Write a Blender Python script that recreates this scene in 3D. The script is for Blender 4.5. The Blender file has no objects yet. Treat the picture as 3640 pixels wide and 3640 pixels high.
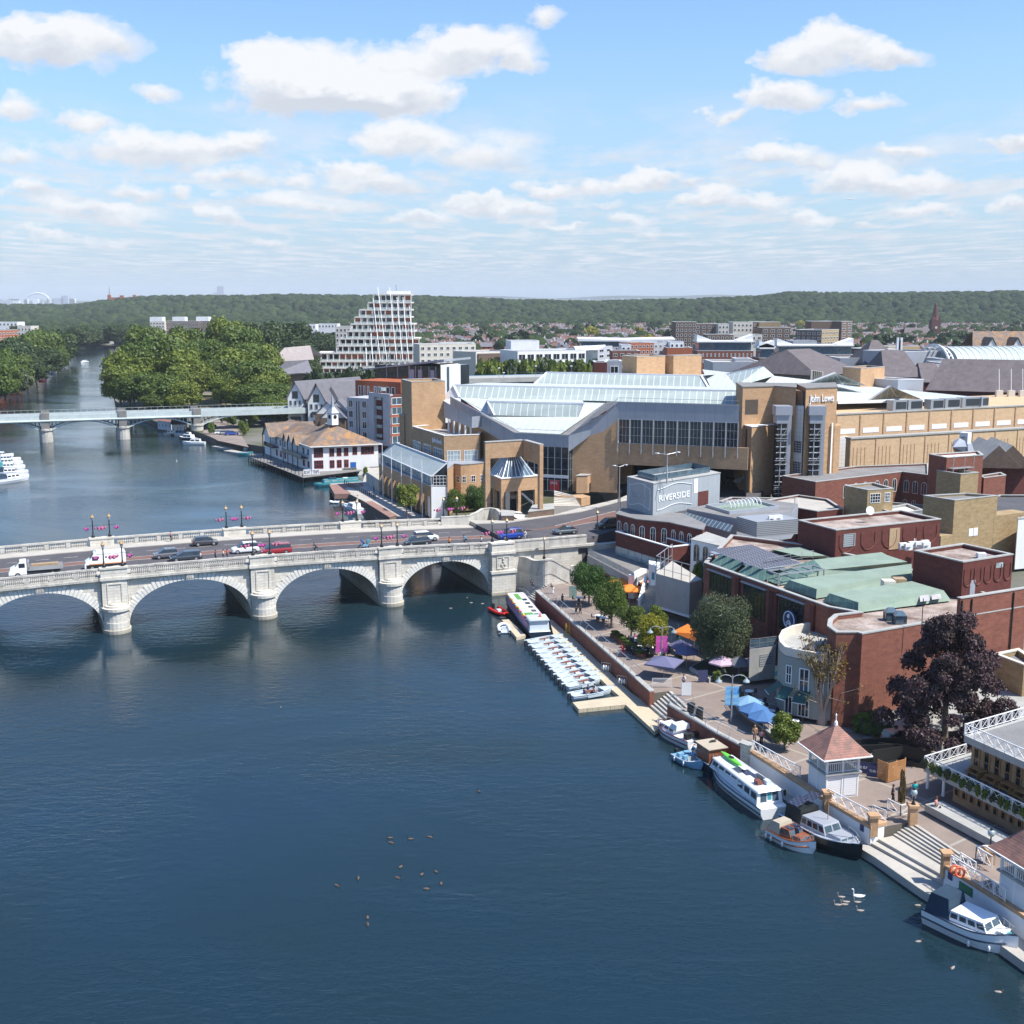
import bpy,math,random
from math import radians,sin,cos,pi,sqrt,atan2,hypot
from mathutils import Vector,Matrix
from mathutils.geometry import tessellate_polygon
import numpy as np
Vt=Vector;en=enumerate
def MP(*a,**k):return MB().pm(*a,**k)
def MO(*a):return MB().ox(*a)
def MX(*a):return MB().box(*a)
def MF(*a):return MB().fc(*a)
def MR(*a):return MB().bar(*a)
random.seed(7)
S=bpy.context.scene;COL=S.collection
# -- camera, light, exposure
F=4250;HZ=1073;CZ=46
PITCH=math.atan((1820-HZ)/F);CP,SP=cos(PITCH),sin(PITCH)
cam=bpy.data.cameras.new('camera');camo=bpy.data.objects.new('camera',cam);COL.objects.link(camo)
camo.location=(0,0,CZ);camo.rotation_euler=(pi/2-PITCH,0,0)
cam.sensor_width=36;cam.lens=36*F/3640;cam.clip_start=1;cam.clip_end=60000
S.camera=camo
SUN_EL=radians(55);SH=Vt((.92,-.39)).normalized()
SUN=Vt((SH.x*cos(SUN_EL),SH.y*cos(SUN_EL),sin(SUN_EL)))
sl=bpy.data.lights.new('sun','SUN');sl.energy=4.3;sl.angle=radians(.53);sl.color=(1,.955,.88)
so=bpy.data.objects.new('sun',sl);COL.objects.link(so);so.rotation_euler=SUN.to_track_quat('Z','Y').to_euler()
S.view_settings.view_transform='Standard';S.view_settings.look='None'
S.view_settings.exposure=.75;S.view_settings.gamma=1
try:
 S.cycles.volume_bounces=0;S.cycles.max_bounces=6;S.cycles.transparent_max_bounces=12
 S.cycles.use_denoising=True;S.cycles.caustics_reflective=False;S.cycles.caustics_refractive=False
except Exception:pass
def ray(u,v):
 x=(u-1820)/F;y=(1820-v)/F
 return(x,CP+y*SP,-SP+y*CP)
def P(uv,z=0):
 d=ray(*uv);t=(z-CZ)/d[2];return Vt((d[0]*t,d[1]*t,z))
def D(uv,Y):
 d=ray(*uv);t=Y/d[1];return Vt((d[0]*t,Y,CZ+d[2]*t))
def proj(x,y,z):
 z-=CZ;yc=y*SP+z*CP;zc=y*CP-z*SP
 return(1820+F*x/zc,1820-F*yc/zc)
def H(pt,v):
 lo,hi=-50,500
 for _ in range(40):
  m=(lo+hi)/2
  if proj(pt[0],pt[1],m)[1]>v:lo=m
  else:hi=m
 return lo
def VP(uv,p0,p1):
 r=ray(*uv);n=(-(p1[1]-p0[1]),p1[0]-p0[0])
 t=(p0[0]*n[0]+p0[1]*n[1])/(r[0]*n[0]+r[1]*n[1]);return Vt((r[0]*t,r[1]*t,CZ+r[2]*t))
def zz(x0,y0,s):return lambda x,y:(x0+x/s,y0+y/s)
A1=zz(0,1000,2.123);A2=zz(900,1000,2.123);A3=zz(1800,1000,2.123);A4=zz(2700,1000,2.055)
A5=zz(0,1600,2.123);A6=zz(900,1600,2.123);A7=zz(1800,1600,2.123);A8=zz(2700,1600,2.055)
B1=zz(1700,2000,2.76);B2=zz(2300,2000,2.76);B3=zz(2940,2000,2.76);B4=zz(2300,2500,2.76);B5=zz(2940,2500,2.76);B6=zz(2940,3000,2.76)
C1=zz(850,1400,3.513);C2=zz(1300,1500,2.576);C3=zz(2500,1350,3.513);C4=zz(1650,1800,3.22)
G1=zz(1180,1250,4.2);G2=zz(1600,1300,2.972);G3=zz(3100,1500,3.578);G4=zz(2200,1700,2.76);G5=zz(2650,2180,3.864);G6=zz(500,1450,4.293)
K7=zz(1000,2700,2.1467);S1=zz(0,0,1932/1820);S2=zz(1820,0,1932/1820)
def V2(v):return Vt((v[0],v[1]))
# -- node helpers and materials
class N:
 def __init__(s,nt):s.nt=nt;s.L=nt.links
 def new(s,t,**k):
  n=s.nt.nodes.new(t)
  for a,b in k.items():setattr(n,a,b)
  return n
 def put(s,sock,v):
  if hasattr(v,'is_output')or isinstance(v,bpy.types.NodeSocket):s.L.new(v,sock)
  elif v is not None:sock.default_value=v
 def m(s,op,a,b=None,c=None,clamp=False):
  n=s.new('ShaderNodeMath',operation=op,use_clamp=clamp)
  s.put(n.inputs[0],a)
  if b is not None:s.put(n.inputs[1],b)
  if c is not None:s.put(n.inputs[2],c)
  return n.outputs[0]
 def v(s,op,a,b=None,out=0):
  n=s.new('ShaderNodeVectorMath',operation=op);s.put(n.inputs[0],a)
  if b is not None:s.put(n.inputs[1],b)
  return n.outputs['Value']if op in('LENGTH','DOT_PRODUCT')else n.outputs[0]
 def mix(s,f,a,b,blend='MIX'):
  n=s.new('ShaderNodeMix',data_type='RGBA',blend_type=blend);s.put(n.inputs[0],f);s.put(n.inputs[6],a);s.put(n.inputs[7],b);return n.outputs[2]
 def noise(s,vec,sc,det=3,rough=.5,dist=0):
  n=s.new('ShaderNodeTexNoise');s.put(n.inputs['Vector'],vec);n.inputs['Scale'].default_value=sc;n.inputs['Detail'].default_value=det
  n.inputs['Roughness'].default_value=rough;n.inputs['Distortion'].default_value=dist;return n.outputs['Fac']
 def ramp(s,f,lo,hi,a=0,b=1):
  n=s.new('ShaderNodeMapRange',clamp=True);s.put(n.inputs[0],f)
  for i,q in en((lo,hi,a,b)):s.put(n.inputs[i+1],q)
  return n.outputs[0]
 def comb(s,x,y,z):
  n=s.new('ShaderNodeCombineXYZ');s.put(n.inputs[0],x);s.put(n.inputs[1],y);s.put(n.inputs[2],z);return n.outputs[0]
def c4(c):return(c[0],c[1],c[2],1)
def mul(c,k):return tuple(min(1,x*k)for x in c)
MC={}
def mat(name,col,rough=.7,var=.18,sc=(.5,.5,.5),col2=None,spec=.4,metal=0,bump=0,bsc=6,extra=None,coat=0,alpha=1,trans=0):
 if name in MC:return MC[name]
 m=bpy.data.materials.new(name);m.use_nodes=True;nt=m.node_tree;b=nt.nodes['Principled BSDF'];n=N(nt)
 geo=n.new('ShaderNodeNewGeometry').outputs['Position']
 if var>0 or col2:
  vec=n.v('MULTIPLY',geo,sc)
  f=n.noise(vec,1,5,.62)
  f2=n.noise(geo,3.3,2,.6)
  f=n.ramp(n.m('ADD',n.m('MULTIPLY',f,.75),n.m('MULTIPLY',f2,.25)),.36,.64)
  a=c4(mul(col,1+var));c=c4(col2 if col2 else mul(col,1-var))
  out=n.mix(f,c,a)
 else:out=c4(col)
 if extra:out=extra(n,geo,out)
 n.put(b.inputs['Base Color'],out)
 b.inputs['Roughness'].default_value=rough;b.inputs['Metallic'].default_value=metal
 b.inputs['Specular IOR Level'].default_value=spec;b.inputs['Coat Weight'].default_value=coat
 if alpha<1:b.inputs['Alpha'].default_value=alpha
 if bump>0:
  bp=n.new('ShaderNodeBump');bp.inputs['Strength'].default_value=bump;bp.inputs['Distance'].default_value=.1
  n.put(bp.inputs['Height'],n.noise(geo,bsc,3,.6));n.L.new(bp.outputs[0],b.inputs['Normal'])
 MC[name]=m;return m
def lines(dirv,period,width,colr,strength=1,off=0):
 0
 def f(n,geo,out):
  t=n.v('DOT_PRODUCT',geo,dirv);t=n.m('FRACT',n.m('ADD',n.m('DIVIDE',t,period),off))
  k=n.m('LESS_THAN',t,width/period);return n.mix(n.m('MULTIPLY',k,strength),out,c4(colr))
 return f
def chain(*fs):
 def f(n,geo,out):
  for g in fs:out=g(n,geo,out)
  return out
 return f
Z=(0,0,1)
def brickish(name,col,col2,speck):
 def ex(n,geo,out):
  k=n.ramp(n.noise(n.v('MULTIPLY',geo,(1.2,1.2,5)),1.4,2,.7),.5,.72)
  o=n.mix(n.m('MULTIPLY',k,.55),out,c4(speck))
  w=n.ramp(n.noise(n.v('MULTIPLY',geo,(.9,.9,.12)),1,4,.6),.55,.75)
  return n.mix(n.m('MULTIPLY',w,.22),o,c4(mul(col,.45)))
 return mat(name,col,.85,.12,(.8,.8,2),col2,spec=.2,bump=.25,bsc=9,extra=ex)
M={}
M['rb']=brickish('rb',(.22,.088,.06),(.165,.066,.048),(.27,.12,.08))
M['db']=brickish('db',(.125,.04,.033),(.095,.032,.028),(.16,.06,.045))
M['tb']=brickish('tb',(.47,.295,.168),(.4,.245,.135),(.53,.36,.22))
M['tw']=brickish('tw',(.42,.275,.165),(.35,.225,.13),(.48,.34,.21))
M['yb']=brickish('yb',(.36,.265,.145),(.27,.19,.1),(.42,.33,.2))
M['bb']=brickish('bb',(.17,.12,.09),(.13,.09,.07),(.22,.16,.12))
M['og']=brickish('og',(.36,.11,.05),(.3,.09,.045),(.42,.16,.08))
BD=Vt((.924,.383,0))
def stone_ex(n,geo,out):
 s=n.v('DOT_PRODUCT',geo,BD);z=n.v('DOT_PRODUCT',geo,Z)
 br=n.new('ShaderNodeTexBrick');n.put(br.inputs['Vector'],n.comb(s,z,0));br.inputs['Scale'].default_value=1
 br.inputs['Brick Width'].default_value=1.15;br.inputs['Row Height'].default_value=.42;br.inputs['Mortar Size'].default_value=.03
 br.inputs['Color1'].default_value=(1,1,1,1);br.inputs['Color2'].default_value=(.9,.89,.86,1);br.inputs['Mortar'].default_value=(.72,.7,.66,1)
 o=n.mix(1,out,br.outputs[0],'MULTIPLY')
 w=n.ramp(n.noise(n.v('MULTIPLY',geo,(.7,.7,.16)),1,5,.65),.5,.8)
 o=n.mix(n.m('MULTIPLY',w,.6),o,(.27,.245,.205,1))
 low=n.ramp(z,.0,.9,.75,0);return n.mix(low,o,(.2,.17,.1,1))
M['stone_light']=mat('stone_light',(.74,.71,.64),.8,.12,(.9,.9,.9),bump=.2)
M['stone']=mat('stone',(.64,.605,.535),.8,.1,(.6,.6,.6),bump=.2,extra=stone_ex)
def stone_worn(n,geo,out):
 w=n.ramp(n.noise(n.v('MULTIPLY',geo,(.9,.9,.4)),1,5,.7),.46,.72);return n.mix(n.m('MULTIPLY',w,.7),out,(.19,.17,.145,1))
M['sw']=mat('sw',(.5,.475,.42),.85,.14,(.5,.5,.5),bump=.3,extra=stone_worn)
M['cn']=mat('cn',(.36,.355,.33),.85,.12,(.6,.6,.25),bump=.15)
M['cd']=mat('cd',(.21,.2,.185),.85,.15)
M['white']=mat('white_paint',(.78,.78,.77),.5,.05)
M['wr']=mat('wr',(.74,.74,.73),.8,.06,(.4,.4,.15))
M['cream']=mat('cream_render',(.62,.57,.48),.8,.08)
M['gr']=mat('gr',(.42,.43,.46),.8,.08)
M['lead']=mat('grey_metal_cladding',(.33,.355,.4),.45,.06,metal=.2,extra=lines((.95,.3,0),1.6,.07,(.2,.22,.25),.6))
M['lp']=mat('grey_sheet_metal',(.36,.38,.42),.45,.06,metal=.2)
M['steel']=mat('galvanised_steel',(.42,.43,.44),.4,.08,metal=.5)
M['dm']=mat('dm',(.035,.04,.045),.5,.1)
M['black']=mat('black_paint',(.018,.02,.02),.4,.0)
M['gn']=mat('dark_green_paint',(.03,.085,.07),.4,.05)
M['navy']=mat('navy_cloth',(.05,.055,.13),.8,.1)
M['glass']=mat('dark_window_glass',(.022,.028,.034),.06,.3,(1.3,1.3,1.3),spec=.8)
M['gb']=mat('blue_window_glass',(.07,.11,.14),.05,.3,(.8,.8,.8),spec=.9)
M['gp']=mat('pale_window_glass',(.3,.36,.37),.12,.3,(.9,.9,.9),spec=.8)
def roofglass(name,d1,p1):
 return mat(name,(.36,.41,.385),.6,.1,(.25,.25,.25),spec=.35,extra=lines(d1,p1,.16,(.66,.69,.68),.9))
M['asphalt']=mat('asphalt',(.085,.08,.085),.9,.15,(.25,.25,.25))
M['red_asphalt']=mat('red_asphalt',(.17,.095,.075),.9,.15,(.3,.3,.3))
M['paving']=mat('brown_block_paving',(.235,.185,.155),.85,.14,(.3,.3,.3),bump=.1,extra=chain(lines((.6,-.8,0),6.5,.28,(.36,.33,.28),.7),lines((.8,.6,0),9,.28,(.36,.33,.28),.7)))
M['paving_red']=mat('red_block_paving',(.27,.155,.125),.85,.12,(.3,.3,.3))
M['slabs']=mat('pale_stone_slabs',(.42,.39,.34),.85,.12,(.35,.35,.35))
M['felt']=mat('grey_roof_felt',(.2,.195,.19),.9,.16,(.3,.3,.3))
M['felt_dark']=mat('dark_roof_felt',(.085,.085,.09),.9,.16,(.3,.3,.3))
M['roof_moss']=mat('mossy_gravel_roof',(.36,.3,.26),.95,.3,(.35,.35,.35),col2=(.15,.1,.075),bump=.4)
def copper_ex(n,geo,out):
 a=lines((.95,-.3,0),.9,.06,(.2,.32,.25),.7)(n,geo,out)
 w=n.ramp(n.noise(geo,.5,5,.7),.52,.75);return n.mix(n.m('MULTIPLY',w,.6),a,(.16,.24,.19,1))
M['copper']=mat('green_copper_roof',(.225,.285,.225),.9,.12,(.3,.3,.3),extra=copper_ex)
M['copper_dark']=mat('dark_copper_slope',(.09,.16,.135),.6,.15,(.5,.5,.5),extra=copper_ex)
M['slate']=mat('slate_roof',(.15,.145,.16),.75,.12,(.5,.5,.5))
M['sb']=mat('brown_slate_roof',(.125,.105,.105),.8,.2,(.6,.6,.2))
def tile_ex(n,geo,out):
 w=n.ramp(n.noise(geo,.35,5,.7),.48,.62);return n.mix(n.m('MULTIPLY',w,.75),out,(.45,.215,.06,1))
M['tl']=mat('lichen_roof_tiles',(.2,.155,.125),.85,.2,(.7,.7,.7),extra=chain(tile_ex,lines((.0,.3,.95),.3,.06,(.12,.09,.07),.5)))
M['tile_red']=mat('red_roof_tiles',(.31,.15,.11),.85,.3,(1.2,1.2,1.2),col2=(.18,.12,.1),extra=lines(Z,.16,.05,(.2,.09,.07),.6))
M['timber']=mat('varnished_timber',(.42,.21,.085),.5,.15,(2,2,.5))
M['timber_pale']=mat('pale_timber',(.38,.27,.16),.6,.18,(2,2,.5))
M['plastic_cream']=mat('cream_pontoon_plastic',(.55,.46,.32),.6,.1,(.6,.6,.6),extra=chain(lines((.6,-.8,0),.5,.05,(.3,.25,.17),.7),lines((.8,.6,0),.5,.05,(.3,.25,.17),.7)))
M['grass_dry']=mat('dry_grass',(.28,.22,.09),.95,.25,(.15,.15,.15),col2=(.12,.14,.045))
M['bark']=mat('bark',(.17,.135,.1),.9,.3,(2,2,.6))
def flat(name,col,rough=.5,**k):return mat(name,col,rough,0,**k)
def leafmat(name,c1,c2,gloss=.35,tr=.25):
 if name in MC:return MC[name]
 m=bpy.data.materials.new(name);m.use_nodes=True;nt=m.node_tree;b=nt.nodes['Principled BSDF'];n=N(nt)
 geo=n.new('ShaderNodeNewGeometry');oi=n.new('ShaderNodeObjectInfo')
 f=n.ramp(n.noise(geo.outputs['Position'],.45,4,.7),.3,.7)
 f=n.m('ADD',n.m('MULTIPLY',f,.6),n.m('MULTIPLY',geo.outputs['Random Per Island'],.4))
 col=n.mix(f,c4(c1),c4(c2))
 col=n.mix(n.m('MULTIPLY',n.m('SUBTRACT',oi.outputs['Random'],.5),.3),col,(.16,.18,.05,1))
 n.put(b.inputs['Base Color'],col);b.inputs['Roughness'].default_value=.55;b.inputs['Specular IOR Level'].default_value=gloss
 t=n.new('ShaderNodeBsdfTranslucent');n.put(t.inputs[0],col);ms=n.new('ShaderNodeMixShader');ms.inputs[0].default_value=tr
 n.L.new(b.outputs[0],ms.inputs[1]);n.L.new(t.outputs[0],ms.inputs[2]);n.L.new(ms.outputs[0],nt.nodes['Material Output'].inputs['Surface'])
 MC[name]=m;return m
# -- mesh helpers
def fr(p0,p1):
 0
 d=(V2(p1)-V2(p0));L=d.length;d=d/L;return d,Vt((d.y,-d.x)),L
class MB:
 def __init__(s):s.v=[];s.f=[];s.m=[]
 def fc(s,pts,mi=0):
  i=len(s.v);s.v+=[tuple(p)for p in pts];s.f.append(tuple(range(i,i+len(pts))));s.m.append(mi);return s
 def hx(s,c,mi=0,skip=()):
  0
  i=len(s.v);s.v+=[tuple(p)for p in c]
  for k,q in en(((0,3,2,1),(4,5,6,7),(0,1,5,4),(1,2,6,5),(2,3,7,6),(3,0,4,7))):
   if k not in skip:s.f.append(tuple(i+a for a in q));s.m.append(mi)
  return s
 def box(s,x0,x1,y0,y1,z0,z1,mi=0):
  return s.hx([(x0,y0,z0),(x1,y0,z0),(x1,y1,z0),(x0,y1,z0),(x0,y0,z1),(x1,y0,z1),(x1,y1,z1),(x0,y1,z1)],mi)
 def ox(s,p0,p1,a0,a1,n0,n1,z0,z1,mi=0):
  0
  d,n,L=fr(p0,p1);o=V2(p0)
  q=[o+d*a0+n*n1,o+d*a1+n*n1,o+d*a1+n*n0,o+d*a0+n*n0]
  return s.hx([(c.x,c.y,z0)for c in q]+[(c.x,c.y,z1)for c in q],mi)
 def pm(s,pts,z0,z1,mi=0,mt=None,bottom=False):
  n=len(pts);i=len(s.v)
  s.v+=[(p[0],p[1],z0)for p in pts]+[(p[0],p[1],z1)for p in pts]
  for k in range(n):
   l=(k+1)%n;s.f.append((i+k,i+l,i+n+l,i+n+k));s.m.append(mi)
  tr=tessellate_polygon([[Vt((p[0],p[1],0))for p in pts]])
  for t in tr:
   s.f.append(tuple(i+n+a for a in t));s.m.append(mi if mt is None else mt)
   if bottom:s.f.append(tuple(i+a for a in reversed(t)));s.m.append(mi)
  return s
 def bar(s,a,b,r,n=6,mi=0,r2=None,cap=False):
  a,b=Vt(a),Vt(b);r2=r if r2 is None else r2;w=(b-a)
  if w.length<1e-6:return s
  w.normalize();u=w.orthogonal().normalized();t=w.cross(u);i=len(s.v)
  for c,rr in((a,r),(b,r2)):
   for k in range(n):g=2*pi*k/n;s.v.append(tuple(c+u*(rr*cos(g))+t*(rr*sin(g))))
  for k in range(n):l=(k+1)%n;s.f.append((i+k,i+l,i+n+l,i+n+k));s.m.append(mi)
  if cap:s.f.append(tuple(i+n+k for k in range(n)));s.m.append(mi)
  return s
 def pp(s,pts,r,n=5,mi=0):
  for a,b in zip(pts,pts[1:]):s.bar(a,b,r,n,mi)
  return s
 def lt(s,c,prof,n=12,mi=0,sx=1,sy=1):
  i=len(s.v);k=len(prof)
  for r,z in prof:
   for a in range(n):g=2*pi*a/n;s.v.append((c[0]+r*cos(g)*sx,c[1]+r*sin(g)*sy,c[2]+z))
  for a in range(k-1):
   for b in range(n):l=(b+1)%n;s.f.append((i+a*n+b,i+a*n+l,i+(a+1)*n+l,i+(a+1)*n+b));s.m.append(mi)
  s.f.append(tuple(i+(k-1)*n+b for b in range(n)));s.m.append(mi)
  return s
 def blob(s,c,r,nu=8,nv=6,mi=0):
  rr=r if hasattr(r,'__len__')else(r,r,r)
  pr=[(sin(pi*j/nv),-cos(pi*j/nv))for j in range(nv+1)];i=len(s.v)
  for a,h in pr:
   for b in range(nu):g=2*pi*b/nu;s.v.append((c[0]+a*cos(g)*rr[0],c[1]+a*sin(g)*rr[1],c[2]+h*rr[2]))
  for a in range(nv):
   for b in range(nu):l=(b+1)%nu;s.f.append((i+a*nu+b,i+a*nu+l,i+(a+1)*nu+l,i+(a+1)*nu+b));s.m.append(mi)
  return s
 def loft(s,rings,mi=0,close=True,cap=True):
  n=len(rings[0]);i=len(s.v)
  for r in rings:s.v+=[tuple(p)for p in r]
  for a in range(len(rings)-1):
   for b in range(n if close else n-1):
    l=(b+1)%n;s.f.append((i+a*n+b,i+a*n+l,i+(a+1)*n+l,i+(a+1)*n+b));s.m.append(mi)
  if cap:
   s.f.append(tuple(i+b for b in reversed(range(n))));s.m.append(mi)
   s.f.append(tuple(i+(len(rings)-1)*n+b for b in range(n)));s.m.append(mi)
  return s
def setp(o,lbl=None,cat=None,gp=None,kind=None):
 if lbl:o['label']=lbl
 if cat:o['category']=cat
 if gp:o['group']=gp
 if kind:o['kind']=kind
 return o
def ob(name,mb,mats,pt=None,base=None,smooth=False,lbl=None):
 0
 me=bpy.data.meshes.new(name)
 if base is None:
  base=Vt((0,0,0));q=pt;loc=False
  while q is not None:
   loc=loc or bool(q.get('_loc'));base=base+q.location;q=q.parent
  if loc:base=Vt((0,0,0))
 bx,by,bz=base
 me.from_pydata([(x-bx,y-by,z-bz)for x,y,z in mb.v],[],mb.f)
 mats=mats if isinstance(mats,(list,tuple))else[mats]
 for m in mats:me.materials.append(M[m]if isinstance(m,str)else m)
 if len(mats)>1:me.polygons.foreach_set('material_index',mb.m)
 if smooth:me.polygons.foreach_set('use_smooth',[True]*len(mb.f))
 me.update();o=bpy.data.objects.new(name,me);COL.objects.link(o)
 if pt:o.parent=pt
 if lbl:o['label']=lbl
 return o
def tg(name,lbl,cat,loc=(0,0,0),gp=None,rz=0,local=False):
 o=bpy.data.objects.new(name,None);COL.objects.link(o);o.location=loc;o.rotation_euler=(0,0,rz);o.empty_display_size=.5
 setp(o,lbl,cat,gp)
 if local:o['_loc']=1
 return o
def sn(name,mb,mats,lbl,cat,base,gp=None,smooth=False,kind=None):
 o=ob(name,mb,mats,None,base,smooth);o.location=base;return setp(o,lbl,cat,gp,kind)
def ground(name,mb,mats):return setp(ob(name,mb,mats),kind='structure')
KIDS={}
def copy_tree(o,loc=None,rz=None,lbl=None,gp=None,pt=None,kids=None):
 c=o.copy();COL.objects.link(c);c.parent=pt
 if loc is not None:c.location=loc
 if '_loc' in c:del c['_loc']
 if rz is not None:c.rotation_euler=(0,0,rz)
 if lbl:c['label']=lbl
 if gp:c['group']=gp
 if kids is None:kids={}
 if o.name not in KIDS:
  KIDS[o.name]=[x for x in COL.objects if x.parent==o]
 for k in KIDS[o.name]:copy_tree(k,pt=c)
 return c
WC={}
def window(pt,pos,d,w,h,nx=2,ny=2,fm='white',pane='glass',name='window',ft=.09,arch=False,simple=False):
 0
 if simple:
  key=(round(w,1),round(h,1),fm,pane)
  if key not in WC:
   a=MB();t=.16;a.box(0,w,-.1,0,0,t,0);a.box(0,w,-.1,0,h-t,h,0);a.box(0,t,-.1,0,t,h-t,0);a.box(w-t,w,-.1,0,t,h-t,0)
   if w>1.6:a.box(w/2-.06,w/2+.06,-.07,0,t,h-t,0)
   a.fc([(t,-.03,t),(w-t,-.03,t),(w-t,-.03,h-t),(t,-.03,h-t)],1);fo=ob('window',a,[fm,pane],None,(0,0,0));WC[key]=fo.data;bpy.data.objects.remove(fo)
  base=Vt((0,0,0));q=pt
  while q is not None:base=base+q.location;q=q.parent
  o=bpy.data.objects.new(name,WC[key]);COL.objects.link(o);o.parent=pt;o.location=Vt(pos)-base;o.rotation_euler=(0,0,atan2(d[1],d[0]));return o
 key=(round(w,2),round(h,2),nx,ny,fm,pane,ft,arch)
 if key not in WC:
  a=MB();t=ft
  if not arch:
   a.box(0,w,-.07,.02,0,t);a.box(0,w,-.07,.02,h-t,h);a.box(0,t,-.07,.02,t,h-t);a.box(w-t,w,-.07,.02,t,h-t)
   for k in range(1,nx):x=w*k/nx;a.box(x-t*.35,x+t*.35,-.06,.0,t,h-t)
   for k in range(1,ny):y=h*k/ny;a.box(t,w-t,-.05,.0,y-t*.35,y+t*.35)
   b=MF([(t,-.03,t),(w-t,-.03,t),(w-t,-.03,h-t),(t,-.03,h-t)])
  else:
   r=w/2;hh=h-r;arc=[(r+r*cos(g),hh+r*sin(g))for g in[pi*k/8 for k in range(9)]]
   pts=[(w,0)]+arc+[(0,0)]
   inn=[(w-t,t)]+[(r+(r-t)*cos(g),hh+(r-t)*sin(g))for g in[pi*k/8 for k in range(9)]]+[(t,t)]
   for k in range(len(pts)-1):
    p,q,r2,s2=pts[k],pts[k+1],inn[k+1],inn[k]
    a.fc([(p[0],-.07,p[1]),(q[0],-.07,q[1]),(r2[0],-.07,r2[1]),(s2[0],-.07,s2[1])])
   a.box(0,w,-.07,.0,0,t);a.box(r-.03,r+.03,-.06,0,t,h-t)
   b=MF([(p[0],-.03,p[1])for p in inn])
  fo=ob('window',a,fm,None,(0,0,0));po=ob('pane',b,pane,None,(0,0,0))
  WC[key]=(fo.data,po.data);bpy.data.objects.remove(fo);bpy.data.objects.remove(po)
 fd,pd=WC[key];base=Vt((0,0,0));q=pt
 while q is not None:base=base+q.location;q=q.parent
 o=bpy.data.objects.new(name,fd);COL.objects.link(o);o.parent=pt;o.location=Vt(pos)-base;o.rotation_euler=(0,0,atan2(d[1],d[0]))
 p=bpy.data.objects.new('pane',pd);COL.objects.link(p);p.parent=o
 return o
def wins(pt,p0,p1,spans,rows,nx=2,ny=2,**k):
 0
 d,n,L=fr(p0,p1)
 for z0,z1 in rows:
  for a,b in spans:
   p=V2(p0)+d*(a*L)+n*.004;window(pt,(p.x,p.y,z0),d,(b-a)*L,z1-z0,nx,ny,**k)
def even(n,fill=.5,a=0,b=1):
 w=(b-a)/n;return[(a+w*(i+.5-fill/2),a+w*(i+.5+fill/2))for i in range(n)]
def ins(pts,t):
 n=len(pts);out=[];ar=sum(pts[i][0]*pts[(i+1)%n][1]-pts[(i+1)%n][0]*pts[i][1]for i in range(n));sg=1 if ar>0 else-1
 for i in range(n):
  p,q,r=V2(pts[i-1]),V2(pts[i]),V2(pts[(i+1)%n]);d1=(q-p).normalized();d2=(r-q).normalized()
  n1=Vt((-d1.y,d1.x))*sg;n2=Vt((-d2.y,d2.x))*sg;bi=n1+n2
  if bi.length<.2:out.append(q+n1*t);continue
  bi.normalize();k=t/max(.35,bi.dot(n1));out.append(q+bi*k)
 return out
def flatroof(pt,pts,z0,z1,wall,roof='felt',cop='cn',par=.5,th=.35,wname='wall',copw=.06):
 0
 inn=ins(pts,th);n=len(pts)
 a=MB()
 for i in range(n):
  j=(i+1)%n;a.fc([(pts[i][0],pts[i][1],z0),(pts[j][0],pts[j][1],z0),(pts[j][0],pts[j][1],z1),(pts[i][0],pts[i][1],z1)])
  a.fc([(inn[i][0],inn[i][1],z1-par),(inn[j][0],inn[j][1],z1-par),(inn[j][0],inn[j][1],z1),(inn[i][0],inn[i][1],z1)])
 w=ob(wname,a,wall,pt)
 b=MB()
 for t in tessellate_polygon([[Vt((p[0],p[1],0))for p in inn]]):b.fc([(inn[k][0],inn[k][1],z1-par)for k in t])
 ob('roof',b,roof,pt)
 o,i2=ins(pts,-copw),ins(pts,th+copw);c=MB()
 for i in range(n):
  j=(i+1)%n;A,B,Cc,Dd=o[i],o[j],i2[j],i2[i]
  c.hx([(q[0],q[1],z1)for q in(A,B,Cc,Dd)]+[(q[0],q[1],z1+.14)for q in(A,B,Cc,Dd)])
 ob('coping',c,cop,pt);return w
def pq(l,z):return[P(q,z)for q in l]
def text(body,size,pt,pos,d,matn,extr=.06,name='lettering',squeeze=1,up=Vt((0,0,1))):
 cu=bpy.data.curves.new(name,'FONT');cu.body=body;cu.size=size;cu.extrude=extr;cu.space_character=squeeze
 t=bpy.data.objects.new('tmp',cu);COL.objects.link(t);bpy.context.view_layer.update()
 me=bpy.data.meshes.new_from_object(t.evaluated_get(bpy.context.evaluated_depsgraph_get()));bpy.data.objects.remove(t)
 me.materials.clear();me.materials.append(M[matn]if isinstance(matn,str)else matn)
 o=bpy.data.objects.new(name,me);COL.objects.link(o);dx=Vt((d[0],d[1],d[2]if len(d)>2 else 0)).normalized();nz=dx.cross(up).normalized()
 R=Matrix((dx,up.normalized()if abs(dx.dot(up))<.01 else nz.cross(dx),nz)).transposed().to_4x4()
 base=Vt((0,0,0));q=pt
 while q is not None:base=base+q.location;q=q.parent
 o.parent=pt;o.matrix_basis=Matrix.Translation(Vt(pos)-base)@R;return o
def fit(o,w_):
 b=max(v.co.x for v in o.data.vertices)
 for v in o.data.vertices:v.co.x*=w_/b
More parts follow.
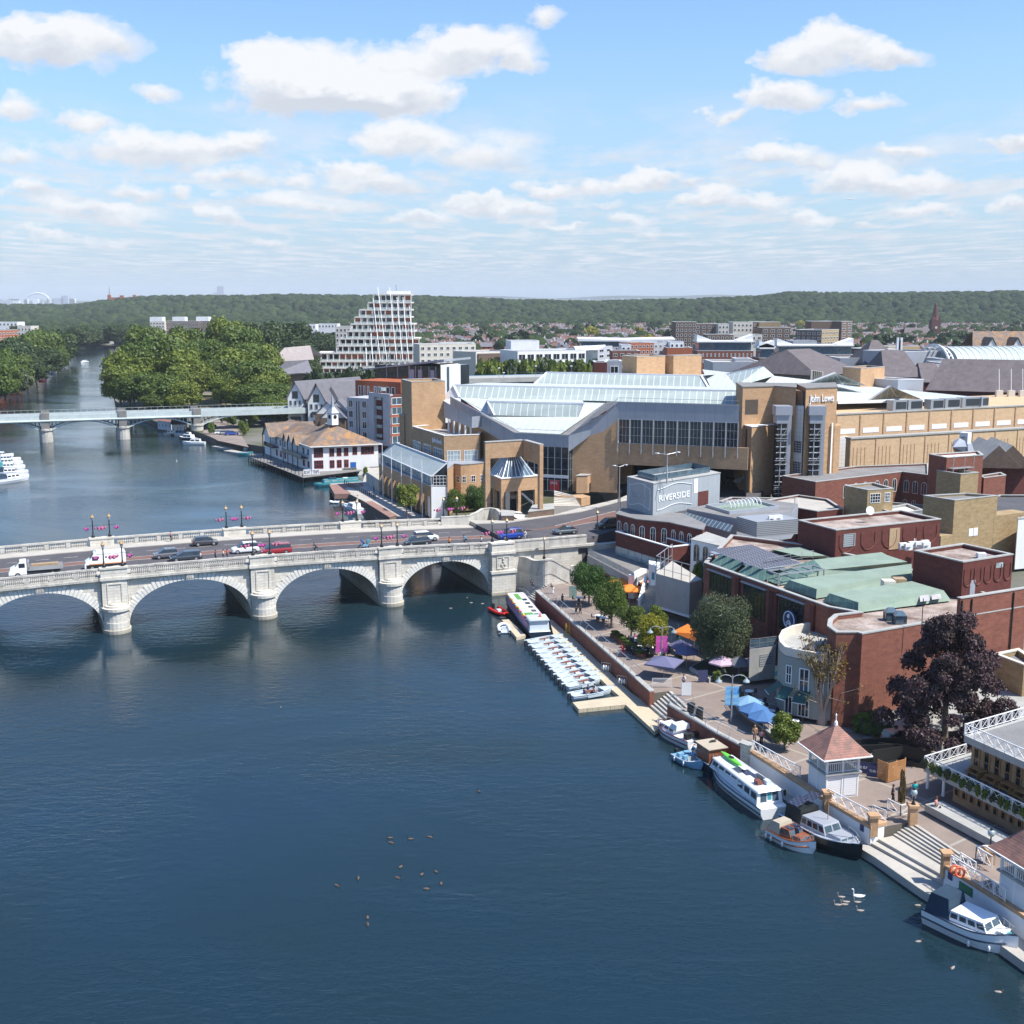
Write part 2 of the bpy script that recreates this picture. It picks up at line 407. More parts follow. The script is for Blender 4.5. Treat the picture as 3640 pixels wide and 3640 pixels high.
# -- sky with fair-weather clouds
w=bpy.data.worlds.new('World');S.world=w;w.use_nodes=True;n=N(w.node_tree);bg=w.node_tree.nodes['Background']
sky=n.new('ShaderNodeTexSky');sky.sky_type='NISHITA';sky.sun_disc=False;sky.sun_elevation=SUN_EL
sky.sun_rotation=atan2(SH.x,SH.y);sky.altitude=50;sky.air_density=1.0;sky.dust_density=1.2;sky.ozone_density=2.2
dirv=n.new('ShaderNodeTexCoord').outputs['Generated'];sp=n.new('ShaderNodeSeparateXYZ');n.put(sp.inputs[0],dirv)
yy=n.m('MAXIMUM',n.m('ABSOLUTE',sp.outputs[1]),.05)
az=n.m('DIVIDE',sp.outputs[0],yy);el=n.m('DIVIDE',sp.outputs[2],yy);pos=n.comb(az,el,0)
nz=n.new('ShaderNodeTexNoise');n.put(nz.inputs['Vector'],n.v('MULTIPLY',pos,(1,1.5,1)));nz.inputs['Scale'].default_value=17;nz.inputs['Detail'].default_value=7;nz.inputs['Roughness'].default_value=.56
nz2=n.new('ShaderNodeTexNoise');n.put(nz2.inputs['Vector'],n.v('MULTIPLY',pos,(1,1.6,1)));nz2.inputs['Scale'].default_value=52;nz2.inputs['Detail'].default_value=5;nz2.inputs['Roughness'].default_value=.6
warp=n.v('MULTIPLY',n.v('SUBTRACT',nz.outputs['Color'],(.5,.5,.5)),(.075,.04,0))
warp2=n.v('MULTIPLY',n.v('SUBTRACT',nz2.outputs['Color'],(.5,.5,.5)),(.018,.014,0))
wp=n.v('ADD',n.v('ADD',pos,warp),warp2)
CL=[(S1,1240,330,370,130,1.1),(S1,200,180,330,105,1),(S1,60,130,170,60,.9),(S1,590,347,95,34,.55),(S1,80,415,105,55,.7),(S1,320,455,140,42,.6),(S1,600,560,400,75,.8),(S1,490,520,110,60,.9),(S1,900,545,120,50,.9),(S1,60,595,110,40,.55),(S1,1050,290,180,110,1.1),(S1,1150,360,260,95,1.1),(S1,1450,370,260,85,1.05),(S1,1580,240,330,80,.85),(S1,1780,185,230,80,1),(S1,1690,355,70,35,.5),(S1,1540,520,190,75,.85),(S1,1800,575,230,75,.6),(S1,1330,640,130,50,.95),(S1,1400,690,220,40,.7),(S1,1120,670,90,35,.6),(S1,870,660,140,34,.6),(S1,500,715,110,40,.7),(S1,670,720,60,36,.7),(S1,90,720,90,40,.7),(S1,1060,745,180,38,.7),(S1,1250,775,170,36,.5),(S1,380,800,260,40,.7),(S1,810,825,80,34,.85),(S1,1580,825,115,36,.8),(S1,1810,780,160,38,.85),(S1,400,905,90,28,.6),(S1,190,910,110,22,.55),(S1,1050,900,90,24,.5),(S2,130,85,110,38,.5),(S2,30,235,80,55,.9),(S2,1240,160,130,75,1.05),(S2,1110,215,150,65,.9),(S2,1400,225,190,55,1),(S2,1040,370,140,70,.95),(S2,830,420,110,30,.55),(S2,1340,410,120,38,.6),(S2,700,405,35,16,.4),(S2,1270,365,50,25,.35),(S2,1000,575,170,36,.75),(S2,1130,600,110,30,.6),(S2,1470,585,120,26,.65),(S2,1910,560,110,40,.9),(S2,120,720,100,42,.85),(S2,500,675,110,40,.9),(S2,640,690,70,20,.5),(S2,330,700,90,28,.6),(S2,1280,670,190,42,.9),(S2,1520,690,190,42,.85),(S2,40,800,100,30,.8),(S2,740,760,140,38,.8),(S2,930,785,140,36,.7),(S2,1130,815,90,36,.8),(S2,430,815,130,26,.75),(S2,1300,830,60,26,.6),(S2,1550,790,180,36,.6),(S2,1880,770,90,34,.7),(S2,180,850,90,16,.6),(S2,540,880,60,28,.5),(S2,340,770,90,20,.5)]
dens=None;shade=None
for(Zm,cx,cy,hw,hh,st)in CL:
 u,v=Zm(cx,cy);r=ray(u,v);a0,e0=r[0]/r[1],r[2]/r[1];k=1820/1932/F;wx,wy=hw*k*1.1,hh*k*1.12
 q=n.new('ShaderNodeVectorMath',operation='MULTIPLY_ADD');n.put(q.inputs[0],wp);q.inputs[1].default_value=(1/wx,1/wy,0);q.inputs[2].default_value=(-a0/wx,-e0/wy,0)
 qs=n.new('ShaderNodeSeparateXYZ');n.put(qs.inputs[0],q.outputs[0]);ly=qs.outputs[1]
 lyb=n.m('MAXIMUM',ly,n.m('MULTIPLY',ly,-1.45));ln=n.v('LENGTH',n.comb(qs.outputs[0],lyb,0))
 d1=n.m('MULTIPLY',n.m('SUBTRACT',1.18,ln,clamp=True),st)
 dens=d1 if dens is None else n.m('MAXIMUM',dens,d1)
 sh=n.m('MULTIPLY',d1,ly);shade=sh if shade is None else n.m('ADD',shade,sh)
flatv=n.comb(n.m('DIVIDE',az,n.m('MAXIMUM',el,.012)),n.m('DIVIDE',1,n.m('MAXIMUM',el,.012)),0)
lown=n.noise(n.v('MULTIPLY',flatv,(1.25,.5,1)),1,6,.62)
lowd=n.m('MULTIPLY',n.ramp(lown,.45,.6),n.m('MULTIPLY',n.ramp(el,.17,.1),n.ramp(el,.004,.03)))
edge=n.m('MULTIPLY',n.m('SUBTRACT',n.noise(n.v('MULTIPLY',pos,(1,1.5,1)),34,7,.62),.5),.85)
dd=n.ramp(n.m('ADD',dens,n.m('MULTIPLY',edge,n.ramp(dens,0,.12))),.1,.5)
dd=n.m('POWER',dd,.8)
hi=n.ramp(n.m('ADD',shade,n.m('MULTIPLY',edge,.9)),-.3,.22)
cc=n.mix(hi,(.76,.8,.87,1),(1.08,1.08,1.08,1))
SKY_K=.118
skyc=n.v('MULTIPLY',sky.outputs[0],n.mix(n.ramp(el,.2,.9),(.82,.97,1.1,1),(.44,.68,1.0,1)))
skyc=n.mix(n.ramp(el,.2,.0,0,.8),skyc,(2.35,3.1,4.0,1))
EXK=2**S.view_settings.exposure;cs=n.v('MULTIPLY',cc,(.9/SKY_K/EXK*.99,.9/SKY_K/EXK,.9/SKY_K/EXK*1.02))
vis=n.ramp(el,.02,.1,.7,1)
o1=n.mix(n.m('MULTIPLY',lowd,.85),skyc,n.v('MULTIPLY',cs,(.95,.96,.98)))
o1=n.mix(n.m('MULTIPLY',dd,n.m('MULTIPLY',vis,.97)),o1,cs)
n.put(bg.inputs[0],o1);bg.inputs[1].default_value=SKY_K
w.cycles.sampling_method='MANUAL';w.cycles.sample_map_resolution=512
# -- water, ground, hills
def water_mat():
 m=bpy.data.materials.new('river_water');m.use_nodes=True;nt=m.node_tree;b=nt.nodes['Principled BSDF'];n=N(nt)
 geo=n.new('ShaderNodeNewGeometry').outputs['Position']
 big=n.noise(n.v('MULTIPLY',geo,(.012,.02,1)),1,4,.6,.6)
 col=n.mix(n.ramp(big,.35,.65),(.01,.022,.022,1),(.009,.028,.046,1))
 n.put(b.inputs['Base Color'],col);b.inputs['IOR'].default_value=1.38;b.inputs['Specular Tint'].default_value=(.85,.95,1,1)
 n.put(b.inputs['Roughness'],n.ramp(n.noise(n.v('MULTIPLY',geo,(.02,.035,1)),1,4,.6,1),.4,.62,.03,.1))
 h1=n.noise(n.v('MULTIPLY',geo,(.55,1.1,1)),1,4,.62,.4)
 h2=n.noise(n.v('MULTIPLY',geo,(1.9,2.9,1)),1,3,.6,.3)
 pt=n.ramp(n.noise(n.v('MULTIPLY',geo,(.018,.03,1)),1,4,.6,.8),.38,.6,.22,1)
 hh=n.m('MULTIPLY',n.m('ADD',n.m('MULTIPLY',h1,1),n.m('MULTIPLY',h2,.3)),pt)
 bp=n.new('ShaderNodeBump');bp.inputs['Strength'].default_value=1;bp.inputs['Distance'].default_value=.085;n.put(bp.inputs['Height'],hh)
 n.L.new(bp.outputs[0],b.inputs['Normal']);return m
M['water']=water_mat()
ground('river_water',MF([(-1500,-300,0),(400,-300,0),(400,1700,0),(-1500,1700,0)]),'water')
QZ=2.1
BC0=P(C1(915,975),1.5);BCR=P(C1(1515,945),1.5);BCL=P(C1(325,745),1.5);BDF=(BCR-BC0).normalized()
quay_near=[P(B6(2300,1020),QZ),P(B6(1900,720),QZ),P(B6(1160,250),QZ)]
E_bank=[Vt((44,55,QZ))]+quay_near+[P(B5(1200,1630),QZ),P(B5(1450,1560),QZ),P(B5(850,1160),QZ),P(B5(590,1205),QZ),P(B5(425,1240),QZ),P(B5(0,985),QZ),P(B4(1015,500),QZ),P(B4(925,455),QZ),P(B4(690,335),QZ),P(B4(450,190),QZ),P(B4(205,45),QZ),P(B2(425,1430),QZ),P(B2(245,1258),QZ),P(B1(1690,1285),QZ),P(B1(1420,1040),QZ),P(B1(940,620),QZ),P(B1(565,290),QZ),P(C4(1010,925),QZ),P(C4(880,880),QZ),Vt((1.2,191,QZ)),Vt((-1.5,188.5,QZ)),Vt((-12,213,QZ)),P(A6(925,520),QZ),P(C2(0,735),QZ),P(C1(1125,1122),QZ),P(C1(1540,1090),QZ),P(C1(1600,925),1.6),BC0+BDF*12,BC0+BDF*8,BCL+BDF*7,P(G6(1150,500),1.6),P(G6(870,385),1.6),P(G6(560,330),1.6),P(G6(200,215),1.6),P(A1(960,960),QZ),P(A1(870,900),QZ),P(A1(830,700),QZ),P(A1(850,560),QZ),P(A1(885,486),QZ)]
W_bank=[P(A1(720,478),QZ),P(A1(575,478),QZ),P(A1(540,560),QZ),P(A1(380,640),QZ),P(A1(190,720),QZ),P(A1(0,820),QZ),Vt((-225,420,QZ)),Vt((-172,330,QZ)),Vt((-140,250,QZ)),Vt((-120,120,QZ)),Vt((-100,-250,QZ))]
def land_col(n,geo,out):
 a=n.ramp(n.noise(n.v('MULTIPLY',geo,(.02,.02,0)),1,5,.65),.42,.58)
 o=n.mix(a,(.075,.085,.04,1),(.17,.155,.13,1))
 o=n.mix(n.ramp(n.noise(n.v('MULTIPLY',geo,(.004,.004,0)),1,3,.6),.5,.6),o,(.045,.06,.03,1))
 side=n.m('LESS_THAN',n.v('DOT_PRODUCT',n.new('ShaderNodeNewGeometry').outputs['True Normal'],Z),.5);return n.mix(side,o,(.12,.105,.085,1))
M['land']=mat('land_ground',(.2,.18,.14),.95,.1,extra=land_col)
out=E_bank+W_bank;gp=[Vt((p.x,p.y,QZ))for p in out]+[Vt((-30000,-250,QZ)),Vt((-30000,30000,QZ)),Vt((30000,30000,QZ)),Vt((30000,-250,QZ)),Vt((44,-250,QZ))]
mb=MP(gp,-1.0,QZ);ground('ground',mb,'land')
def sheet(name,pts,z,m,dz=.0):
 mb=MB();pts=[Vt((p[0],p[1],z))for p in pts]
 for t in tessellate_polygon([pts]):mb.fc([pts[k]for k in t])
 return ground(name,mb,m)
sheet('riverside_path',[P(B6(1900,720),QZ),P(B6(1165,250),QZ),P(B5(1205,1630),QZ),P(B5(1455,1560),QZ),P(B5(850,1160),QZ),P(B5(590,1205),QZ),P(B5(430,1240),QZ),P(B5(0,985),QZ),P(B4(1015,500),QZ),P(B4(925,455),QZ),P(B4(690,335),QZ),P(B4(450,190),QZ),P(B4(210,45),QZ),P(B2(425,1428),QZ),P(B2(247,1256),QZ),P(B1(1700,1280),QZ),P(B1(1420,1040),QZ),P(B1(940,620),QZ),P(B1(570,290),QZ),P(B1(760,190),QZ),P(C4(1240,830),QZ),Vt((30,170,QZ)),Vt((60,150,QZ)),Vt((95,140,QZ)),Vt((95,55,QZ)),Vt((44,55,QZ))],QZ+.004,'paving')
sheet('riverside_walk',[P(A6(925,518),QZ),P(C2(0,733),QZ),P(C1(1130,1122),QZ),P(C1(1545,1095),QZ),P(C1(1600,920),QZ),P(C1(1900,900),QZ),P(C2(120,660),QZ),P(C2(600,900),QZ),Vt((0,225,QZ)),Vt((-11,213,QZ))],QZ+.004,'slabs')
sheet('side_street',[P(C1(1560,860),QZ),P(C1(1620,800),QZ),P(C1(1900,800),QZ),P(C2(100,400),QZ),P(C1(2050,900),QZ),P(C1(1640,925),QZ)],QZ+.008,'asphalt')
sheet('park_grass',[P(A1(1430,945),QZ),P(A1(1420,860),QZ),P(A1(1900,830),QZ),P(A1(2100,930),QZ)],QZ+.004,'grass_dry')
sheet('slipway_path',[P(G6(950,370),QZ),P(G6(1060,205),QZ),P(G6(1250,190),QZ),P(G6(1480,330),QZ),P(G6(1650,600),QZ),P(G6(1180,500),QZ)],QZ+.004,'paving')
def top_px(u):
 pts=[(-900,1082),(0,1082),(300,1082),(430,1062),(560,1052),(900,1050),(1000,1046),(1250,1050),(1500,1052),(1810,1064),(2100,1071),(2330,1064),(2450,1062),(2700,1052),(2790,1038),(3100,1042),(3640,1034),(4500,1034)]
 for(a,b),(c,d)in zip(pts,pts[1:]):
  if u<=c:return b+(d-b)*(u-a)/(c-a)
 return 1036
def hill_z(x,y):
 u=1820+F*x/max(y,1)*1.0
 Yt=3000;zt=CZ+(HZ-top_px(u))/F*Yt-13
 t=(y-2150)/(Yt-2150);t=max(0,min(1,t));t=t*t*(3-2*t)
 back=1 if y<3600 else max(0,1-(y-3600)/900)
 return QZ+(max(zt-QZ,2))*t*back
mb=MB();xs=np.linspace(-2600,2600,105);ys=np.linspace(2100,4600,41)
for y in ys:
 for x in xs:mb.v.append((x,y,hill_z(x,y)-.5))
nx_=len(xs)
for j in range(len(ys)-1):
 for i in range(nx_-1):a=j*nx_+i;mb.f.append((a,a+1,a+nx_+1,a+nx_));mb.m.append(0)
M['wood_floor']=mat('wood_floor',(.03,.04,.02),.95,.2,(.02,.02,.02));ground('hills',mb,'wood_floor')
mb=MB();X=np.linspace(-9000,9000,90);random.seed(3)
for k,x in en(X):
 h=46+(HZ-1054)/F*15000 if x>-900 and x<3500 else 46+(HZ-1070)/F*15000
 h+=14*sin(k*.37)+10*sin(k*.9)
 mb.v+=[(x,14000,QZ-1),(x,15000,h),(x,16500,QZ-1)]
for k in range(len(X)-1):
 a=3*k;mb.f+=[(a,a+3,a+4,a+1),(a+1,a+4,a+5,a+2)];mb.m+=[0,0]
ground('far_hills',mb,'wood_floor')
# -- haze
hm=bpy.data.materials.new('haze');hm.use_nodes=True;nt=hm.node_tree;nt.nodes.remove(nt.nodes['Principled BSDF']);pv=nt.nodes.new('ShaderNodeVolumePrincipled')
pv.inputs['Color'].default_value=(.88,.94,1,1);pv.inputs['Density'].default_value=5.5e-5;pv.inputs['Anisotropy'].default_value=-.1
nt.links.new(pv.outputs[0],nt.nodes['Material Output'].inputs['Volume'])
hz=setp(ob('haze',MX(-9500,9500,-300,16800,-2.2,240),hm),kind='stuff')
# -- stone bridge
BO=Vt((-56.2,164.6));BDx=Vt((.924,.383)).normalized();BN=Vt((BDx.y,-BDx.x))
BW=23
def BP(s,n,z):p=BO+BDx*s+BN*n;return Vt((p.x,p.y,z))
def zpar(s):return 9.25-((s-12)/50)**2*1.05 if s<62 else 8.2
def zroad(s):return zpar(s)-1.35
piers=[-37,-19.6,0,20.8,40.4,58.6]
br=tg('stone_bridge','long pale stone arched road bridge with balustrades across the river','bridge',BP(0,0,0))
def arch_z(s,a,b):
 c=(a+b)/2;h=(b-a)/2;t=max(0,1-((s-c)/h)**2);cr=zpar(c)-2.75;return.7+(cr-.7)*sqrt(t)
PW=1.8
for side in(0,1):
 nn=0 if side==0 else-BW;sg=1 if side==0 else-1
 for a,b in zip(piers,piers[1:]):
  a1,b1=a+PW,b-PW;mb=MB();K=28
  ss=[a1+(b1-a1)*k/K for k in range(K+1)];ss=[(a1+b1)/2-(b1-a1)/2*cos(pi*k/K)for k in range(K+1)]
  for s0,s1 in zip(ss,ss[1:]):
   mb.fc([BP(s0,nn,arch_z(s0,a1,b1)),BP(s1,nn,arch_z(s1,a1,b1)),BP(s1,nn,zpar(s1)-1.8),BP(s0,nn,zpar(s0)-1.8)])
  ob('spandrel_wall',mb,'stone',br)
  if side==0:
   mb=MB();K=46;c=(a1+b1)/2;h=(b1-a1)/2;cr=arch_z(c,a1,b1)-.7
   for k in range(K):
    g0,g1=pi*(k+.1)/K,pi*(k+.9)/K;e=(.95 if k%2 else 1.2)
    if k in(22,23):e=1.1
    q=[]
    for g in(g0,g1):
     x,z=c-h*cos(g),.7+cr*sin(g);nxv=Vt((-cos(g)/h,sin(g)/cr)).normalized()
     q.append(((x,z),(x+nxv.x*e,z+nxv.y*e)))
    if q[0][1][0]<a1-.0 or q[1][1][0]>b1:q=[((p[0][0],p[0][1]),(min(max(p[1][0],a1),b1),p[1][1]))for p in q]
    (i0,o0),(i1,o1)=q
    mb.hx([BP(i0[0],.0,i0[1]),BP(i1[0],.0,i1[1]),BP(i1[0],.1,i1[1]),BP(i0[0],.1,i0[1]),BP(o0[0],.0,o0[1]),BP(o1[0],.0,o1[1]),BP(o1[0],.1,o1[1]),BP(o0[0],.1,o0[1])])
   ob('arch_ring',mb,'stone_light',br)
   kz=arch_z(c,a1,b1);mb=MB();mb.hx([BP(c-.5,.0,kz),BP(c+.5,.0,kz),BP(c+.5,.35,kz),BP(c-.5,.35,kz),BP(c-.65,.0,kz+1.0),BP(c+.65,.0,kz+1.0),BP(c+.65,.35,kz+1.0),BP(c-.65,.35,kz+1.0)])
   for q in(-.3,0,.3):mb.hx([BP(c+q-.1,.35,kz+.2),BP(c+q+.1,.35,kz+.2),BP(c+q+.1,.42,kz+.2),BP(c+q-.1,.42,kz+.2),BP(c+q-.1,.35,kz+.8),BP(c+q+.1,.35,kz+.8),BP(c+q+.1,.42,kz+.8),BP(c+q-.1,.42,kz+.8)])
   ob('keystone',mb,'sw',br)
for a,b in zip(piers,piers[1:]):
 a1,b1=a+PW,b-PW;mb=MB();K=28;ss=[(a1+b1)/2-(b1-a1)/2*cos(pi*k/K)for k in range(K+1)]
 for s0,s1 in zip(ss,ss[1:]):
  z0,z1=arch_z(s0,a1,b1),arch_z(s1,a1,b1);mb.fc([BP(s0,-.01,z0),BP(s0,-BW+.01,z0),BP(s1,-BW+.01,z1),BP(s1,-.01,z1)])
 ob('arch_vault',mb,'sw',br)
def bbox(mb,s0,s1,n0,n1,z0,z1,mi=0):
 return mb.hx([BP(s0,n1,z0),BP(s1,n1,z0),BP(s1,n0,z0),BP(s0,n0,z0),BP(s0,n1,z1),BP(s1,n1,z1),BP(s1,n0,z1),BP(s0,n0,z1)],mi)
for i,s in en(piers[:-1]):
 mb=MB();bbox(mb,s-PW,s+PW,-BW,0,-1.5,.75);bbox(mb,s-PW-.15,s+PW+.15,-BW-.0,.0,-1.5,.35)
 def cut(r,z0,z1,off,mbx,sd):
  for sg,nb in(sd,):
   ring=[(s-r,nb),(s-r,nb+sg*off)]+[(s-r*cos(pi*k/10),nb+sg*(off+r*sin(pi*k/10)))for k in range(1,10)]+[(s+r,nb+sg*off),(s+r,nb)]
   pts=[BP(a_,b_,0)for a_,b_ in ring];mbx.pm(pts,z0,z1)
 for sd in((1,0),(-1,-BW)):
  mb2=MB()
  for q in((1.95,-1.5,.55,.7),(1.78,.55,1.6,.65),(1.72,1.6,3.2,.6),(1.92,3.2,3.62,.65),(1.5,3.62,3.85,.45),(1.0,3.85,4.05,.3)):cut(*q,mb2,sd)
  ob('cutwater',mb2,'stone',br)
 ob('pier',mb,'stone',br)
 for sg,nb in((1,0),(-1,-BW)):
  mb=MB();zt=zpar(s)-1.75;e=.62
  bbox(mb,s-1.72,s+1.72,nb if sg>0 else nb-e,nb+e if sg>0 else nb,3.4,zt)
  if sg>0:
   for x0,x1,z0,z1 in((-1.05,-.85,4.0,zt-.45),(.85,1.05,4.0,zt-.45),(-.85,.85,4.0,4.18),(-.85,.85,zt-.63,zt-.45)):bbox(mb,s+x0,s+x1,nb+e,nb+e+.1,z0,z1)
  bbox(mb,s-1.95,s+1.95,nb-.35 if sg>0 else nb-.75,nb+.82 if sg>0 else nb+.35,zt,zt+.45)
  bbox(mb,s-1.8,s+1.8,nb-.3 if sg>0 else nb-.66,nb+.66 if sg>0 else nb+.3,zt+.45,zt+1.6)
  bbox(mb,s-1.92,s+1.92,nb-.4 if sg>0 else nb-.78,nb+.78 if sg>0 else nb+.4,zt+1.6,zt+1.85)
  ob('pilaster',mb,'stone',br)
prof=[(.1,0),(.1,.06),(.07,.1),(.13,.28),(.12,.38),(.06,.6),(.06,.68),(.1,.74),(.1,.82)]
for sg,nb in((1,.12),(-1,-BW-.12)):
 for a,b in list(zip(piers,piers[1:])):
  a1,b1=a+1.85,b-1.85;K=4;mc,mr=MB(),MB()
  for k in range(K):
   s0,s1=a1+(b1-a1)*k/K,a1+(b1-a1)*(k+1)/K;z0,z1=zpar(s0),zpar(s1)
   for(za,zb,e0,e1,m_)in((-1.8,-1.5,-.3,.42,mc),(-1.5,-1.2,-.25,.2,mc),(-.26,0,-.28,.24,mr)):
    m_.hx([BP(s0,nb+e1,z0+za),BP(s1,nb+e1,z1+za),BP(s1,nb+e0,z1+za),BP(s0,nb+e0,z0+za),BP(s0,nb+e1,z0+zb),BP(s1,nb+e1,z1+zb),BP(s1,nb+e0,z1+zb),BP(s0,nb+e0,z0+zb)])
  NP=5;w_=(b1-a1)/NP
  for k in range(NP):
   s0=a1+w_*k;dz=zpar(s0+w_/2)
   if k>0:md=MB();md.hx([BP(s0-.33,nb+.18,dz-1.2),BP(s0+.33,nb+.18,dz-1.2),BP(s0+.33,nb-.22,dz-1.2),BP(s0-.33,nb-.22,dz-1.2),BP(s0-.33,nb+.18,dz-.24),BP(s0+.33,nb+.18,dz-.24),BP(s0+.33,nb-.22,dz-.24),BP(s0-.33,nb-.22,dz-.24)]);ob('parapet_block',md,'sw',br)
   mp=MB();nb_=9
   for j in range(nb_):
    s=s0+.42+(w_-.84)*(j+.5)/nb_;p=BP(s,nb-.02,zpar(s)-1.21);mp.lt(p,[(r*1.15,h*1.2)for r,h in prof],8)
   ob('balustrade_panel',mp,'sw',br,smooth=False)
  ob('cornice',mc,'sw',br);ob('hand_rail',mr,'sw',br)
def strip(name,n0,n1,dz,m,s0=-40,s1=62,K=24,skirt=0):
 mb=MB()
 for k in range(K):
  a,b=s0+(s1-s0)*k/K,s0+(s1-s0)*(k+1)/K
  mb.hx([BP(a,n0,zroad(a)+dz-skirt),BP(b,n0,zroad(b)+dz-skirt),BP(b,n1,zroad(b)+dz-skirt),BP(a,n1,zroad(a)+dz-skirt),BP(a,n0,zroad(a)+dz),BP(b,n0,zroad(b)+dz),BP(b,n1,zroad(b)+dz),BP(a,n1,zroad(a)+dz)])if skirt else mb.fc([BP(a,n0,zroad(a)+dz),BP(b,n0,zroad(b)+dz),BP(b,n1,zroad(b)+dz),BP(a,n1,zroad(a)+dz)])
 ground(name,mb,m)
strip('road',-.2,-BW+.2,0,'asphalt',skirt=.35)
strip('road_markings_centre',-10.1,-12.4,.004,'red_asphalt',s1=66)
M['roadpaint']=mat('road_paint',(.55,.53,.48),.8,.25,(1,1,1));M['kerb']=mat('kerb_stone',(.36,.34,.3),.85,.12)
strip('pavement_near',-.3,-3.6,.14,'slabs',skirt=.12);strip('pavement_far',-BW+3.4,-BW+.3,.14,'slabs',skirt=.12)
for i,(n0,n1)in en(((-10.0,-10.12),(-12.38,-12.5))):strip('road_markings',n0,n1,.008,'roadpaint',s1=66)
for nc in(-6.6,-16.2):
 mb=MB()
 for k in range(26):
  s=-38+k*4;mb.fc([BP(s,nc,zroad(s)+.008),BP(s+2,nc,zroad(s+2)+.008),BP(s+2,nc-.12,zroad(s+2)+.008),BP(s,nc-.12,zroad(s)+.008)])
 ground('road_markings',mb,'roadpaint')
# -- quay walls, steps, railings
def wlr(name,lbl,cat,pts,z0,z1,m,cop='cn',th=.45,ct=.14,co=.06,gp=None):
 t=tg(name,lbl,cat,(pts[0][0],pts[0][1],z0),gp);a,c=MB(),MB();n=len(pts)
 def off(k,e):
  q=V2(pts[k]);d=Vt((0,0))
  if k>0:d+=(q-V2(pts[k-1])).normalized()
  if k<n-1:d+=(V2(pts[k+1])-q).normalized()
  d.normalize();return q+Vt((d.y,-d.x))*e
 for k in range(n-1):
  for mb_,e0,e1,a0,a1 in((a,-th,.09,z0,z1),(c,-th-co,.09+co,z1,z1+ct)):
   q=[off(k,e1),off(k+1,e1),off(k+1,e0),off(k,e0)];mb_.hx([(p.x,p.y,a0)for p in q]+[(p.x,p.y,a1)for p in q])
 ob('wall_face',a,m,t);ob('coping',c,cop,t);return t
def quay(l):return[P(q,QZ)for q in l]
wlr('quay_wall','long red brick river wall behind the cream floating pontoon','river wall',quay([B1(1690,1285),B1(1420,1040),B1(940,620),B1(565,290)])[::-1],-.8,QZ+.2,'rb')
wlr('quay_wall','curved red brick river wall beside the small cruisers, between steps and white wall','river wall',quay([B4(205,45),B4(450,190),B4(690,335),B4(925,455)]),-.8,QZ+.35,'rb')
wlr('quay_wall','white rendered river wall below the square timber kiosk','river wall',quay([B4(1018,502),B5(0,985),B5(425,1240)]),-.8,QZ+.1,'wr','tb',ct=.3,co=.05)
wlr('quay_wall','white rendered river wall with green door at the right edge of the photo','river wall',[P(B6(1160,250),QZ),P(B6(1900,720),QZ),P(B6(2300,1020),QZ)],-.8,QZ+.1,'wr','tb',ct=.3,co=.05)
t=tg('wall_pier','white block end wall with orange cap beside the narrow steps','wall pier',P(B5(430,1240),0))
ob('wall_face',MP([P(B5(430,1245),QZ),P(B5(585,1205),QZ),P(B5(560,1165),QZ),P(B5(415,1200),QZ)],-.5,QZ+.12),'wr',t)
ob('coping',MP([P(B5(428,1250),QZ),P(B5(588,1208),QZ),P(B5(562,1160),QZ),P(B5(412,1196),QZ)],QZ+.12,QZ+.4),'tb',t)
t=tg('wall_pier','pale grey brick pier joining brick and white river walls','wall pier',P(B4(960,460),0))
pz=quay([B4(915,470),B4(1012,505),B4(1045,470),B4(935,440)]);ob('pier_body',MP(pz,-.5,QZ+.75),'stone',t);ob('coping',MP(ins(pz,-.07),QZ+.75,QZ+.9),'cn',t)
def steps(name,lbl,outer,inner,z0,z1,n,m='slabs',dark='cd'):
 0
 t=tg(name,lbl,'steps',(outer[0][0],outer[0][1],z0));a=MB()
 for k in range(n):
  f0,f1=k/n,(k+1)/n;q=[V2(outer[0]).lerp(V2(inner[0]),f0),V2(outer[1]).lerp(V2(inner[1]),f0),V2(outer[1]).lerp(V2(inner[1]),f1),V2(outer[0]).lerp(V2(inner[0]),f1)]
  zt=z0+(z1-z0)*(k+1)/n-(.006 if k==n-1 else 0);a.hx([(p.x,p.y,-1)for p in q]+[(p.x,p.y,zt)for p in q],0,skip=(0,))
 ob('treads',a,[m],t);return t
steps('stone_steps','flight of grey steps from the plaza down to the pontoon end',quay([B1(1690,1285),B4(205,45)]),quay([B2(245,1258),B2(425,1430)]),.5,QZ,7)
o0,o1=P(B5(560,1350),.7),P(B6(1135,350),.7);m0,m1=P(B5(705,1290),1.0),P(B5(1150,1560),1.0)
rec=quay([B5(590,1205),B5(850,1160),B5(1450,1560),B5(1200,1630)])
t=tg('wide_steps','broad pale stone river stairs with landing beside the boats','steps',(rec[0].x,rec[0].y,0));a=MB()
L0,L1,R0,R1=V2(rec[0]),V2(rec[1]),V2(P(B6(1160,250),QZ)),V2(rec[2])
lev=[(0,.16,.95),(.16,.52,1.2)]+[(.52+.08*k,.52+.08*(k+1),1.2+(QZ-1.2)*(k+1)/6)for k in range(6)]
Lo,Ro=V2(P(B5(440,1245),QZ)),V2(P(B6(1160,250),QZ))
Li,Ri=V2(rec[1]),V2(rec[2])
for f0,f1,zt in lev:
 q=[Lo.lerp(Li,f0),Ro.lerp(Ri,f0),Ro.lerp(Ri,f1),Lo.lerp(Li,f1)];a.hx([(p.x,p.y,-1)for p in q]+[(p.x,p.y,zt-.006)for p in q],0,skip=(0,))
ob('treads',a,'slabs',t)
low_in=[P(B4(1012,510),QZ),P(B5(0,985),QZ),P(B5(430,1245),QZ),P(B6(1160,250),QZ),P(B6(1900,720),QZ),P(B6(2300,1020),QZ)]
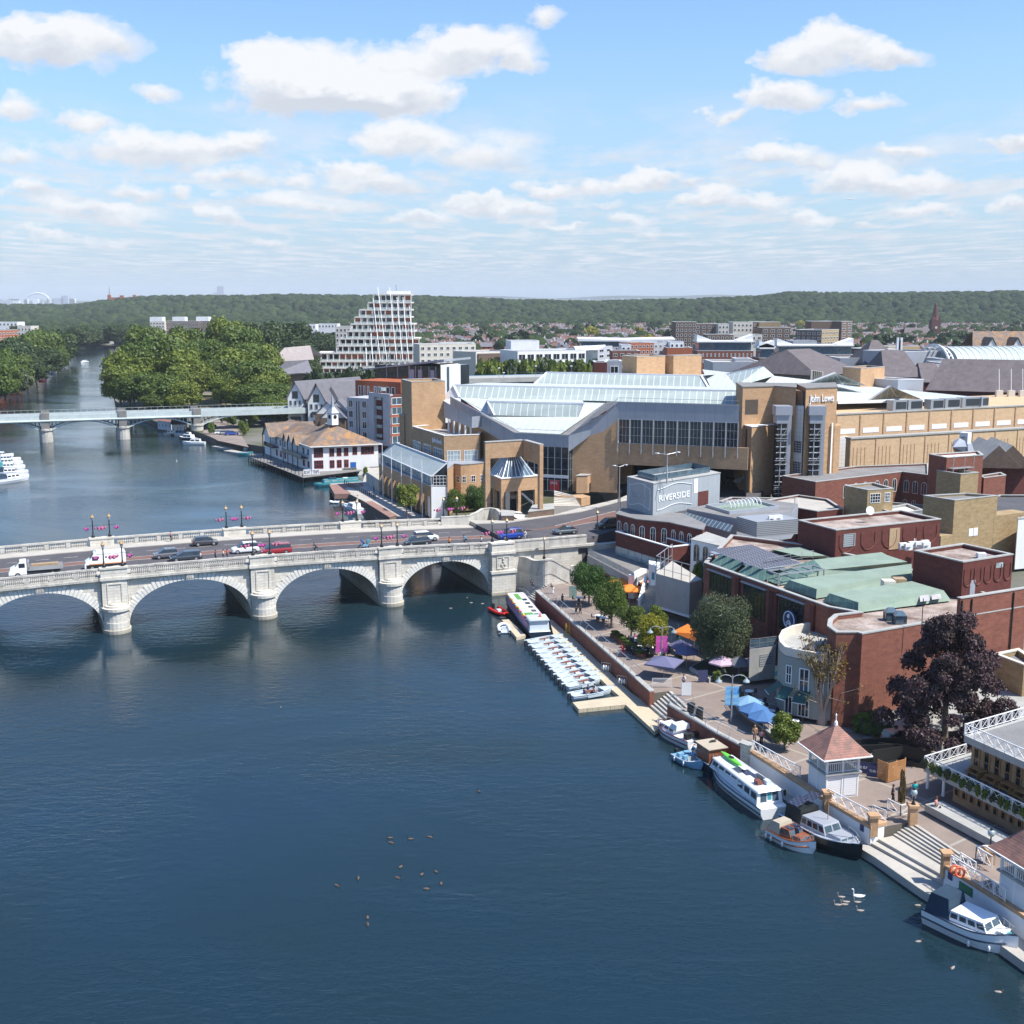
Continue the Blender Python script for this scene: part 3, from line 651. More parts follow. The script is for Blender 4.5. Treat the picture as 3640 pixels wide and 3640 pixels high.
low_out=[P(B6(2300,1400),.7),P(B6(1940,1165),.7),P(B6(1130,580),.7),P(B6(900,432),.7),P(B6(470,130),.7),P(B5(280,1395),.7),P(B5(0,1200),.7),P(B4(1400,980),.7),P(B4(1060,745),.7),P(B4(1000,670),.7)]
mb=MP([(p.x,p.y)for p in low_in+low_out],-1,.7);ground('lower_path',mb,'slabs')
sx=[P(C4(575,950),0),P(C4(815,1080),0)];sy=[P(C4(880,880),QZ),P(C4(1010,925),QZ)]
steps('stone_steps','old weathered steps beside the bridge abutment with person sitting',[V2(sx[0]),V2(sx[1])],[V2(sy[0]),V2(sy[1])],-.2,QZ,9,'sw')
def xrail(lbl,p0,p1,z0,z1=None,h=1.0,bay=1.15,gp='white railings with crossed panels'):
 z1=z0 if z1 is None else z1;p0,p1=Vt((p0[0],p0[1],z0)),Vt((p1[0],p1[1],z1));L=(p1-p0).length;n=max(1,round(L/bay));d=(p1-p0)/L
 t=tg('railing',lbl,'railing',p0,gp);U=Vt((0,0,1));a=MB()
 a.bar(p0+U*h,p1+U*h,.055,4);a.bar(p0+U*.12,p1+U*.12,.035,4);ob('rail',a,'white',t)
 for k in range(n+1):q=p0+d*(L*k/n);ob('post',MR(q,q+U*h,.045,4),'white',t)
 for k in range(n):
  a,b=p0+d*(L*(k+.12)/n),p0+d*(L*(k+.88)/n);q=MB();lo,hi=U*.16,U*(h-.08)
  q.bar(a+lo,a+hi,.022,4);q.bar(b+lo,b+hi,.022,4);q.bar(a+lo,b+hi,.022,4);q.bar(b+lo,a+hi,.022,4);ob('lattice_panel',q,'white',t)
 return t
zr=QZ+.4
w0=P(B4(1030,500),QZ);w1=P(B4(1500,765),QZ)
xrail('white crossed railing on river wall from grey pier to kiosk',w0,w1,zr)
xrail('white crossed railing on river wall from kiosk to orange pillar',P(B5(5,985),QZ),P(B5(400,1200),QZ),zr)
xrail('short white crossed railing beside the narrow steps',P(B5(440,1140),QZ),P(B5(572,1195),QZ),zr-.1)
xrail('white crossed railing round conical shrub planter, river side',P(B5(590,1075),QZ),P(B5(715,1140),QZ),zr-.1)
xrail('white crossed railing round conical shrub planter, short side',P(B5(715,1140),QZ),P(B5(812,1120),QZ),zr-.1)
xrail('white crossed railing above the orange lifebuoys',P(B6(1205,275),QZ),P(B6(1740,615),QZ),zr)
xrail('white crossed railing along top of the side steps, right',P(B6(1300,225),QZ),P(B6(1455,325),QZ),zr-.2)
xrail('white crossed railing round the low flower box',P(B6(1455,175),QZ),P(B6(1615,275),QZ),zr-.1)
xrail('white crossed railing returning to the lamp pillar',P(B6(1455,175),QZ),P(B6(1560,165),QZ),zr-.1)
def arcrail(lbl,pts,z0):
 t=tg('quay_railing',lbl,'railing',pts[0],'grey curved railings on the brick quay');top=MB();Us=Vt((0,0,1));tot=0
 for a,b in zip(pts,pts[1:]):
  d,nrm,L=fr(a,b);k=max(1,round(L/2.4));inn=Vt((-nrm.x,-nrm.y,0))
  for j in range(k):
   q=Vt((a[0],a[1],z0)).lerp(Vt((b[0],b[1],z0)),j/k);pts_=[q+inn*.55*(-1)*(1-cos(g))*-1+Us*1.1*sin(g)for g in(0,.35,.7,1.1,1.5)]
   ob('post',MB().pp(pts_,.035,4),'steel',t)
  o=inn*.52;A,B=Vt((a[0],a[1],z0))+o,Vt((b[0],b[1],z0))+o
  top.bar(A+Us*1.1,B+Us*1.1,.045,5)
  for hh,oo in((.35,.04),(.6,.12),(.85,.26)):top.bar(A-o+inn*oo+Us*hh,B-o+inn*oo+Us*hh,.012,3)
 ob('rail',top,'steel',t);return t
arcrail('grey curved railing on the brick quay above the trip boat',quay([B1(640,345),B1(940,620)]),QZ+.34)
arcrail('grey curved railing on the brick quay above the row of grey boats',quay([B1(940,620),B1(1420,1040),B1(1560,1165)]),QZ+.34)
arcrail('grey curved railing on the curved brick wall above the small cruisers',quay([B4(215,50),B4(450,190),B4(690,335),B4(915,450)]),QZ+.49)
def barrail(lbl,pts,z0,h=1.05,m='steel',bars=3,gap=2,r=.03,gp=None,pn=None):
 t=tg('guard_rail',lbl,'railing',(pts[0][0],pts[0][1],z0),gp);U=Vt((0,0,1));a=MB()
 P3=[Vt((p[0],p[1],p[2]if len(p)>2 and z0 is None else z0))for p in pts]
 for p,q in zip(P3,P3[1:]):
  for j in range(bars):a.bar(p+U*h*(j+1)/bars,q+U*h*(j+1)/bars,r if j==bars-1 else r*.6,4)
  k=max(1,round((q-p).length/gap))
  for j in range(k+(1 if q is P3[-1]else 0)):w_=p.lerp(q,j/k);a.bar(w_,w_+U*h,r,4)
  if pn:
   ob('glass_panel',MF([p+U*.1,q+U*.1,q+U*(h-.1),p+U*(h-.1)]),pn,t)
 ob('rail',a,m,t);return t
barrail('pale horizontal bar railing beside blue umbrella and steps',[P(B2(50,1225),QZ),P(B2(240,1225),QZ)],QZ,1.1,'white',7)
barrail('white metal handrail beside the plaza steps',[P(B2(290,1400),QZ),P(B2(450,1400),QZ)],QZ,1.1,'steel',2)
t=tg('pontoon','long cream plastic floating pontoon along the brick wall','pontoon',P(B1(1200,1100),0))
outer=[B1(1730,1655),B1(1445,1392),B1(985,1437),B1(925,1370),B1(1385,1310),B1(1250,1190),B1(820,745),B1(742,722),B1(700,560)]
inner=[B1(725,560),B1(960,765),B1(1500,1275),B1(1660,1385),B1(1860,1575)]
ob('deck',MP([P(q,.45)for q in inner+outer],.0,.45),'plastic_cream',t)
def box_at(p,w,l,h,rz=0,z0=0):
 c,s_=cos(rz),sin(rz);mb=MB();q=[(-l/2,-w/2),(l/2,-w/2),(l/2,w/2),(-l/2,w/2)];q=[(p[0]+x*c-y*s_,p[1]+x*s_+y*c)for x,y in q]
 return mb.pm(q,z0,z0+h)
for q in((1290,1215),(1010,905),(860,765),(1150,1060)):
 p=P(B1(*q),.45);ob('cleat',MX(p.x-.15,p.x+.15,p.y-.05,p.y+.05,.45,.58),'dm',t)
t=tg('pontoon','short cream floating pontoon beside the trip boat','pontoon',P(B1(340,640),0))
ob('deck',MP([P(B1(*q),.45)for q in((230,560),(300,556),(465,712),(375,732))],0,.45),'plastic_cream',t)
t=tg('ladder','small yellow step ladder standing on the pontoon','ladder',P(B1(880,715),.45));a=MB();p=P(B1(880,715),.45)
for x in(-.3,.3):a.bar(p+Vt((x,0,0)),p+Vt((x*.8,.5,1.6)),.04,4);a.bar(p+Vt((x,1,0)),p+Vt((x*.8,.55,1.6)),.03,4)
for k in range(6):a.bar(p+Vt((-.28,.09*k,.25*k)),p+Vt((.28,.09*k,.25*k)),.035,4)
M['yellow']=flat('yellow_paint',(.72,.45,.03));ob('frame',a,'yellow',t)
# -- boats
M['bw']=mat('white_gelcoat',(.76,.77,.77),.3,.04,spec=.5,coat=.3)
M['bg']=mat('pale_grey_gelcoat',(.5,.56,.6),.35,.05,spec=.5)
M['bn']=flat('navy_hull',(.02,.035,.06),.35);M['boat_black']=flat('black_hull',(.014,.02,.022),.35)
M['bt']=mat('teal_hull',(.06,.27,.31),.4,.08);M['boat_blue']=flat('blue_gelcoat',(.18,.36,.5),.35)
M['boat_wood']=mat('mahogany_hull',(.25,.085,.04),.35,.2,(2,2,2));M['boat_red']=flat('red_rubber',(.62,.02,.015),.5)
M['cv']=mat('navy_canvas',(.02,.045,.075),.8,.1);M['canvas_beige']=mat('beige_canvas',(.42,.36,.27),.8,.1)
M['solar']=mat('solar_cells',(.022,.027,.055),.3,.1,spec=.6,extra=chain(lines((1,0,0),.35,.03,(.25,.27,.3),.6),lines((0,1,0),.35,.03,(.25,.27,.3),.6)))
M['wood_seat']=mat('brown_bench',(.2,.07,.045),.5,.1);M['maroon']=flat('maroon_band',(.16,.02,.035));M['green_kayak']=flat('green_plastic',(.14,.55,.05),.35)
def hull(L,B,H,bow=.35,rise=.3,stern=.85,nseg=14,depth=.35):
 0
 def half(x):
  t=x/L
  if t<.35:return B/2*(stern+(1-stern)*min(1,t/.35))
  e=(t-(1-bow))/bow
  return B/2*(1 if e<=0 else max(.02,(1-e**2.2)))
 def top(x):t=x/L;return H+rise*max(0,(t-.45)/.55)**2
 a=MB();rings=[]
 for k in range(nseg+1):
  x=L*k/nseg;b=half(x);z=top(x);bx=x+(z*.25 if k==nseg else 0)
  rings.append([(bx,-b,z),(bx,-b*.97,z*.5),(x,-b*.8,.0),(x,-b*.4,-depth*(1 if k<nseg else.2)),(x,b*.4,-depth*(1 if k<nseg else.2)),(x,b*.8,.0),(bx,b*.97,z*.5),(bx,b,z)])
 a.loft(rings,0,close=False,cap=False);n=8;i0=0
 a.f.append(tuple(range(n)));a.m.append(0)
 return a,half,top
def deck_plate(a,L,half,top,x0,x1,mi=0,dz=-.03,k=10,shrink=.98):
 for j in range(k):
  xa,xb=x0+(x1-x0)*j/k,x0+(x1-x0)*(j+1)/k
  a.fc([(xa,-half(xa)*shrink,top(xa)+dz),(xb,-half(xb)*shrink,top(xb)+dz),(xb,half(xb)*shrink,top(xb)+dz),(xa,half(xa)*shrink,top(xa)+dz)],mi)
def rim(a,L,half,top,x0,x1,r=.05,mi=0,dz=0,k=14):
 for sg in(-1,1):
  pts=[Vt((x0+(x1-x0)*j/k,sg*half(x0+(x1-x0)*j/k),top(x0+(x1-x0)*j/k)+dz))for j in range(k+1)];a.pp(pts,r,5,mi)
def cabin(a,x0,x1,w0,w1,z0,z1,rake0=.3,rake1=.6,mi=0,tum=.12):
 a.hx([(x0,-w0/2,z0),(x1,-w1/2,z0),(x1,w1/2,z0),(x0,w0/2,z0),(x0+rake0,-w0/2+tum,z1),(x1-rake1,-w1/2+tum,z1),(x1-rake1,w1/2-tum,z1),(x0+rake0,w0/2-tum,z1)],mi)
def sidewin(t,x0,x1,w0,w1,z0,z1,n,rake0=.3,rake1=.6,tum=.12,f0=.3,f1=.8,pane='glass',cx0=None,cx1=None):
 0
 for sg in(-1,1):
  for k in range(n):
   fa,fb=(k+.12)/n,(k+.88)/n
   def pt(f,g):
    xa=(x0+rake0*g)+((x1-rake1*g)-(x0+rake0*g))*f;ww=(w0+(w1-w0)*f)/2-tum*g+.012;return(xa,sg*ww,z0+(z1-z0)*g)
   ob('side_window',MF([pt(fa,f0),pt(fb,f0),pt(fb,f1),pt(fa,f1)]),pane,t)
def place(t,stern,bow,z=0):
 a,b=P(stern,z),P(bow,z);t.location=(a.x,a.y,0);t.rotation_euler=(0,0,atan2(b.y-a.y,b.x-a.x));return(V2(b)-V2(a)).length
def blen(stern,bow):return(V2(P(bow,0))-V2(P(stern,0))).length
def fenders(t,xs,half,z=.35,sg=-1):
 for x in xs:ob('fender',MB().lt((x,sg*(half(x)+.1),z-.25),[(.02,0),(.1,.08),(.11,.4),(.02,.5)],7),'bw',t,smooth=True)
L=blen(B1(480,812),B1(830,752))
def hire_boat():
 t=tg('hire_boat','first pale grey open hire boat in the row, next to the trip boat','motor boat',(0,0,0),'grey open hire boats moored at the pontoon',local=True);Bm=1.9
 h,half,top=hull(L,Bm,.55,.5,.25,.86);ob('hull',h,'bg',t,smooth=False)
 a=MB();rim(a,L,half,top,.05,L-.05,.05);deck_plate(a,L,half,top,L*.74,L*.985);deck_plate(a,L,half,top,.02,L*.16,k=4);ob('deck',a,'bg',t)
 a=MB();
 for j in range(10):
  xa,xb=L*.16+L*.58*j/10,L*.16+L*.58*(j+1)/10;a.fc([(xa,-half(xa)*.9,.12),(xb,-half(xb)*.9,.12),(xb,half(xb)*.9,.12),(xa,half(xa)*.9,.12)])
 a.box(L*.16,L*.3,-.55,.55,.12,.52);ob('cockpit_floor',a,'bg',t)
 a=MB()
 for sg in(-1,1):a.box(L*.32,L*.68,sg*half(L*.5)-.4 if sg>0 else-half(L*.5)+.0,sg*half(L*.5)if sg>0 else-half(L*.5)+.4,.12,.42)
 ob('side_bench',a,'bg',t)
 ob('table',MX(L*.36,L*.62,-.24,.24,.58,.64).box(L*.48,L*.5,-.05,.05,.12,.58),'wood_seat',t)
 ob('outboard',MX(-.35,-.02,-.15,.15,-.2,.72).box(-.55,-.3,-.05,.05,.62,.7),'dm',t);return t
hb=hire_boat()
st0,st1,bo0,bo1=(478,815),(852,1248),(830,752),(1256,1152)
for k in range(10):
 f=k/9;s_,b_=B1(st0[0]+(st1[0]-st0[0])*f,st0[1]+(st1[1]-st0[1])*f),B1(bo0[0]+(bo1[0]-bo0[0])*f,bo0[1]+(bo1[1]-bo0[1])*f)
 o=hb if k==0 else copy_tree(hb,lbl='pale grey open hire boat in the middle of the row at the pontoon')
 if k==9:o['label']='last pale grey open hire boat of the packed row, nearest camera'
 place(o,s_,b_)
o=copy_tree(hb,lbl='pale grey hire boat carrying passengers beside the pontoon arm');place(o,B1(905,1340),B1(1318,1268));boat_pass=o
def crz(lbl,stern,bow,Bm,hullm,cab,band=None,H_=.95,cabs=(),canopy=None,gp=None,deckm='bw',fend=(),rails=True,name='cabin_cruiser',cat='cabin cruiser',screens=True,rise=.35):
 0
 L=blen(stern,bow);t=tg(name,lbl,cat,(0,0,0),gp,local=True);h,half,top=hull(L,Bm,H_,.45,rise,.88)
 ob('hull',h,hullm,t)
 a=MB();deck_plate(a,L,half,top,.0,L*.99,0,-.04,14);ob('deck',a,deckm,t)
 a=MB();rim(a,L,half,top,.0,L,.06,0);ob('gunwale',a,band or 'bw',t)
 if band:a=MB();rim(a,L,lambda x:half(x)+.01,lambda x:top(x)*.55,.0,L*.97,.07);ob('stripe',a,band,t)
 for(x0,x1,w_,z0,z1,nw)in cabs:
  a=MB();cabin(a,x0*L,x1*L,w_,w_*.9,z0,z1,.1*(z1-z0),.55*(z1-z0));ob('cabin',a,cab,t)
  if nw:sidewin(t,x0*L,x1*L,w_,w_*.9,z0,z1,nw,.1*(z1-z0),.55*(z1-z0),pane='glass')
  if screens:
   r1=.55*(z1-z0);f=lambda g,s_:(x1*L-r1*g+.02,s_*(w_*.45-.12*g)*.88,z0+(z1-z0)*g)
   for s0_,s1_ in((-1,-.08),(.08,1)):ob('windscreen',MF([f(.25,s0_),f(.25,s1_),f(.85,s1_),f(.85,s0_)]),'gb',t)
 if canopy:
  x0,x1,w_,z0,z1,m_=canopy;a=MB();cabin(a,x0*L,x1*L,w_,w_,z0,z1,.35,.25,0,.22);ob('canopy',a,m_,t)
 if rails:
  a=MB();k=6;pts=[]
  for sg in(-1,1):
   pp=[Vt((L*(.7+.3*j/k),sg*half(min(L*(.7+.3*j/k),L*.985))*.95,top(L*(.7+.3*j/k))+.5))for j in range(k+1)];a.pp(pp,.025,4)
   for p in pp[::2]:a.bar(p,p-Vt((0,0,.5)),.02,4)
  ob('pulpit_rail',a,'steel',t)
 fenders(t,[f*L for f in fend],half);place(t,stern,bow);t['L']=L;return t,L,half,top
cb,L,hf,tp=crz('white cabin cruiser with maroon band, farthest upstream below the curved wall',B4(478,448),B4(118,268),2.5,'bw','bw','maroon',.95,[(.42,.86,1.9,.95,1.5,3),(.34,.56,1.9,1.4,2.0,0)],fend=(.3,.8))
ob('outboard',MX(-.5,-.02,-.2,.2,-.2,1.2),'black',cb)
a=MB();ob('seat',MX(.5,1.1,-.8,-.2,.95,1.5).box(.5,1.1,.2,.8,.95,1.5),'black',cb)
cb,L,hf,tp=crz('small pale blue speedboat with open cockpit and low windscreen',B4(300,535),B4(532,650),2.0,'boat_blue','boat_blue',None,.6,[],rails=False,name='speedboat',cat='speedboat',deckm='boat_blue',fend=(.2,.6))
ob('seat',MX(.7,1.2,-.75,-.1,.55,.95).box(.7,1.2,.1,.75,.55,.95).box(1.6,2.0,-.75,-.1,.55,.95).box(1.6,2.0,.1,.75,.55,.95),'boat_blue',cb)
ob('windscreen',MF([(2.6,-.8,.6),(2.6,.8,.6),(2.35,.7,1.05),(2.35,-.7,1.05)]),'gp',cb);ob('outboard',MX(-.4,-.02,-.15,.15,-.2,.95),'black',cb)
cb,L,hf,tp=crz('old wooden cabin boat with cream roof and plywood wheelhouse',B4(690,665),B4(450,500),2.3,'bn','bg',None,.8,[(.5,.85,1.7,.8,1.4,2)],rails=False,name='wooden_boat',cat='boat',deckm='boat_wood',fend=())
a=MB();cabin(a,.0*L+.1,.52*L,1.9,1.9,.8,2.3,0,0,0,.0);ob('wheelhouse',a,'boat_wood',cb);ob('roof',MX(-.1,.56*L,-1.1,1.1,2.3,2.38),'canvas_beige',cb)
ob('solar_panel',MB().hx([(.3*L,-.9,2.7),(.4*L,-.9,2.4),(.4*L,-.1,2.4),(.3*L,-.1,2.7),(.3*L,-.9,2.73),(.4*L,-.9,2.43),(.4*L,-.1,2.43),(.3*L,-.1,2.73)]),'solar',cb)
cb,L,hf,tp=crz('long white river cruiser with wide flat roof carrying a green kayak',B4(1250,1130),B4(655,672),3.3,'bw','bw','bn',1.0,[],rails=True,fend=(.3,.55,.75),name='river_cruiser',cat='river cruiser',screens=False)
a=MB();a.hx([(.9,-1.35,1.0),(L*.9,-1.15,1.15),(L*.9,1.15,1.15),(.9,1.35,1.0),(1.1,-1.2,2.25),(L*.84,-1.0,2.2),(L*.84,1.0,2.2),(1.1,1.2,2.25)]);ob('cabin',a,'bw',cb)
ob('roof',MB().hx([(.8,-1.3,2.25),(L*.86,-1.1,2.2),(L*.86,1.1,2.2),(.8,1.3,2.25),(.9,-1.2,2.34),(L*.85,-1.0,2.3),(L*.85,1.0,2.3),(.9,1.2,2.34)]),'bw',cb)
sidewin(cb,.9,L*.9,2.7,2.3,1.0,2.22,7,.2,L*.06,.15,.38,.82)
for y0,y1 in((-.95,-.3),(.3,.95)):ob('stern_window',MF([(.93,y0,1.25),(.93,y1,1.25),(1.06,y1*.95,2.05),(1.06,y0*.95,2.05)]),'gb',cb)
ob('stern_door',MF([(.92,-.22,1.05),(.92,.22,1.05),(1.05,.22,2.1),(1.05,-.22,2.1)]),'bt',cb)
for x0,y0 in((.3,-.4),(.4,.0),(.47,.45)):ob('solar_panel',MX(L*x0,L*x0+1.2,y0-.5,y0+.3,2.36,2.4),'solar',cb)
ob('grab_rail',MR((1.5,-.95,2.45),(L*.7,-.8,2.4),.025,4).bar((1.5,.95,2.45),(L*.7,.8,2.4),.025,4),'steel',cb)
def on_boat(cb,x,y,z):r=cb.rotation_euler[2];return Vt((cb.location[0]+x*cos(r)-y*sin(r),cb.location[1]+x*sin(r)+y*cos(r),z))
def kayak(lbl,p,rz,m,L=3.4,gp=None):
 t=tg('kayak',lbl,'kayak',p,gp,rz,True);r=[[(L*k/8-L/2,.36*sin(pi*k/8)**.6*cos(g)+0,.16+.15*sin(pi*k/8)**.5*sin(g))for g in[2*pi*j/8 for j in range(8)]]for k in range(9)]
 ob('hull',MB().loft(r),m,t,smooth=True);ob('cockpit',MB().lt((0,0,.3),[(.26,0),(.26,.03),(.2,.03)],8,0,1.6,.9),'black',t);return t
kayak('bright green kayak on the roof of the long river cruiser',on_boat(cb,L*.72,-.1,2.42),cb.rotation_euler[2],'green_kayak',4.2)
for k,(x,y,c)in en(((.22,.3,'wood_seat'),(.27,-.3,'dm'),(.2,-.5,'bg'))):
 p=on_boat(cb,L*x,y,2.36);sn('storage_box',box_at(p,.5,.7,.35,cb.rotation_euler[2],2.36),c,['brown crate on the stern roof of the long river cruiser','dark crate on the roof of the long river cruiser','pale grey crate near the stern roof edge of the long river cruiser'][k],'crate',p)
cb,L,hf,tp=crz('varnished brown wooden cruiser with beige canvas hood and solar panels',B4(1235,1290),B4(1625,1478),2.4,'bw','boat_wood','boat_wood',.85,[(.34,.62,1.9,.85,1.55,2),(.62,.84,1.6,.85,1.2,0)],canopy=(.04,.36,1.9,.85,1.75,'canvas_beige'),fend=(.06,.2,.5),deckm='boat_wood')
for x0,y0 in((.4,-.6),(.4,.15),(.52,.0)):ob('solar_panel',MX(L*x0,L*x0+.7,y0,y0+.5,1.56,1.6),'solar',cb)
cb,L,hf,tp=crz('dark grey steel cruiser with black hull and two raised solar panels',B4(1400,1175),B5(305,1540),3.0,'boat_black','lp',None,1.15,[(.3,.66,2.3,1.1,2.0,4),(.66,.86,1.9,1.1,1.5,0)],fend=(.55,),deckm='lp',name='steel_cruiser',cat='cabin cruiser')
a=MB();cabin(a,.06*L,.3*L,2.3,2.3,1.1,2.4,.1,.1);ob('cockpit_cover',a,'black',cb)
for y0,zz0 in((-1.3,2.6),(.25,2.7)):ob('solar_panel',MB().hx([(.12*L,y0,zz0),(.27*L,y0,zz0+.05),(.27*L,y0+1.3,zz0+.45),(.12*L,y0+1.3,zz0+.4),(.12*L,y0,zz0+.05),(.27*L,y0,zz0+.1),(.27*L,y0+1.3,zz0+.5),(.12*L,y0+1.3,zz0+.45)]),'solar',cb)
ob('mast',MR((.52*L,.3,2.0),(.52*L,.3,3.8),.04,5),'timber',cb)
cb,L,hf,tp=crz('white cabin cruiser with dark navy stern canopy, nearest the camera',B6(1012,735),B6(1815,1090),3.0,'bw','bw','bn',1.25,[(.33,.78,2.4,1.3,2.0,4)],canopy=(.03,.34,2.5,1.25,2.75,'cv'),fend=(.62,.82))
ob('fore_hatch',MX(.84*L,.93*L,-.5,.5,1.5,1.62),'white',cb);ob('foredeck_cover',MF([(.93*L,-.45,1.52),(.985*L,0,1.6),(.93*L,.45,1.52)]),'bt',cb)
s_,b_=B1(610,745),B1(345,400);L=blen(s_,b_);t=tg('trip_boat','long white and purple trip boat decorated with balloons and bunting','trip boat',(0,0,0),local=True);place(t,s_,b_)
h,half,top=hull(L,3.3,.95,.12,.2,.93);ob('hull',h,'bn',t);a=MB();deck_plate(a,L,half,top,0,L*.99,0,-.03,16);ob('deck',a,'bw',t)
M['purple']=mat('purple_panel',(.32,.2,.36),.5,.25,(1.5,1.5,.2));M['art_green']=flat('artificial_grass',(.1,.28,.06),.9)
ob('side_panel',MX(1.5,L-1.2,-1.5,-1.42,.95,1.9).box(1.5,L-1.2,1.42,1.5,.95,1.9),'purple',t)
ob('roof',MB().hx([(3.3,-1.42,1.9),(L-1.6,-1.42,1.9),(L-1.6,1.42,1.9),(3.3,1.42,1.9),(3.3,-1.2,2.1),(L-1.6,-1.2,2.1),(L-1.6,1.2,2.1),(3.3,1.2,2.1)]),'bw',t)
ob('wheelhouse',MB().hx([(.5,-1.4,.9),(3.3,-1.45,.9),(3.3,1.45,.9),(.5,1.4,.9),(.75,-1.3,2.4),(3.3,-1.35,2.45),(3.3,1.35,2.45),(.75,1.3,2.4)]),'bg',t)
ob('wheelhouse_roof',MB().hx([(.4,-1.45,2.4),(3.4,-1.5,2.45),(3.4,1.5,2.45),(.4,1.45,2.4),(.4,-1.3,2.52),(3.4,-1.35,2.57),(3.4,1.35,2.57),(.4,1.3,2.52)]),'bg',t)
ob('door',MF([(.56,-.35,1),(.56,.35,1),(.72,.35,2.2),(.72,-.35,2.2)]),'black',t)
for y0,y1 in((-1.2,-.5),(.5,1.2)):ob('window',MF([(.62,y0,1.4),(.62,y1,1.4),(.73,y1,2.2),(.73,y0,2.2)]),'gb',t)
for k in range(5):ob('skylight',MX(4.5+k*2.2,5.6+k*2.2,-.9,-.2,2.11,2.14),'glass',t)
ob('grass_mat',MX(3.6,6.2,-.1,1.1,2.11,2.16).box(L-6,L-2.5,-.2,.5,2.11,2.15),'art_green',t)
a=MB();rim(a,L,half,lambda x:2.5,L*.62,L*.98,.03)
for k in range(8):
 x=L*.62+L*.36*k/7
 for sg in(-1,1):a.bar((x,sg*half(x),.95),(x,sg*half(x),2.5),.02,4)
ob('deck_rail',a,'steel',t)
BAL=[('red',(.6,.03,.04)),('orange',(.8,.25,.03)),('yellow',(.8,.6,.05)),('pink',(.75,.12,.35)),('green',(.15,.5,.1)),('pale blue',(.3,.5,.75))]
for nm,c in BAL:M['bal_'+nm]=flat('balloon_'+nm.replace(' ','_'),c,.3)
random.seed(5)
for k in range(26):
 nm=BAL[(k*7+k//3)%6][0];x=3.4+(L-6)*k/26;q=Vt((x,1.5 if k<26 else 0,2.15+.15*random.random()))
 ob('balloon',MB().blob(q,(.2,.2,.23),8,6),'bal_'+nm,t,smooth=True)
for k in range(8):ob('bunting',MF([(4+k*1.3,-1.52,1.9),(4.5+k*1.3,-1.52,1.9),(4.25+k*1.3,-1.53,1.55)]),'bal_'+BAL[k%6][0],t)
c_=on_boat(t,2.2,-.4,2.56);tt=tg('traffic_cone','orange traffic cone on the trip boat wheelhouse roof','cone',c_);ob('cone',MB().lt(c_,[(.26,0),(.26,.04),(.17,.04),(.03,.6)],8),flat('cone_orange',(.75,.12,.03)),tt)
def rib(lbl,s_,b_,m,W,motor=True,z=.35):
 L=blen(s_,b_);t=tg('inflatable_boat',lbl,'inflatable boat',(0,0,0),local=True);place(t,s_,b_);r=.24
 pts=[Vt((0,-W/2,z))]+[Vt((L*.62,-W/2,z))]+[Vt((L*.62+(L*.33)*sin(g),-W/2*cos(g),z+.12*sin(g)))for g in[pi*k/8 for k in range(1,8)]]+[Vt((L*.62,W/2,z)),Vt((0,W/2,z))]
 ob('tube',MB().pp(pts,r,8),m,t,smooth=True);ob('floor',MX(.1,L*.75,-W/2,W/2,.1,.18),'bg' if m=='bw' else 'dm',t)
 ob('seat',MX(L*.35,L*.5,-.3,.3,.18,.6),'bw' if m!='bw' else 'bg',t)
 if motor:ob('outboard',MX(-.3,.1,-.18,.18,.1,1),'black',t)
 return t
r_=rib('red inflatable rescue boat tied ahead of the trip boat',B1(150,465),B1(275,535),'boat_red',1.6)
ob('roll_bar',MB().pp([Vt((.3,-.75,.5)),Vt((.3,-.75,1.9)),Vt((.3,.75,1.9)),Vt((.3,.75,.5))],.03,4),'dm',r_)
rib('white inflatable tender with rounded tubes beside short pontoon',B1(262,700),B1(240,625),'bw',1.5,False,.3)
s_,b_=C1(1530,1075),C1(955,1115);L=blen(s_,b_);t=tg('narrowboat','teal narrowboat moored in front of the white boathouse','narrowboat',(0,0,0),local=True);place(t,s_,b_,.9)
h,half,top=hull(L,2.1,.75,.12,.15,.9);ob('hull',h,'bt',t);a=MB();deck_plate(a,L,half,top,0,L*.99,0,-.03,12);ob('deck',a,'bt',t)
a=MB();cabin(a,1.0,L-2.2,1.7,1.7,.72,1.7,0,.1,0,.12);ob('cabin',a,'bt',t);sidewin(t,1,L-2.2,1.7,1.7,.72,1.7,5,0,.1,f0=.45,f1=.75,pane='gp')
ob('roof_box',MX(L*.55,L*.7,-.5,.5,1.7,2.1),'cv',t);ob('roof_hatch',MX(L*.3,L*.4,-.4,.3,1.7,1.85),'white',t)
crz('white cruiser with open timber cockpit near red paved ramp',C1(1360,1345),C1(1190,1255),2.5,'bw','bw','bn',.9,[(.35,.75,1.8,.9,1.4,3)])
crz('white cruiser with tall windscreen close behind the bridge parapet',A6(815,480),A6(690,440),2.8,'bw','bw','bn',1.0,[(.25,.62,2.1,1,2.0,3),(.6,.85,1.7,1,1.4,0)])
rib('tiny white dinghy beside the moored cruisers behind the bridge',A6(650,400),A6(575,400),'bw',1.2,False,.25)
for k,(s_,b_,lb,cm)in en([((-60,262),(212,222),'white motor yacht with sharp bow, frontmost at the left edge','cv'),((-60,200),(205,190),'white cruiser with navy cover, second at the left edge','cv'),((-60,160),(182,150),'white cruiser with rolled blue cover, middle of the left edge group','bt'),((-70,125),(165,118),'white boat under a bright blue cover at the left edge','boat_blue'),((-70,98),(150,92),'white boat with dark red cover at the left edge','maroon'),((-80,70),(95,62),'small white boat farthest back at the left edge','cv')]):
 crz(lb,A5(*s_),A5(*b_),3.2,'bw','bw',None,1.2,[(.35,.72,2.4,1.2,2.1,3)],canopy=(.05,.36,2.4,1.2,2.4,cm),rails=k==0)
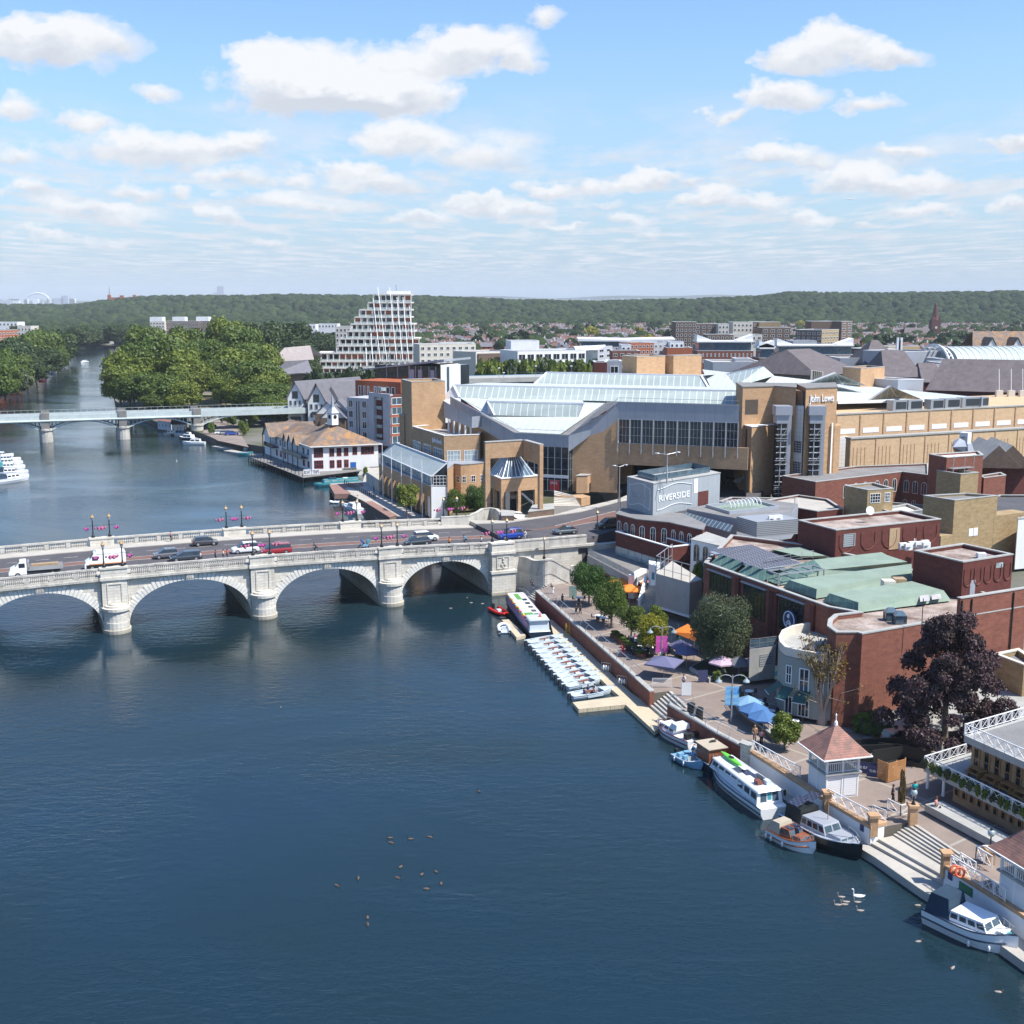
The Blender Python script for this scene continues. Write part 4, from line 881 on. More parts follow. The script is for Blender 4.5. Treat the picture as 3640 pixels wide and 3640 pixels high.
def smb(lbl,px,L,rz,m='bw',cabm='bw',gp=None,cab=True):
 p=P(px,0);t=tg('moored_boat',lbl,'boat',p,gp,rz,True);h,half,top=hull(L,L*.32,.9,.45,.3,.85,8);ob('hull',h,m,t);a=MB();deck_plate(a,L,half,top,0,L*.98,0,-.04,6)
 ob('deck',a,'bw',t)
 if cab:a=MB();cabin(a,L*.2,L*.7,L*.24,L*.22,.9,1.9,.2,.5);ob('cabin',a,cabm,t);sidewin(t,L*.2,L*.7,L*.24,L*.22,.9,1.9,2,.2,.5,pane='glass')
 return t
smb('white cruiser motoring alone in midstream',A1(662,612),9,-1.8)
smb('small white sailing dinghy near the left bank',A1(362,700),5,.5,cab=False)
smb('little pink rowing boat near left bank',A1(290,752),4,.2,'maroon',cab=False)
for k,(x,y)in en(((345,650),(385,640),(415,630),(440,622),(465,612),(490,600),(515,592),(200,688),(560,525),(30,800))):
 smb('white boat moored in the line along the wooded left bank',A1(x,y),9+k%3,1.9+.2*(k%2),gp='boats along the left bank')
for k,(x,y,L_,rz,m,lb)in en([(985,560,9,3.1,'bw','white cabin cruiser below the railway bridge, nearest the boathouse'),(850,500,10,2.6,'bn','dark blue boat behind the white cruiser below the railway bridge'),(790,460,6,2.5,'canvas_beige','small beige boat below the railway bridge'),(700,430,8,2.7,'bw','white boat with blue cover below railway bridge'),(350,420,7,.2,'bg','grey cabin boat moored at the houseboats')]):
 smb(lb,G6(x,y),L_*.8,rz,m,'boat_blue' if k==3 else 'bw')
for k,(x,y)in en(((1290,600),(1480,670))):
 t=tg('landing_stage',['pale floating stage by the dinghies, upstream','pale floating stage by the dinghies, close to boathouse'][k],'landing stage',P(G6(x,y),.3));p=P(G6(x,y),.35);ob('deck',box_at(p,3,11,.4,-.75,0),'slabs',t)
random.seed(11)
for k,(x,y,m,lb)in en([(1330,590,'bw','white dinghy on the upstream landing stage'),(1430,560,'bw','white dinghy beside the bushes'),(1500,565,'bw','white upturned dinghy behind blue one'),(1420,610,'boat_blue','blue dinghy between the landing stages'),(1495,722,'bt','turquoise dinghy afloat by the landing stage'),(1570,650,'boat_blue','pale blue dinghy on the second landing stage'),(1640,630,'boat_red','orange red dinghy near the boathouse'),(1690,640,'boat_red','orange red kayak boat beside its twin near the boathouse'),(1810,610,'bw','white dinghy by the boathouse posts')]):
 smb(lb,G6(x,y),4.2,random.uniform(-.4,.4),m,cab=False)
# -- bridge abutment, approach road
def v3(p,z):return Vt((p[0],p[1],z))
mb=MB();sA=piers[-1]
bbox(mb,sA-PW,sA+PW+.4,-BW,0,-1.5,6.6);ob('abutment',mb,'stone',br)
mb=MB();zt=zpar(sA)-1.75
bbox(mb,sA-1.75,sA+1.95,0,1.45,3.9,zt);bbox(mb,sA-1.9,sA+2.2,0,1.75,-1.5,3.5);bbox(mb,sA-2.05,sA+2.35,0,1.95,3.5,3.9);bbox(mb,sA-2.0,sA+2.3,0,1.95,-1.5,.5)
for x0,x1,z0,z1 in((-1.0,-.82,4.2,zt-.4),(1.0,1.18,4.2,zt-.4),(-.82,1.0,4.2,4.36),(-.82,1.0,zt-.56,zt-.4)):bbox(mb,sA+x0,sA+x1,1.45,1.55,z0,z1)
bbox(mb,sA-1.95,sA+2.2,-.4,1.7,zt,zt+.4);bbox(mb,sA-1.8,sA+2.0,-.3,1.5,zt+.4,zt+1.6);bbox(mb,sA-1.9,sA+2.1,-.4,1.62,zt+1.6,zt+1.85)
ob('abutment_pilaster',mb,'stone',br)
mb=MB()
for k,(dx,dz)in en(((0,0),(-.25,-.5),(.3,-.5),(0,-.95),(0,.45))):mb.blob(BP(sA+.1+dx,1.5,5.3+dz),(.22,.14,.26),8,6)
ob('carved_crest',mb,'sw',br,smooth=True)
zp=zpar(sA);mb=MB();bbox(mb,sA+1.9,74,-.25,.25,zp-1.5,zp-.24);bbox(mb,sA+1.9,74,-.33,.33,zp-.24,zp);bbox(mb,sA+1.9,76,-.3,.45,zp-1.85,zp-1.5)
ob('solid_parapet',mb,'sw',br)
p0,p1=BP(58,0,0),BP(90,0,0);tl,tr=VP(C4(1305,500),p0,p1),VP(C4(1445,470),p0,p1);d_,n_,_=fr(p0,p1)
sL,sR=(V2(tl)-V2(BP(0,0,0))).dot(BDx),(V2(tr)-V2(BP(0,0,0))).dot(BDx)
mb=MB();bbox(mb,sA+1.9,sL,-1.2,0,-1,zp-1.85);bbox(mb,sL,sR,-1.2,0,tr.z,zp-1.85);bbox(mb,sR,sR+9,-1.2,0,0,zp-1.85);ob('approach_wall',mb,'stone',br)
ob('tunnel_shade_sheet',MF([BP(sL,-1.15,0),BP(sR,-1.15,0),BP(sR,-1.15,tr.z+.2),BP(sL,-1.15,tr.z+.2)]),'black',br)  # flat black sheet paints the tunnel's darkness behind the opening
wpts=[(P(C4(590,958),0),P(C4(590,588),5)),(P(C4(660,945),.3),0),(P(C4(720,930),.7),0),(P(C4(800,892),1.7),0),(P(C4(900,862),2.6),0),(P(C4(1000,858),2.6),0),(P(C4(1110,850),2.6),0),(P(C4(1235,838),2.6),0)]
tv=[590,592,602,636,632,618,676,740];t=tg('wing_wall','curved pale stone wall sweeping from the bridge abutment to the quay','stone wall',wpts[0][0])
pl=[V2(q[0])for q in wpts];zs=[H(pl[k],1800+tv[k]/3.22)for k in range(8)]
def catm(a,K=4):
 o=[]
 for i in range(len(a)-1):
  p0_,p1_,p2_,p3_=a[max(i-1,0)],a[i],a[i+1],a[min(i+2,len(a)-1)]
  for k in range(K):t_=k/K;o.append(.5*((2*p1_)+(p2_-p0_)*t_+(2*p0_-5*p1_+4*p2_-p3_)*t_**2+(3*p1_-p0_-3*p2_+p3_)*t_**3))
 return o+[a[-1]]
q3=catm([Vt((p.x,p.y,z))for p,z in zip(pl,zs)]);a,c=MB(),MB()
for A_,B_ in zip(q3,q3[1:]):
 d_,n_,L=fr(A_,B_);i_=Vt((-n_.x*.5,-n_.y*.5,0));o_=Vt((n_.x*.08,n_.y*.08,0));zz_=Vt((0,0,.22))
 a.hx([v3(A_,-1),v3(B_,-1),v3(B_+i_,-1),v3(A_+i_,-1),A_,B_,B_+i_,A_+i_])
 c.hx([A_+o_,B_+o_,B_+i_-o_,A_+i_-o_,A_+o_+zz_,B_+o_+zz_,B_+i_-o_+zz_,A_+i_-o_+zz_])
 c.hx([A_+o_-zz_*10,B_+o_-zz_*10,B_,A_,A_+o_-zz_*9,B_+o_-zz_*9,B_-zz_*9,A_-zz_*9])
ob('wall_face',a,'stone',t);ob('coping',c,'sw',t)
nw=P(C4(1240,838),2.6);ob('newel',MX(nw.x-.3,nw.x+.3,nw.y-.3,nw.y+.3,2.6,4.9),'stone',t)
p0=P(C4(1300,735),2.6);p0.y+=1;p1=p0+Vt((BDx.x*5,BDx.y*5,0))
t=tg('stair_wall','pale stone staircase wall climbing from the quay to the bridge road','stone wall',p0);F_=[VP(C4(*q),p0,p1)for q in((925,590),(1165,385),(1300,385),(1300,735),(1235,760),(1000,650),(925,650))]
bk=Vt((-BN.x*.6,-BN.y*.6,0));a=MB();a.fc(F_)
for A_,B_ in zip(F_,F_[1:3]+[F_[3]]):a.fc([A_,B_,B_+bk,A_+bk])
a.fc([F_[2],F_[3],F_[3]+bk*6,F_[2]+bk*6]);ob('wall_face',a,'stone',t)
c=MB()
for A_,B_ in((F_[0],F_[1]),(F_[1],F_[2])):
 o_=-bk*.15;u_=Vt((0,0,.2));c.hx([A_+o_,B_+o_,B_+bk*1.1,A_+bk*1.1,A_+o_+u_,B_+o_+u_,B_+bk*1.1+u_,A_+bk*1.1+u_])
ob('coping',c,'sw',t)
sn('terrace_paving',MP([V2(p0),V2(F_[0]),V2(BP(63,-.3,0)),V2(BP(74,-.3,0))],2.6,5.0),'slabs','pale landing behind the stone stair wall','terrace',p0)
fpn=-BW
zf=7.55;far=[BP(62,-BW+.2,zf),P(C2(1250,905),zf),P(C2(1480,885),zf),P(C2(1740,850),zf),P(A7(560,450),zf-.3),P(A7(840,385),zf-.3),P(A7(1000,310),zf-.3),P(A7(1010,330),zf-.3)]
road_near=[BP(62,-.2,zf),BP(74,-.2,zf),P(C4(1730,268),zf),P(A7(830,600),zf),P(A7(1250,520),zf),P(A7(1750,420),zf),P(A7(1900,345),zf)]
kerb_far=[BP(62,-BW+3.6,zf),P(A7(0,552),zf),P(A7(560,468),zf),P(A7(860,390),zf),P(A7(1100,350),zf),P(A7(1500,300),zf)]
rp=[V2(q)for q in road_near]+[V2(P(A7(2000,250),zf))]+[V2(q)for q in kerb_far[::-1]]
def prismg(name,pts,z0,z1,m,kind=True):
 mb=MP(pts,z0,z1);return ground(name,mb,m)
prismg('road',rp,1.5,zf-.004,'asphalt')
pp=[V2(q)for q in far[:6]]+[V2(P(A7(1010,300),zf)),V2(P(A7(1500,260),zf))]+[V2(q)for q in kerb_far[::-1]]
prismg('pavement_far',pp,1.5,zf+.12,'slabs')
sheet('road_markings_centre',[BP(66,-10.1,0),P(C4(1040,225),zf),P(C4(1500,110),zf),P(C4(1735,55),zf),P(C4(1735,130),zf),P(C4(1250,220),zf),P(C4(800,275),zf),BP(66,-12.4,0)],zf+.004,'red_asphalt')
for l in(((C4(1040,222)),(C4(1735,52))),((C4(1250,222)),(C4(1735,132)))):
 a_,b_=P(l[0],zf),P(l[1],zf);mb=MB();d_,n_,L=fr(a_,b_);mb.fc([v3(V2(a_)+n_*.07,zf+.008),v3(V2(b_)+n_*.07,zf+.008),v3(V2(b_)-n_*.07,zf+.008),v3(V2(a_)-n_*.07,zf+.008)]);ground('road_markings',mb,'roadpaint')
fw=[BP(sA-1.8,-BW-.1,0),P(C2(930,912),zf),P(C2(1010,880),zf),P(C2(1060,848),zf),P(C2(1140,838),zf),P(C2(1210,850),zf),P(C2(1243,880),zf)]
wlr('quadrant_wall','curved stone wall ending the far bridge parapet near the shopping centre','stone wall',[v3(q,0)for q in fw][::-1],4,zf+1.0,'sw','sw')
for lb,pts,z1 in(('low brick planter wall left of the entrance path',[C2(1243,905),C2(1358,905),C2(1358,860),C2(1243,850)],8.5),('low brown brick wall right of the entrance path',[C2(1490,878),C2(1725,850),C2(1722,800),C2(1530,815)],8.7)):
 q=[P(x,zf+.1)for x in pts];t=tg('brick_wall',lb,'brick wall',q[0]);ob('wall_face',MP(q,6,z1),'bb',t);ob('coping',MP(ins(q,-.06),z1,z1+.12),'cn',t)
sheet('entrance_path',[P(C2(1360,870),zf+.12),P(C2(1400,890),zf+.12),P(C2(1490,880),zf+.12),P(C2(1410,815),zf+.12),P(C2(1330,820),zf+.12)],zf+.13,'cream')
# -- riverside restaurants on the near bank
def gen(t,name,mb,m):return ob(name,mb,m,t)
TZ=5.6
tp=[P(A7(615,790),TZ),P(A7(965,975),TZ),P(A7(1058,925),TZ),P(A7(1190,905),TZ),P(A7(822,790),TZ),P(A7(822,690),TZ),P(A7(640,670),TZ)]
t=tg('raised_terrace','raised grey restaurant terrace with metal balustrade above the quay trees','terrace',tp[0]);ob('deck',MP(tp,4.9,TZ),'cd',t)
ob('edge_band',MO(tp[0],tp[1],0,(V2(tp[1])-V2(tp[0])).length,.0,.12,4.3,TZ-.05),'cn',t)
ob('shopfront',MO(tp[0],tp[1],.3,(V2(tp[1])-V2(tp[0])).length-.3,-1.3,-1.2,2.6,4.9),'glass',t)
ob('end_wall',MP([V2(tp[1]),V2(tp[2]),V2(tp[2])+Vt((-.8,.5)),V2(tp[1])+Vt((-.8,.5))],2.6,TZ+.6),'wr',t)
barrail('grey balustrade along the raised restaurant terrace',[v3(tp[0],TZ),v3(tp[1],TZ)],TZ,1.1,'steel',2,1.6,pn='gp')
aw=[P(A7(700,905),4.0),P(A7(850,1000),4.0)];t=tg('awning','rust red retractable awning under the raised terrace','awning',aw[0]);a_,b_=v3(aw[0],4.2),v3(aw[1],4.2);o_=Vt((-1.2,-.6,-.5))
ob('fabric',MF([a_+Vt((.5,.2,.25)),b_+Vt((.5,.2,.25)),b_+o_*.3,a_+o_*.3]),'og',t)
rc,rc2=P(A7(822,790),TZ),P(A7(1180,905),TZ);d_,n_,L=fr(rc,rc2);far_=V2(rc)+d_*27
t=tg('brick_restaurant','dark red brick restaurant with arched windows below the grey riverside sign','restaurant',v3(rc,TZ))
lo=[V2(rc),V2(rc)+d_*14.5,V2(rc)+d_*14.5-n_*4.2,V2(rc)-n_*4.2]
flatroof(t,lo,TZ+1.5,9.4,'db','slabs','white',par=1.2,th=.3,wname='balcony_wall')
g=V2(rc)+n_*.03;
for k in range(8):a_,b_=V2(rc)+d_*(14.5*(k+.02)/8)+n_*.0,V2(rc)+d_*(14.5*(k+.98)/8);ob('glass_screen',MF([v3(a_,TZ+.1),v3(b_,TZ+.1),v3(b_,TZ+1.5),v3(a_,TZ+1.5)]),'gp',t)
u0=V2(rc)-n_*3.6-d_*.5;k1=P(A7(985,520),12.0);k2=P(A7(1235,545),12.0);k3=P(A7(1480,600),12.0)
up=[V2(P(A7(830,480),12)),V2(k1),V2(k2),V2(k3),V2(P(A7(1500,560),12)),V2(P(A7(1330,480),12)),V2(P(A7(880,440),12))]
ob('wall',MP(up,TZ,11.9),'db',t);ob('roof',MP(ins(up,-.15),11.9,12.05),'felt',t)
for A_,B_,sp_ in((up[0],up[1],even(3,.6)),(up[1],up[2],even(3,.5)),(up[2],up[3],even(4,.55))):wins(t,A_,B_,sp_,[(8.6,11)],arch=True,pane='glass',fm='white')
zb=11.9;c0=P(A7(1105,500),zb);c1=P(A7(1607,405),zb);cl=P(A7(908,440),zb);back=V2(c1)+(V2(cl)-V2(c0))
hb_=H(c0,A7(0,255)[1]);t=tg('sign_building','grey panelled rooftop block lettered RIVERSIDE in white on two faces','building',v3(c0,zb))
rb=[V2(c0),V2(c1),back,V2(cl)];ob('wall',MP(rb,zb,hb_),mat('grey_translucent_panel',(.33,.355,.37),.5,.05,extra=lines((.95,.3,0),1.15,.06,(.42,.45,.46),.8)),t)
inn=ins(rb,.9);ob('parapet',MP(ins(rb,-.08),hb_,hb_+.12),'cn',t);
a=MB()
for i in range(4):j=(i+1)%4;a.fc([v3(ins(rb,1.4)[i],hb_+.12),v3(ins(rb,1.4)[j],hb_+.12),v3(ins(rb,1.4)[j],hb_+1.1),v3(ins(rb,1.4)[i],hb_+1.1)])
ob('glass_screen',a,'gb',t)
M['letters']=flat('white_letters',(.85,.86,.86),.5)
for A_,B_,s0,s1,sz in((c0,c1,.055,.56,1.45),(cl,c0,.1,.9,1.35)):
 d2,n2,L2=fr(A_,B_);wdt=L2*(s1-s0);o_=text('RIVERSIDE',sz,t,v3(V2(A_)+d2*(L2*s0+.35)+n2*.06,zb+(hb_-zb)*.42),d2,'letters' if sz>1.4 else mat('grey_letters',(.5,.52,.54),.5,0),.03)  # the left face gets duller grey letters
 fit(o_,wdt-.9)
 a=MB();zl,zh=zb+(hb_-zb)*.22,zb+(hb_-zb)*.86;K=24
 for zz0,in((zl,),(zh,)):
  pts=[v3(V2(A_)+d2*(L2*s0+wdt*k/K)+n2*.07,zz0-.3*(cos(2*pi*k/K*.9)-.0)*1)for k in range(K+1)];a.pp(pts,.05,4)
  if zz0==zl:e0,e1=pts[0],pts[-1]
  else:a.bar(e0,pts[0],.05,4);a.bar(e1,pts[-1],.05,4)
 ob('sign_outline',a,'letters',t)
a_=V2(c0).lerp(V2(c1),.6);b_=V2(c0).lerp(V2(c1),.66);d2,n2,L2=fr(c0,c1)
ob('stair_slot',MO(c0,c1,L2*.66,L2*.82,.0,.03,zb+.3,zb+2.7),'db',t);ob('white_panel',MO(c0,c1,L2*.595,L2*.65,.0,.05,zb+2.6,hb_-.3),'white',t)
def slm(lbl,base_px,z,top_px,arm=2.2,gp='tall twin-arm street lights',direction=BDx,two=True):
 b_=P(base_px,z);h=H(b_,top_px[1])-z;t=tg('street_light',lbl,'street light',b_,gp)
 ob('pole',MR(b_,b_+Vt((0,0,h)),.12,6,0,.07),'steel',t);d2=Vt((direction[0],direction[1],0))
 for sg in((-1,1)if two else(1,)):
  e=b_+Vt((0,0,h))+d2*arm*sg+Vt((0,0,.25));ob('arm',MR(b_+Vt((0,0,h)),e,.05,5),'steel',t);ob('lantern',MB().blob(e,(.5,.25,.14),8,6),'steel',t,smooth=True)
 return t
slm('tall twin-arm street light standing inside the riverside roof block',A7(1210,250),hb_,A7(1222,32),1.9)
lp=P(A7(1210,250),hb_);a=MB()
for q in((-1.1,.5),(1.1,.5),(0,-1.2)):a.bar(lp+Vt((q[0],q[1],.1)),lp+Vt((0,0,3)),.06,4)
sn('lamp_tripod',a,'steel','steel tripod bracing the street light on the grey roof block','brace',lp)
slm('twin-arm street light at the pavement bend beside the traffic signal',A7(850,455),zf,A7(853,125),1.2)
def signal(lbl,px,z):
 b_=P(px,z);t=tg('traffic_light',lbl,'traffic light',b_);ob('pole',MR(b_,b_+Vt((0,0,3.6)),.07,6),'dm',t);ob('signal_head',MX(b_.x-.2,b_.x+.2,b_.y-.25,b_.y,b_.z+2.6,b_.z+3.6),'black',t)
 return t
signal('black traffic light at the kerb beside the tan brick shops',A7(842,400),zf);signal('second traffic light close to the grey riverside block',A7(858,440),zf)
zg=12.4;g=[P(G4(665,300),zg),P(G4(1160,395),zg),P(G4(1700,330),zg),P(G4(1760,250),zg),P(G4(1350,195),zg)]
t=tg('plant_building','grey flat roof with sunken green well and louvre screens, behind the restaurants','building',v3(g[0],8));
ob('wall',MP(g,8,zg-.05),'lp',t);ob('roof',MP(ins(g,.05),zg-.05,zg),'felt',t)
wl=[P(G4(850,285),zg),P(G4(1085,355),zg),P(G4(1570,300),zg),P(G4(1340,235),zg)]
a=MB();i_=ins(wl,.35);
for k in range(4):j=(k+1)%4;a.hx([v3(wl[k],zg),v3(wl[j],zg),v3(i_[j],zg),v3(i_[k],zg),v3(wl[k],zg+.5),v3(wl[j],zg+.5),v3(i_[j],zg+.5),v3(i_[k],zg+.5)])
ob('well_kerb',a,'lp',t);ob('well_floor',MP(i_,zg,zg+.08),'copper',t)
a=MB();cw=(wl[0]+wl[1]+wl[2]+wl[3])/4
for k in range(9):q=cw+(wl[2]-wl[1]).normalized()*(k-4)*.8;a.pp([q+Vt((1.1*cos(g_)*-BN.x,1.1*cos(g_)*-BN.y,.5+1.0*sin(g_)))for g_ in[pi*j/8 for j in range(9)]],.09,5)
ob('vault_ribs',a,'white',t)
M['louvre']=mat('louvre_screen',(.34,.36,.38),.5,.05,metal=.2,extra=lines(Z,.28,.09,(.1,.11,.12),.85))
lv=P(G4(1350,580),11);lr=P(G4(1755,545),11);ll=P(G4(1150,520),11)
ob('louvre_screen',MP([V2(lv),V2(lr),V2(lr)+(V2(ll)-V2(lv)),V2(ll)],11,H(lv,G4(0,430)[1])),'louvre',t)
p_,q_=P(G4(630,400),11.4),P(G4(1095,530),11.4);a=MB()
ob('glazed_strip',MF([v3(p_,11.4),v3(q_,11.4),v3(V2(q_)+Vt((.6,1.2)),12.3),v3(V2(p_)+Vt((.6,1.2)),12.3)]),mat('slanted_glazing',(.1,.14,.17),.1,.2,extra=lines((.6,-.8,0),1,.16,(.45,.47,.48),.9)),t)
def acunit(lbl,p,rz=0,s=1,gp='pale air conditioning units',z=None):
 t=tg('air_conditioner',lbl,'air conditioner',p,gp,rz,True);ob('casing',MX(-.5*s,.5*s,-.2*s,.2*s,0,.8*s),'white',t);ob('fan_grille',MB().lt((-.12*s,-.2*s-.01,.4*s),[(.28*s,0),(.28*s,.01)],12),'dm',t).rotation_euler=(0,0,0)
 return t
ac0=acunit('pale air conditioning unit, left of a pair on the louvre screen',P(G4(1500,425),13),.3,1.15)
copy_tree(ac0,P(G4(1565,420),13),.3,'pale air conditioning unit, right of a pair on the louvre screen')
for k,(x,y)in en(((1040,690),(1085,730),(1045,725),(1110,690),(1115,715),(1160,715),(1205,705),(1215,720))):
 copy_tree(ac0,P(A8(x,y),12.4),.3,'white air conditioning unit clustered beside the brick plant box and green roofs','air conditioning cluster by the green roofs')
cc_=[P(G4(710,780),9.0),P(G4(885,700),9.0)];q=[P(G4(708,590),11.4),P(G4(1100,690),11.2),P(G4(1180,640),11.2),P(G4(860,520),11.4)]
t=tg('arched_building','pale rendered building with two dark arches beside the solar panels','building',v3(q[0],5));q=[V2(x)for x in q];ob('wall',MP(q,3,11.2),'wr',t);ob('roof',MP(ins(q,-.1),11.2,11.3),'cn',t)
wins(t,q[0],q[1],[(.07,.24),(.3,.46)],[(8,10.8)],arch=True,fm='wr')
cb0=P(A7(1385,1290),2.6);cbz=8.5;c4p=[V2(P(A7(1130,915),cbz)),V2(P(A7(1385,985),cbz)),V2(P(A7(1480,960),cbz)),V2(P(A7(1250,820),cbz))]
t=tg('concrete_block','tall grey board-marked concrete stair block with steel frame on top','concrete block',v3(c4p[0],2.6));ob('wall',MP(c4p,3.6,cbz-.5),'cn',t);ob('roof',MP(ins(c4p,.02),cbz-.5,cbz-.3),'slabs',t)
ob('base_beam',MP(ins(c4p,-.12),3.3,3.6),'wr',t)
a=MB();hf_=2.6;cn=[v3(x,cbz-.4)for x in c4p];U=Vt((0,0,1))
for A_,B_ in((cn[0],cn[1]),(cn[3],cn[0])):
 for k in range(5):w_=A_.lerp(B_,k/4);a.bar(w_,w_+U*hf_,.07,4)
 a.bar(A_+U*hf_,B_+U*hf_,.07,4);a.bar(A_+U*1,B_+U*1,.04,4)
ob('steel_frame',a,'steel',t)
sw=[P(A7(1060,1000),2.6),P(A7(1130,1030),2.6)];st=P(A7(1010,1190),2.6),P(A7(1125,1195),2.6)
steps('stone_steps','shadowed public steps between white wall and the concrete block',[V2(st[0]),V2(st[1])],[V2(P(A7(1065,1010),5.2)),V2(P(A7(1130,1035),5.2))],2.6,5.4,14,'slabs')
wl_=[V2(st[0]),V2(P(A7(1065,1010),5.2))];t=tg('stair_wall','white curved wall beside the public steps','wall',v3(wl_[0],2.6));d2,n2,L2=fr(*wl_)
a=MB();A_,B_=v3(wl_[0],2.6),v3(wl_[1],2.6);o2=Vt((-.35,0,0));a.hx([A_,B_,B_+o2,A_+o2,A_+U*1.2,B_+U*4.1,B_+o2+U*4.1,A_+o2+U*1.2]);ob('wall_face',a,'wr',t)
nb_=[V2(P(A7(1075,1020),5.2)),V2(P(A7(1130,1035),5.2))];t=tg('stair_lobby','small white lobby with poster door at the head of the public steps','lobby',v3(nb_[0],5));q=[nb_[0],nb_[1],nb_[1]+Vt((.8,2.4)),nb_[0]+Vt((.2,2.4))];ob('wall',MP(q,3,8.4),'wr',t)
d2,n2,L2=fr(*nb_);ob('door',MO(nb_[0],nb_[1],L2*.3,L2*.9,0,.05,5.4,7.6),'white',t);ob('poster',MO(nb_[0],nb_[1],L2*.4,L2*.8,.05,.07,6.2,7.3),'bt',t)
# -- big red brick pub complex with green copper roofs
FZ=12.3
fA,fC=P(B2(560,5),FZ),P(B2(1932,450),FZ);cr=P(B3(345,700),FZ);e1=P(B3(1295,540),FZ);dR=(V2(e1)-V2(cr)).normalized();e2=V2(cr)+dR*24.5
dF=(V2(fC)-V2(fA)).normalized();oc=[V2(P(B3(*q),FZ))for q in((345,705),(295,690),(90,690),(5,630),(15,565),(75,515),(280,490))]
fE=V2(P(B3(10,440),FZ))
foot=[V2(fA),fE,oc[6],oc[5],oc[4],oc[3],oc[2],oc[1],oc[0],V2(e1),e2,e2+Vt((-8,22)),V2(P(A8(275,700),FZ))+Vt((1,1)),V2(P(G4(1100,560),FZ))]
pub=tg('brick_pub','huge red brick riverside building with green copper roofs','brick building',v3(cr,2.6))
flatroof(pub,foot,2.0,FZ,'rb','roof_moss','cn',par=.45,th=.4)
hi=[V2(e1),e2,e2+Vt((-5,9)),V2(e1)+Vt((-3.2,6.2))]
d2,n2,L2=fr(V2(e1),e2);a=MO(V2(e1),e2,0,L2,-.4,.02,FZ-.3,14.4);ob('upper_wall',a,'rb',pub);ob('upper_coping',MO(V2(e1),e2,0,L2,-.5,.1,14.4,14.5),'cn',pub)
for f in(.02,.16,.78):ob('drain_pipe',MR(v3(V2(e1)+d2*L2*f+n2*.12,6),v3(V2(e1)+d2*L2*f+n2*.12,14.2),.09,5),'black',pub)
d2,n2,L2=fr(V2(fA),fE)
def fs(px):q=VP(px,fA,v3(fE,0));return(V2(q)-V2(fA)).dot(d2),q.z
for lo_,hi_ in((B2(615,185),B2(830,100)),(B2(945,345),B2(1165,215)),(B2(1300,470),B2(1545,330))):
 (sa,za),(sb,zb_)=fs(lo_),fs(hi_);z0,z1=FZ-4.6 if sa>2 else FZ-3.4,FZ-.7
 q=V2(fA)+d2*sa+n2*.01;window(pub,(q.x,q.y,z0),d2,sb-sa,z1-z0,6,1,'black','glass',ft=.1)
 ob('window_ledge',MO(fA,fE,sa-.3,sb+.3,0,.35,z1+.1,z1+.25),'lp',pub)
for px in(B2(905,120),B2(1235,230),B2(1275,240),B2(1640,360)):
 s_,z_=fs(px);ob('brick_pilaster',MO(fA,fE,s_-.35,s_+.35,0,.3,2.6,FZ-.2),'db',pub)
s0_,z_=fs(B2(555,260));ob('concrete_band',MO(fA,fE,.1,fs(B2(875,380))[0],0,.12,7.1,7.9),'cn',pub)
em=VP(B2(1400,560),v3(V2(fA)+n2*.5,0),v3(fE+n2*.5,0))
def disc(c,nrm,r,mi,mb,n=20,dz=0):
 nrm=Vt((nrm[0],nrm[1],0)).normalized();tx=Vt((-nrm.y,nrm.x,0));mb.fc([c+nrm*dz+tx*(r*cos(2*pi*k/n))+Vt((0,0,r*sin(2*pi*k/n)))for k in range(n)],mi);return mb
t=tg('hanging_emblem','round dark blue emblem sign with white ring on the river facade','sign',em);a=MB();n3=Vt((n2.x,n2.y,0));a.bar(em-n3*.12,em+n3*.12,1.15,20,0,1.15);disc(em,n2,1.15,0,a,20,.12);ob('disc',a,'navy',t)
a=MB();tx=Vt((-n2.y,n2.x,0));ring=[em+n3*.14+tx*(1.0*cos(g_))+U*(1.0*sin(g_))for g_ in[2*pi*k/20 for k in range(21)]];a.pp(ring,.07,4);a.pp([em+n3*.14-tx*.45-U*.45,em+n3*.14-U*.05,em+n3*.14+tx*.45-U*.45],.09,4);a.pp([em+n3*.14-tx*.45-U*.75,em+n3*.14-U*.35,em+n3*.14+tx*.45-U*.75],.09,4);a.blob(em+n3*.14+U*.45,(.25,.1,.3),8,5);ob('crest',a,'letters',t)
def copper_roof(name_lbl,base,top,z0,z1):
 b_,t_=pq(base,z0),pq(top,z1);o=MB();d=MB();n=len(b_)
 o.fc(t_)
 for k in range(n):j=(k+1)%n;(d if k==n-1 else o).fc([b_[k],b_[j],t_[j],t_[k]])
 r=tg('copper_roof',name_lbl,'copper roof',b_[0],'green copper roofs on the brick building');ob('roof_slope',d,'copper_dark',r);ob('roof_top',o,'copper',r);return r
cz0,cz1=FZ-.25,FZ+.75
copper_roof('nearest green copper roof, with foil patches on its slope',[A8(720,1187),A8(1400,1100),A8(1180,990),A8(458,1105)],[A8(722,1112),A8(1345,1025),A8(1110,957),A8(512,1045)],cz0,cz1)
copper_roof('middle green copper roof beside two pale vents',[A8(412,1085),A8(1120,960),A8(1090,905),A8(170,1005)],[A8(418,1015),A8(1112,890),A8(1110,830),A8(218,948)],cz0,cz1)
copper_roof('third green copper roof, behind the black pergola frame',[A8(140,985),A8(1090,850),A8(890,745),A8(0,930)],[A8(470,875),A8(1080,815),A8(880,750),A8(395,800)],cz0,cz1)
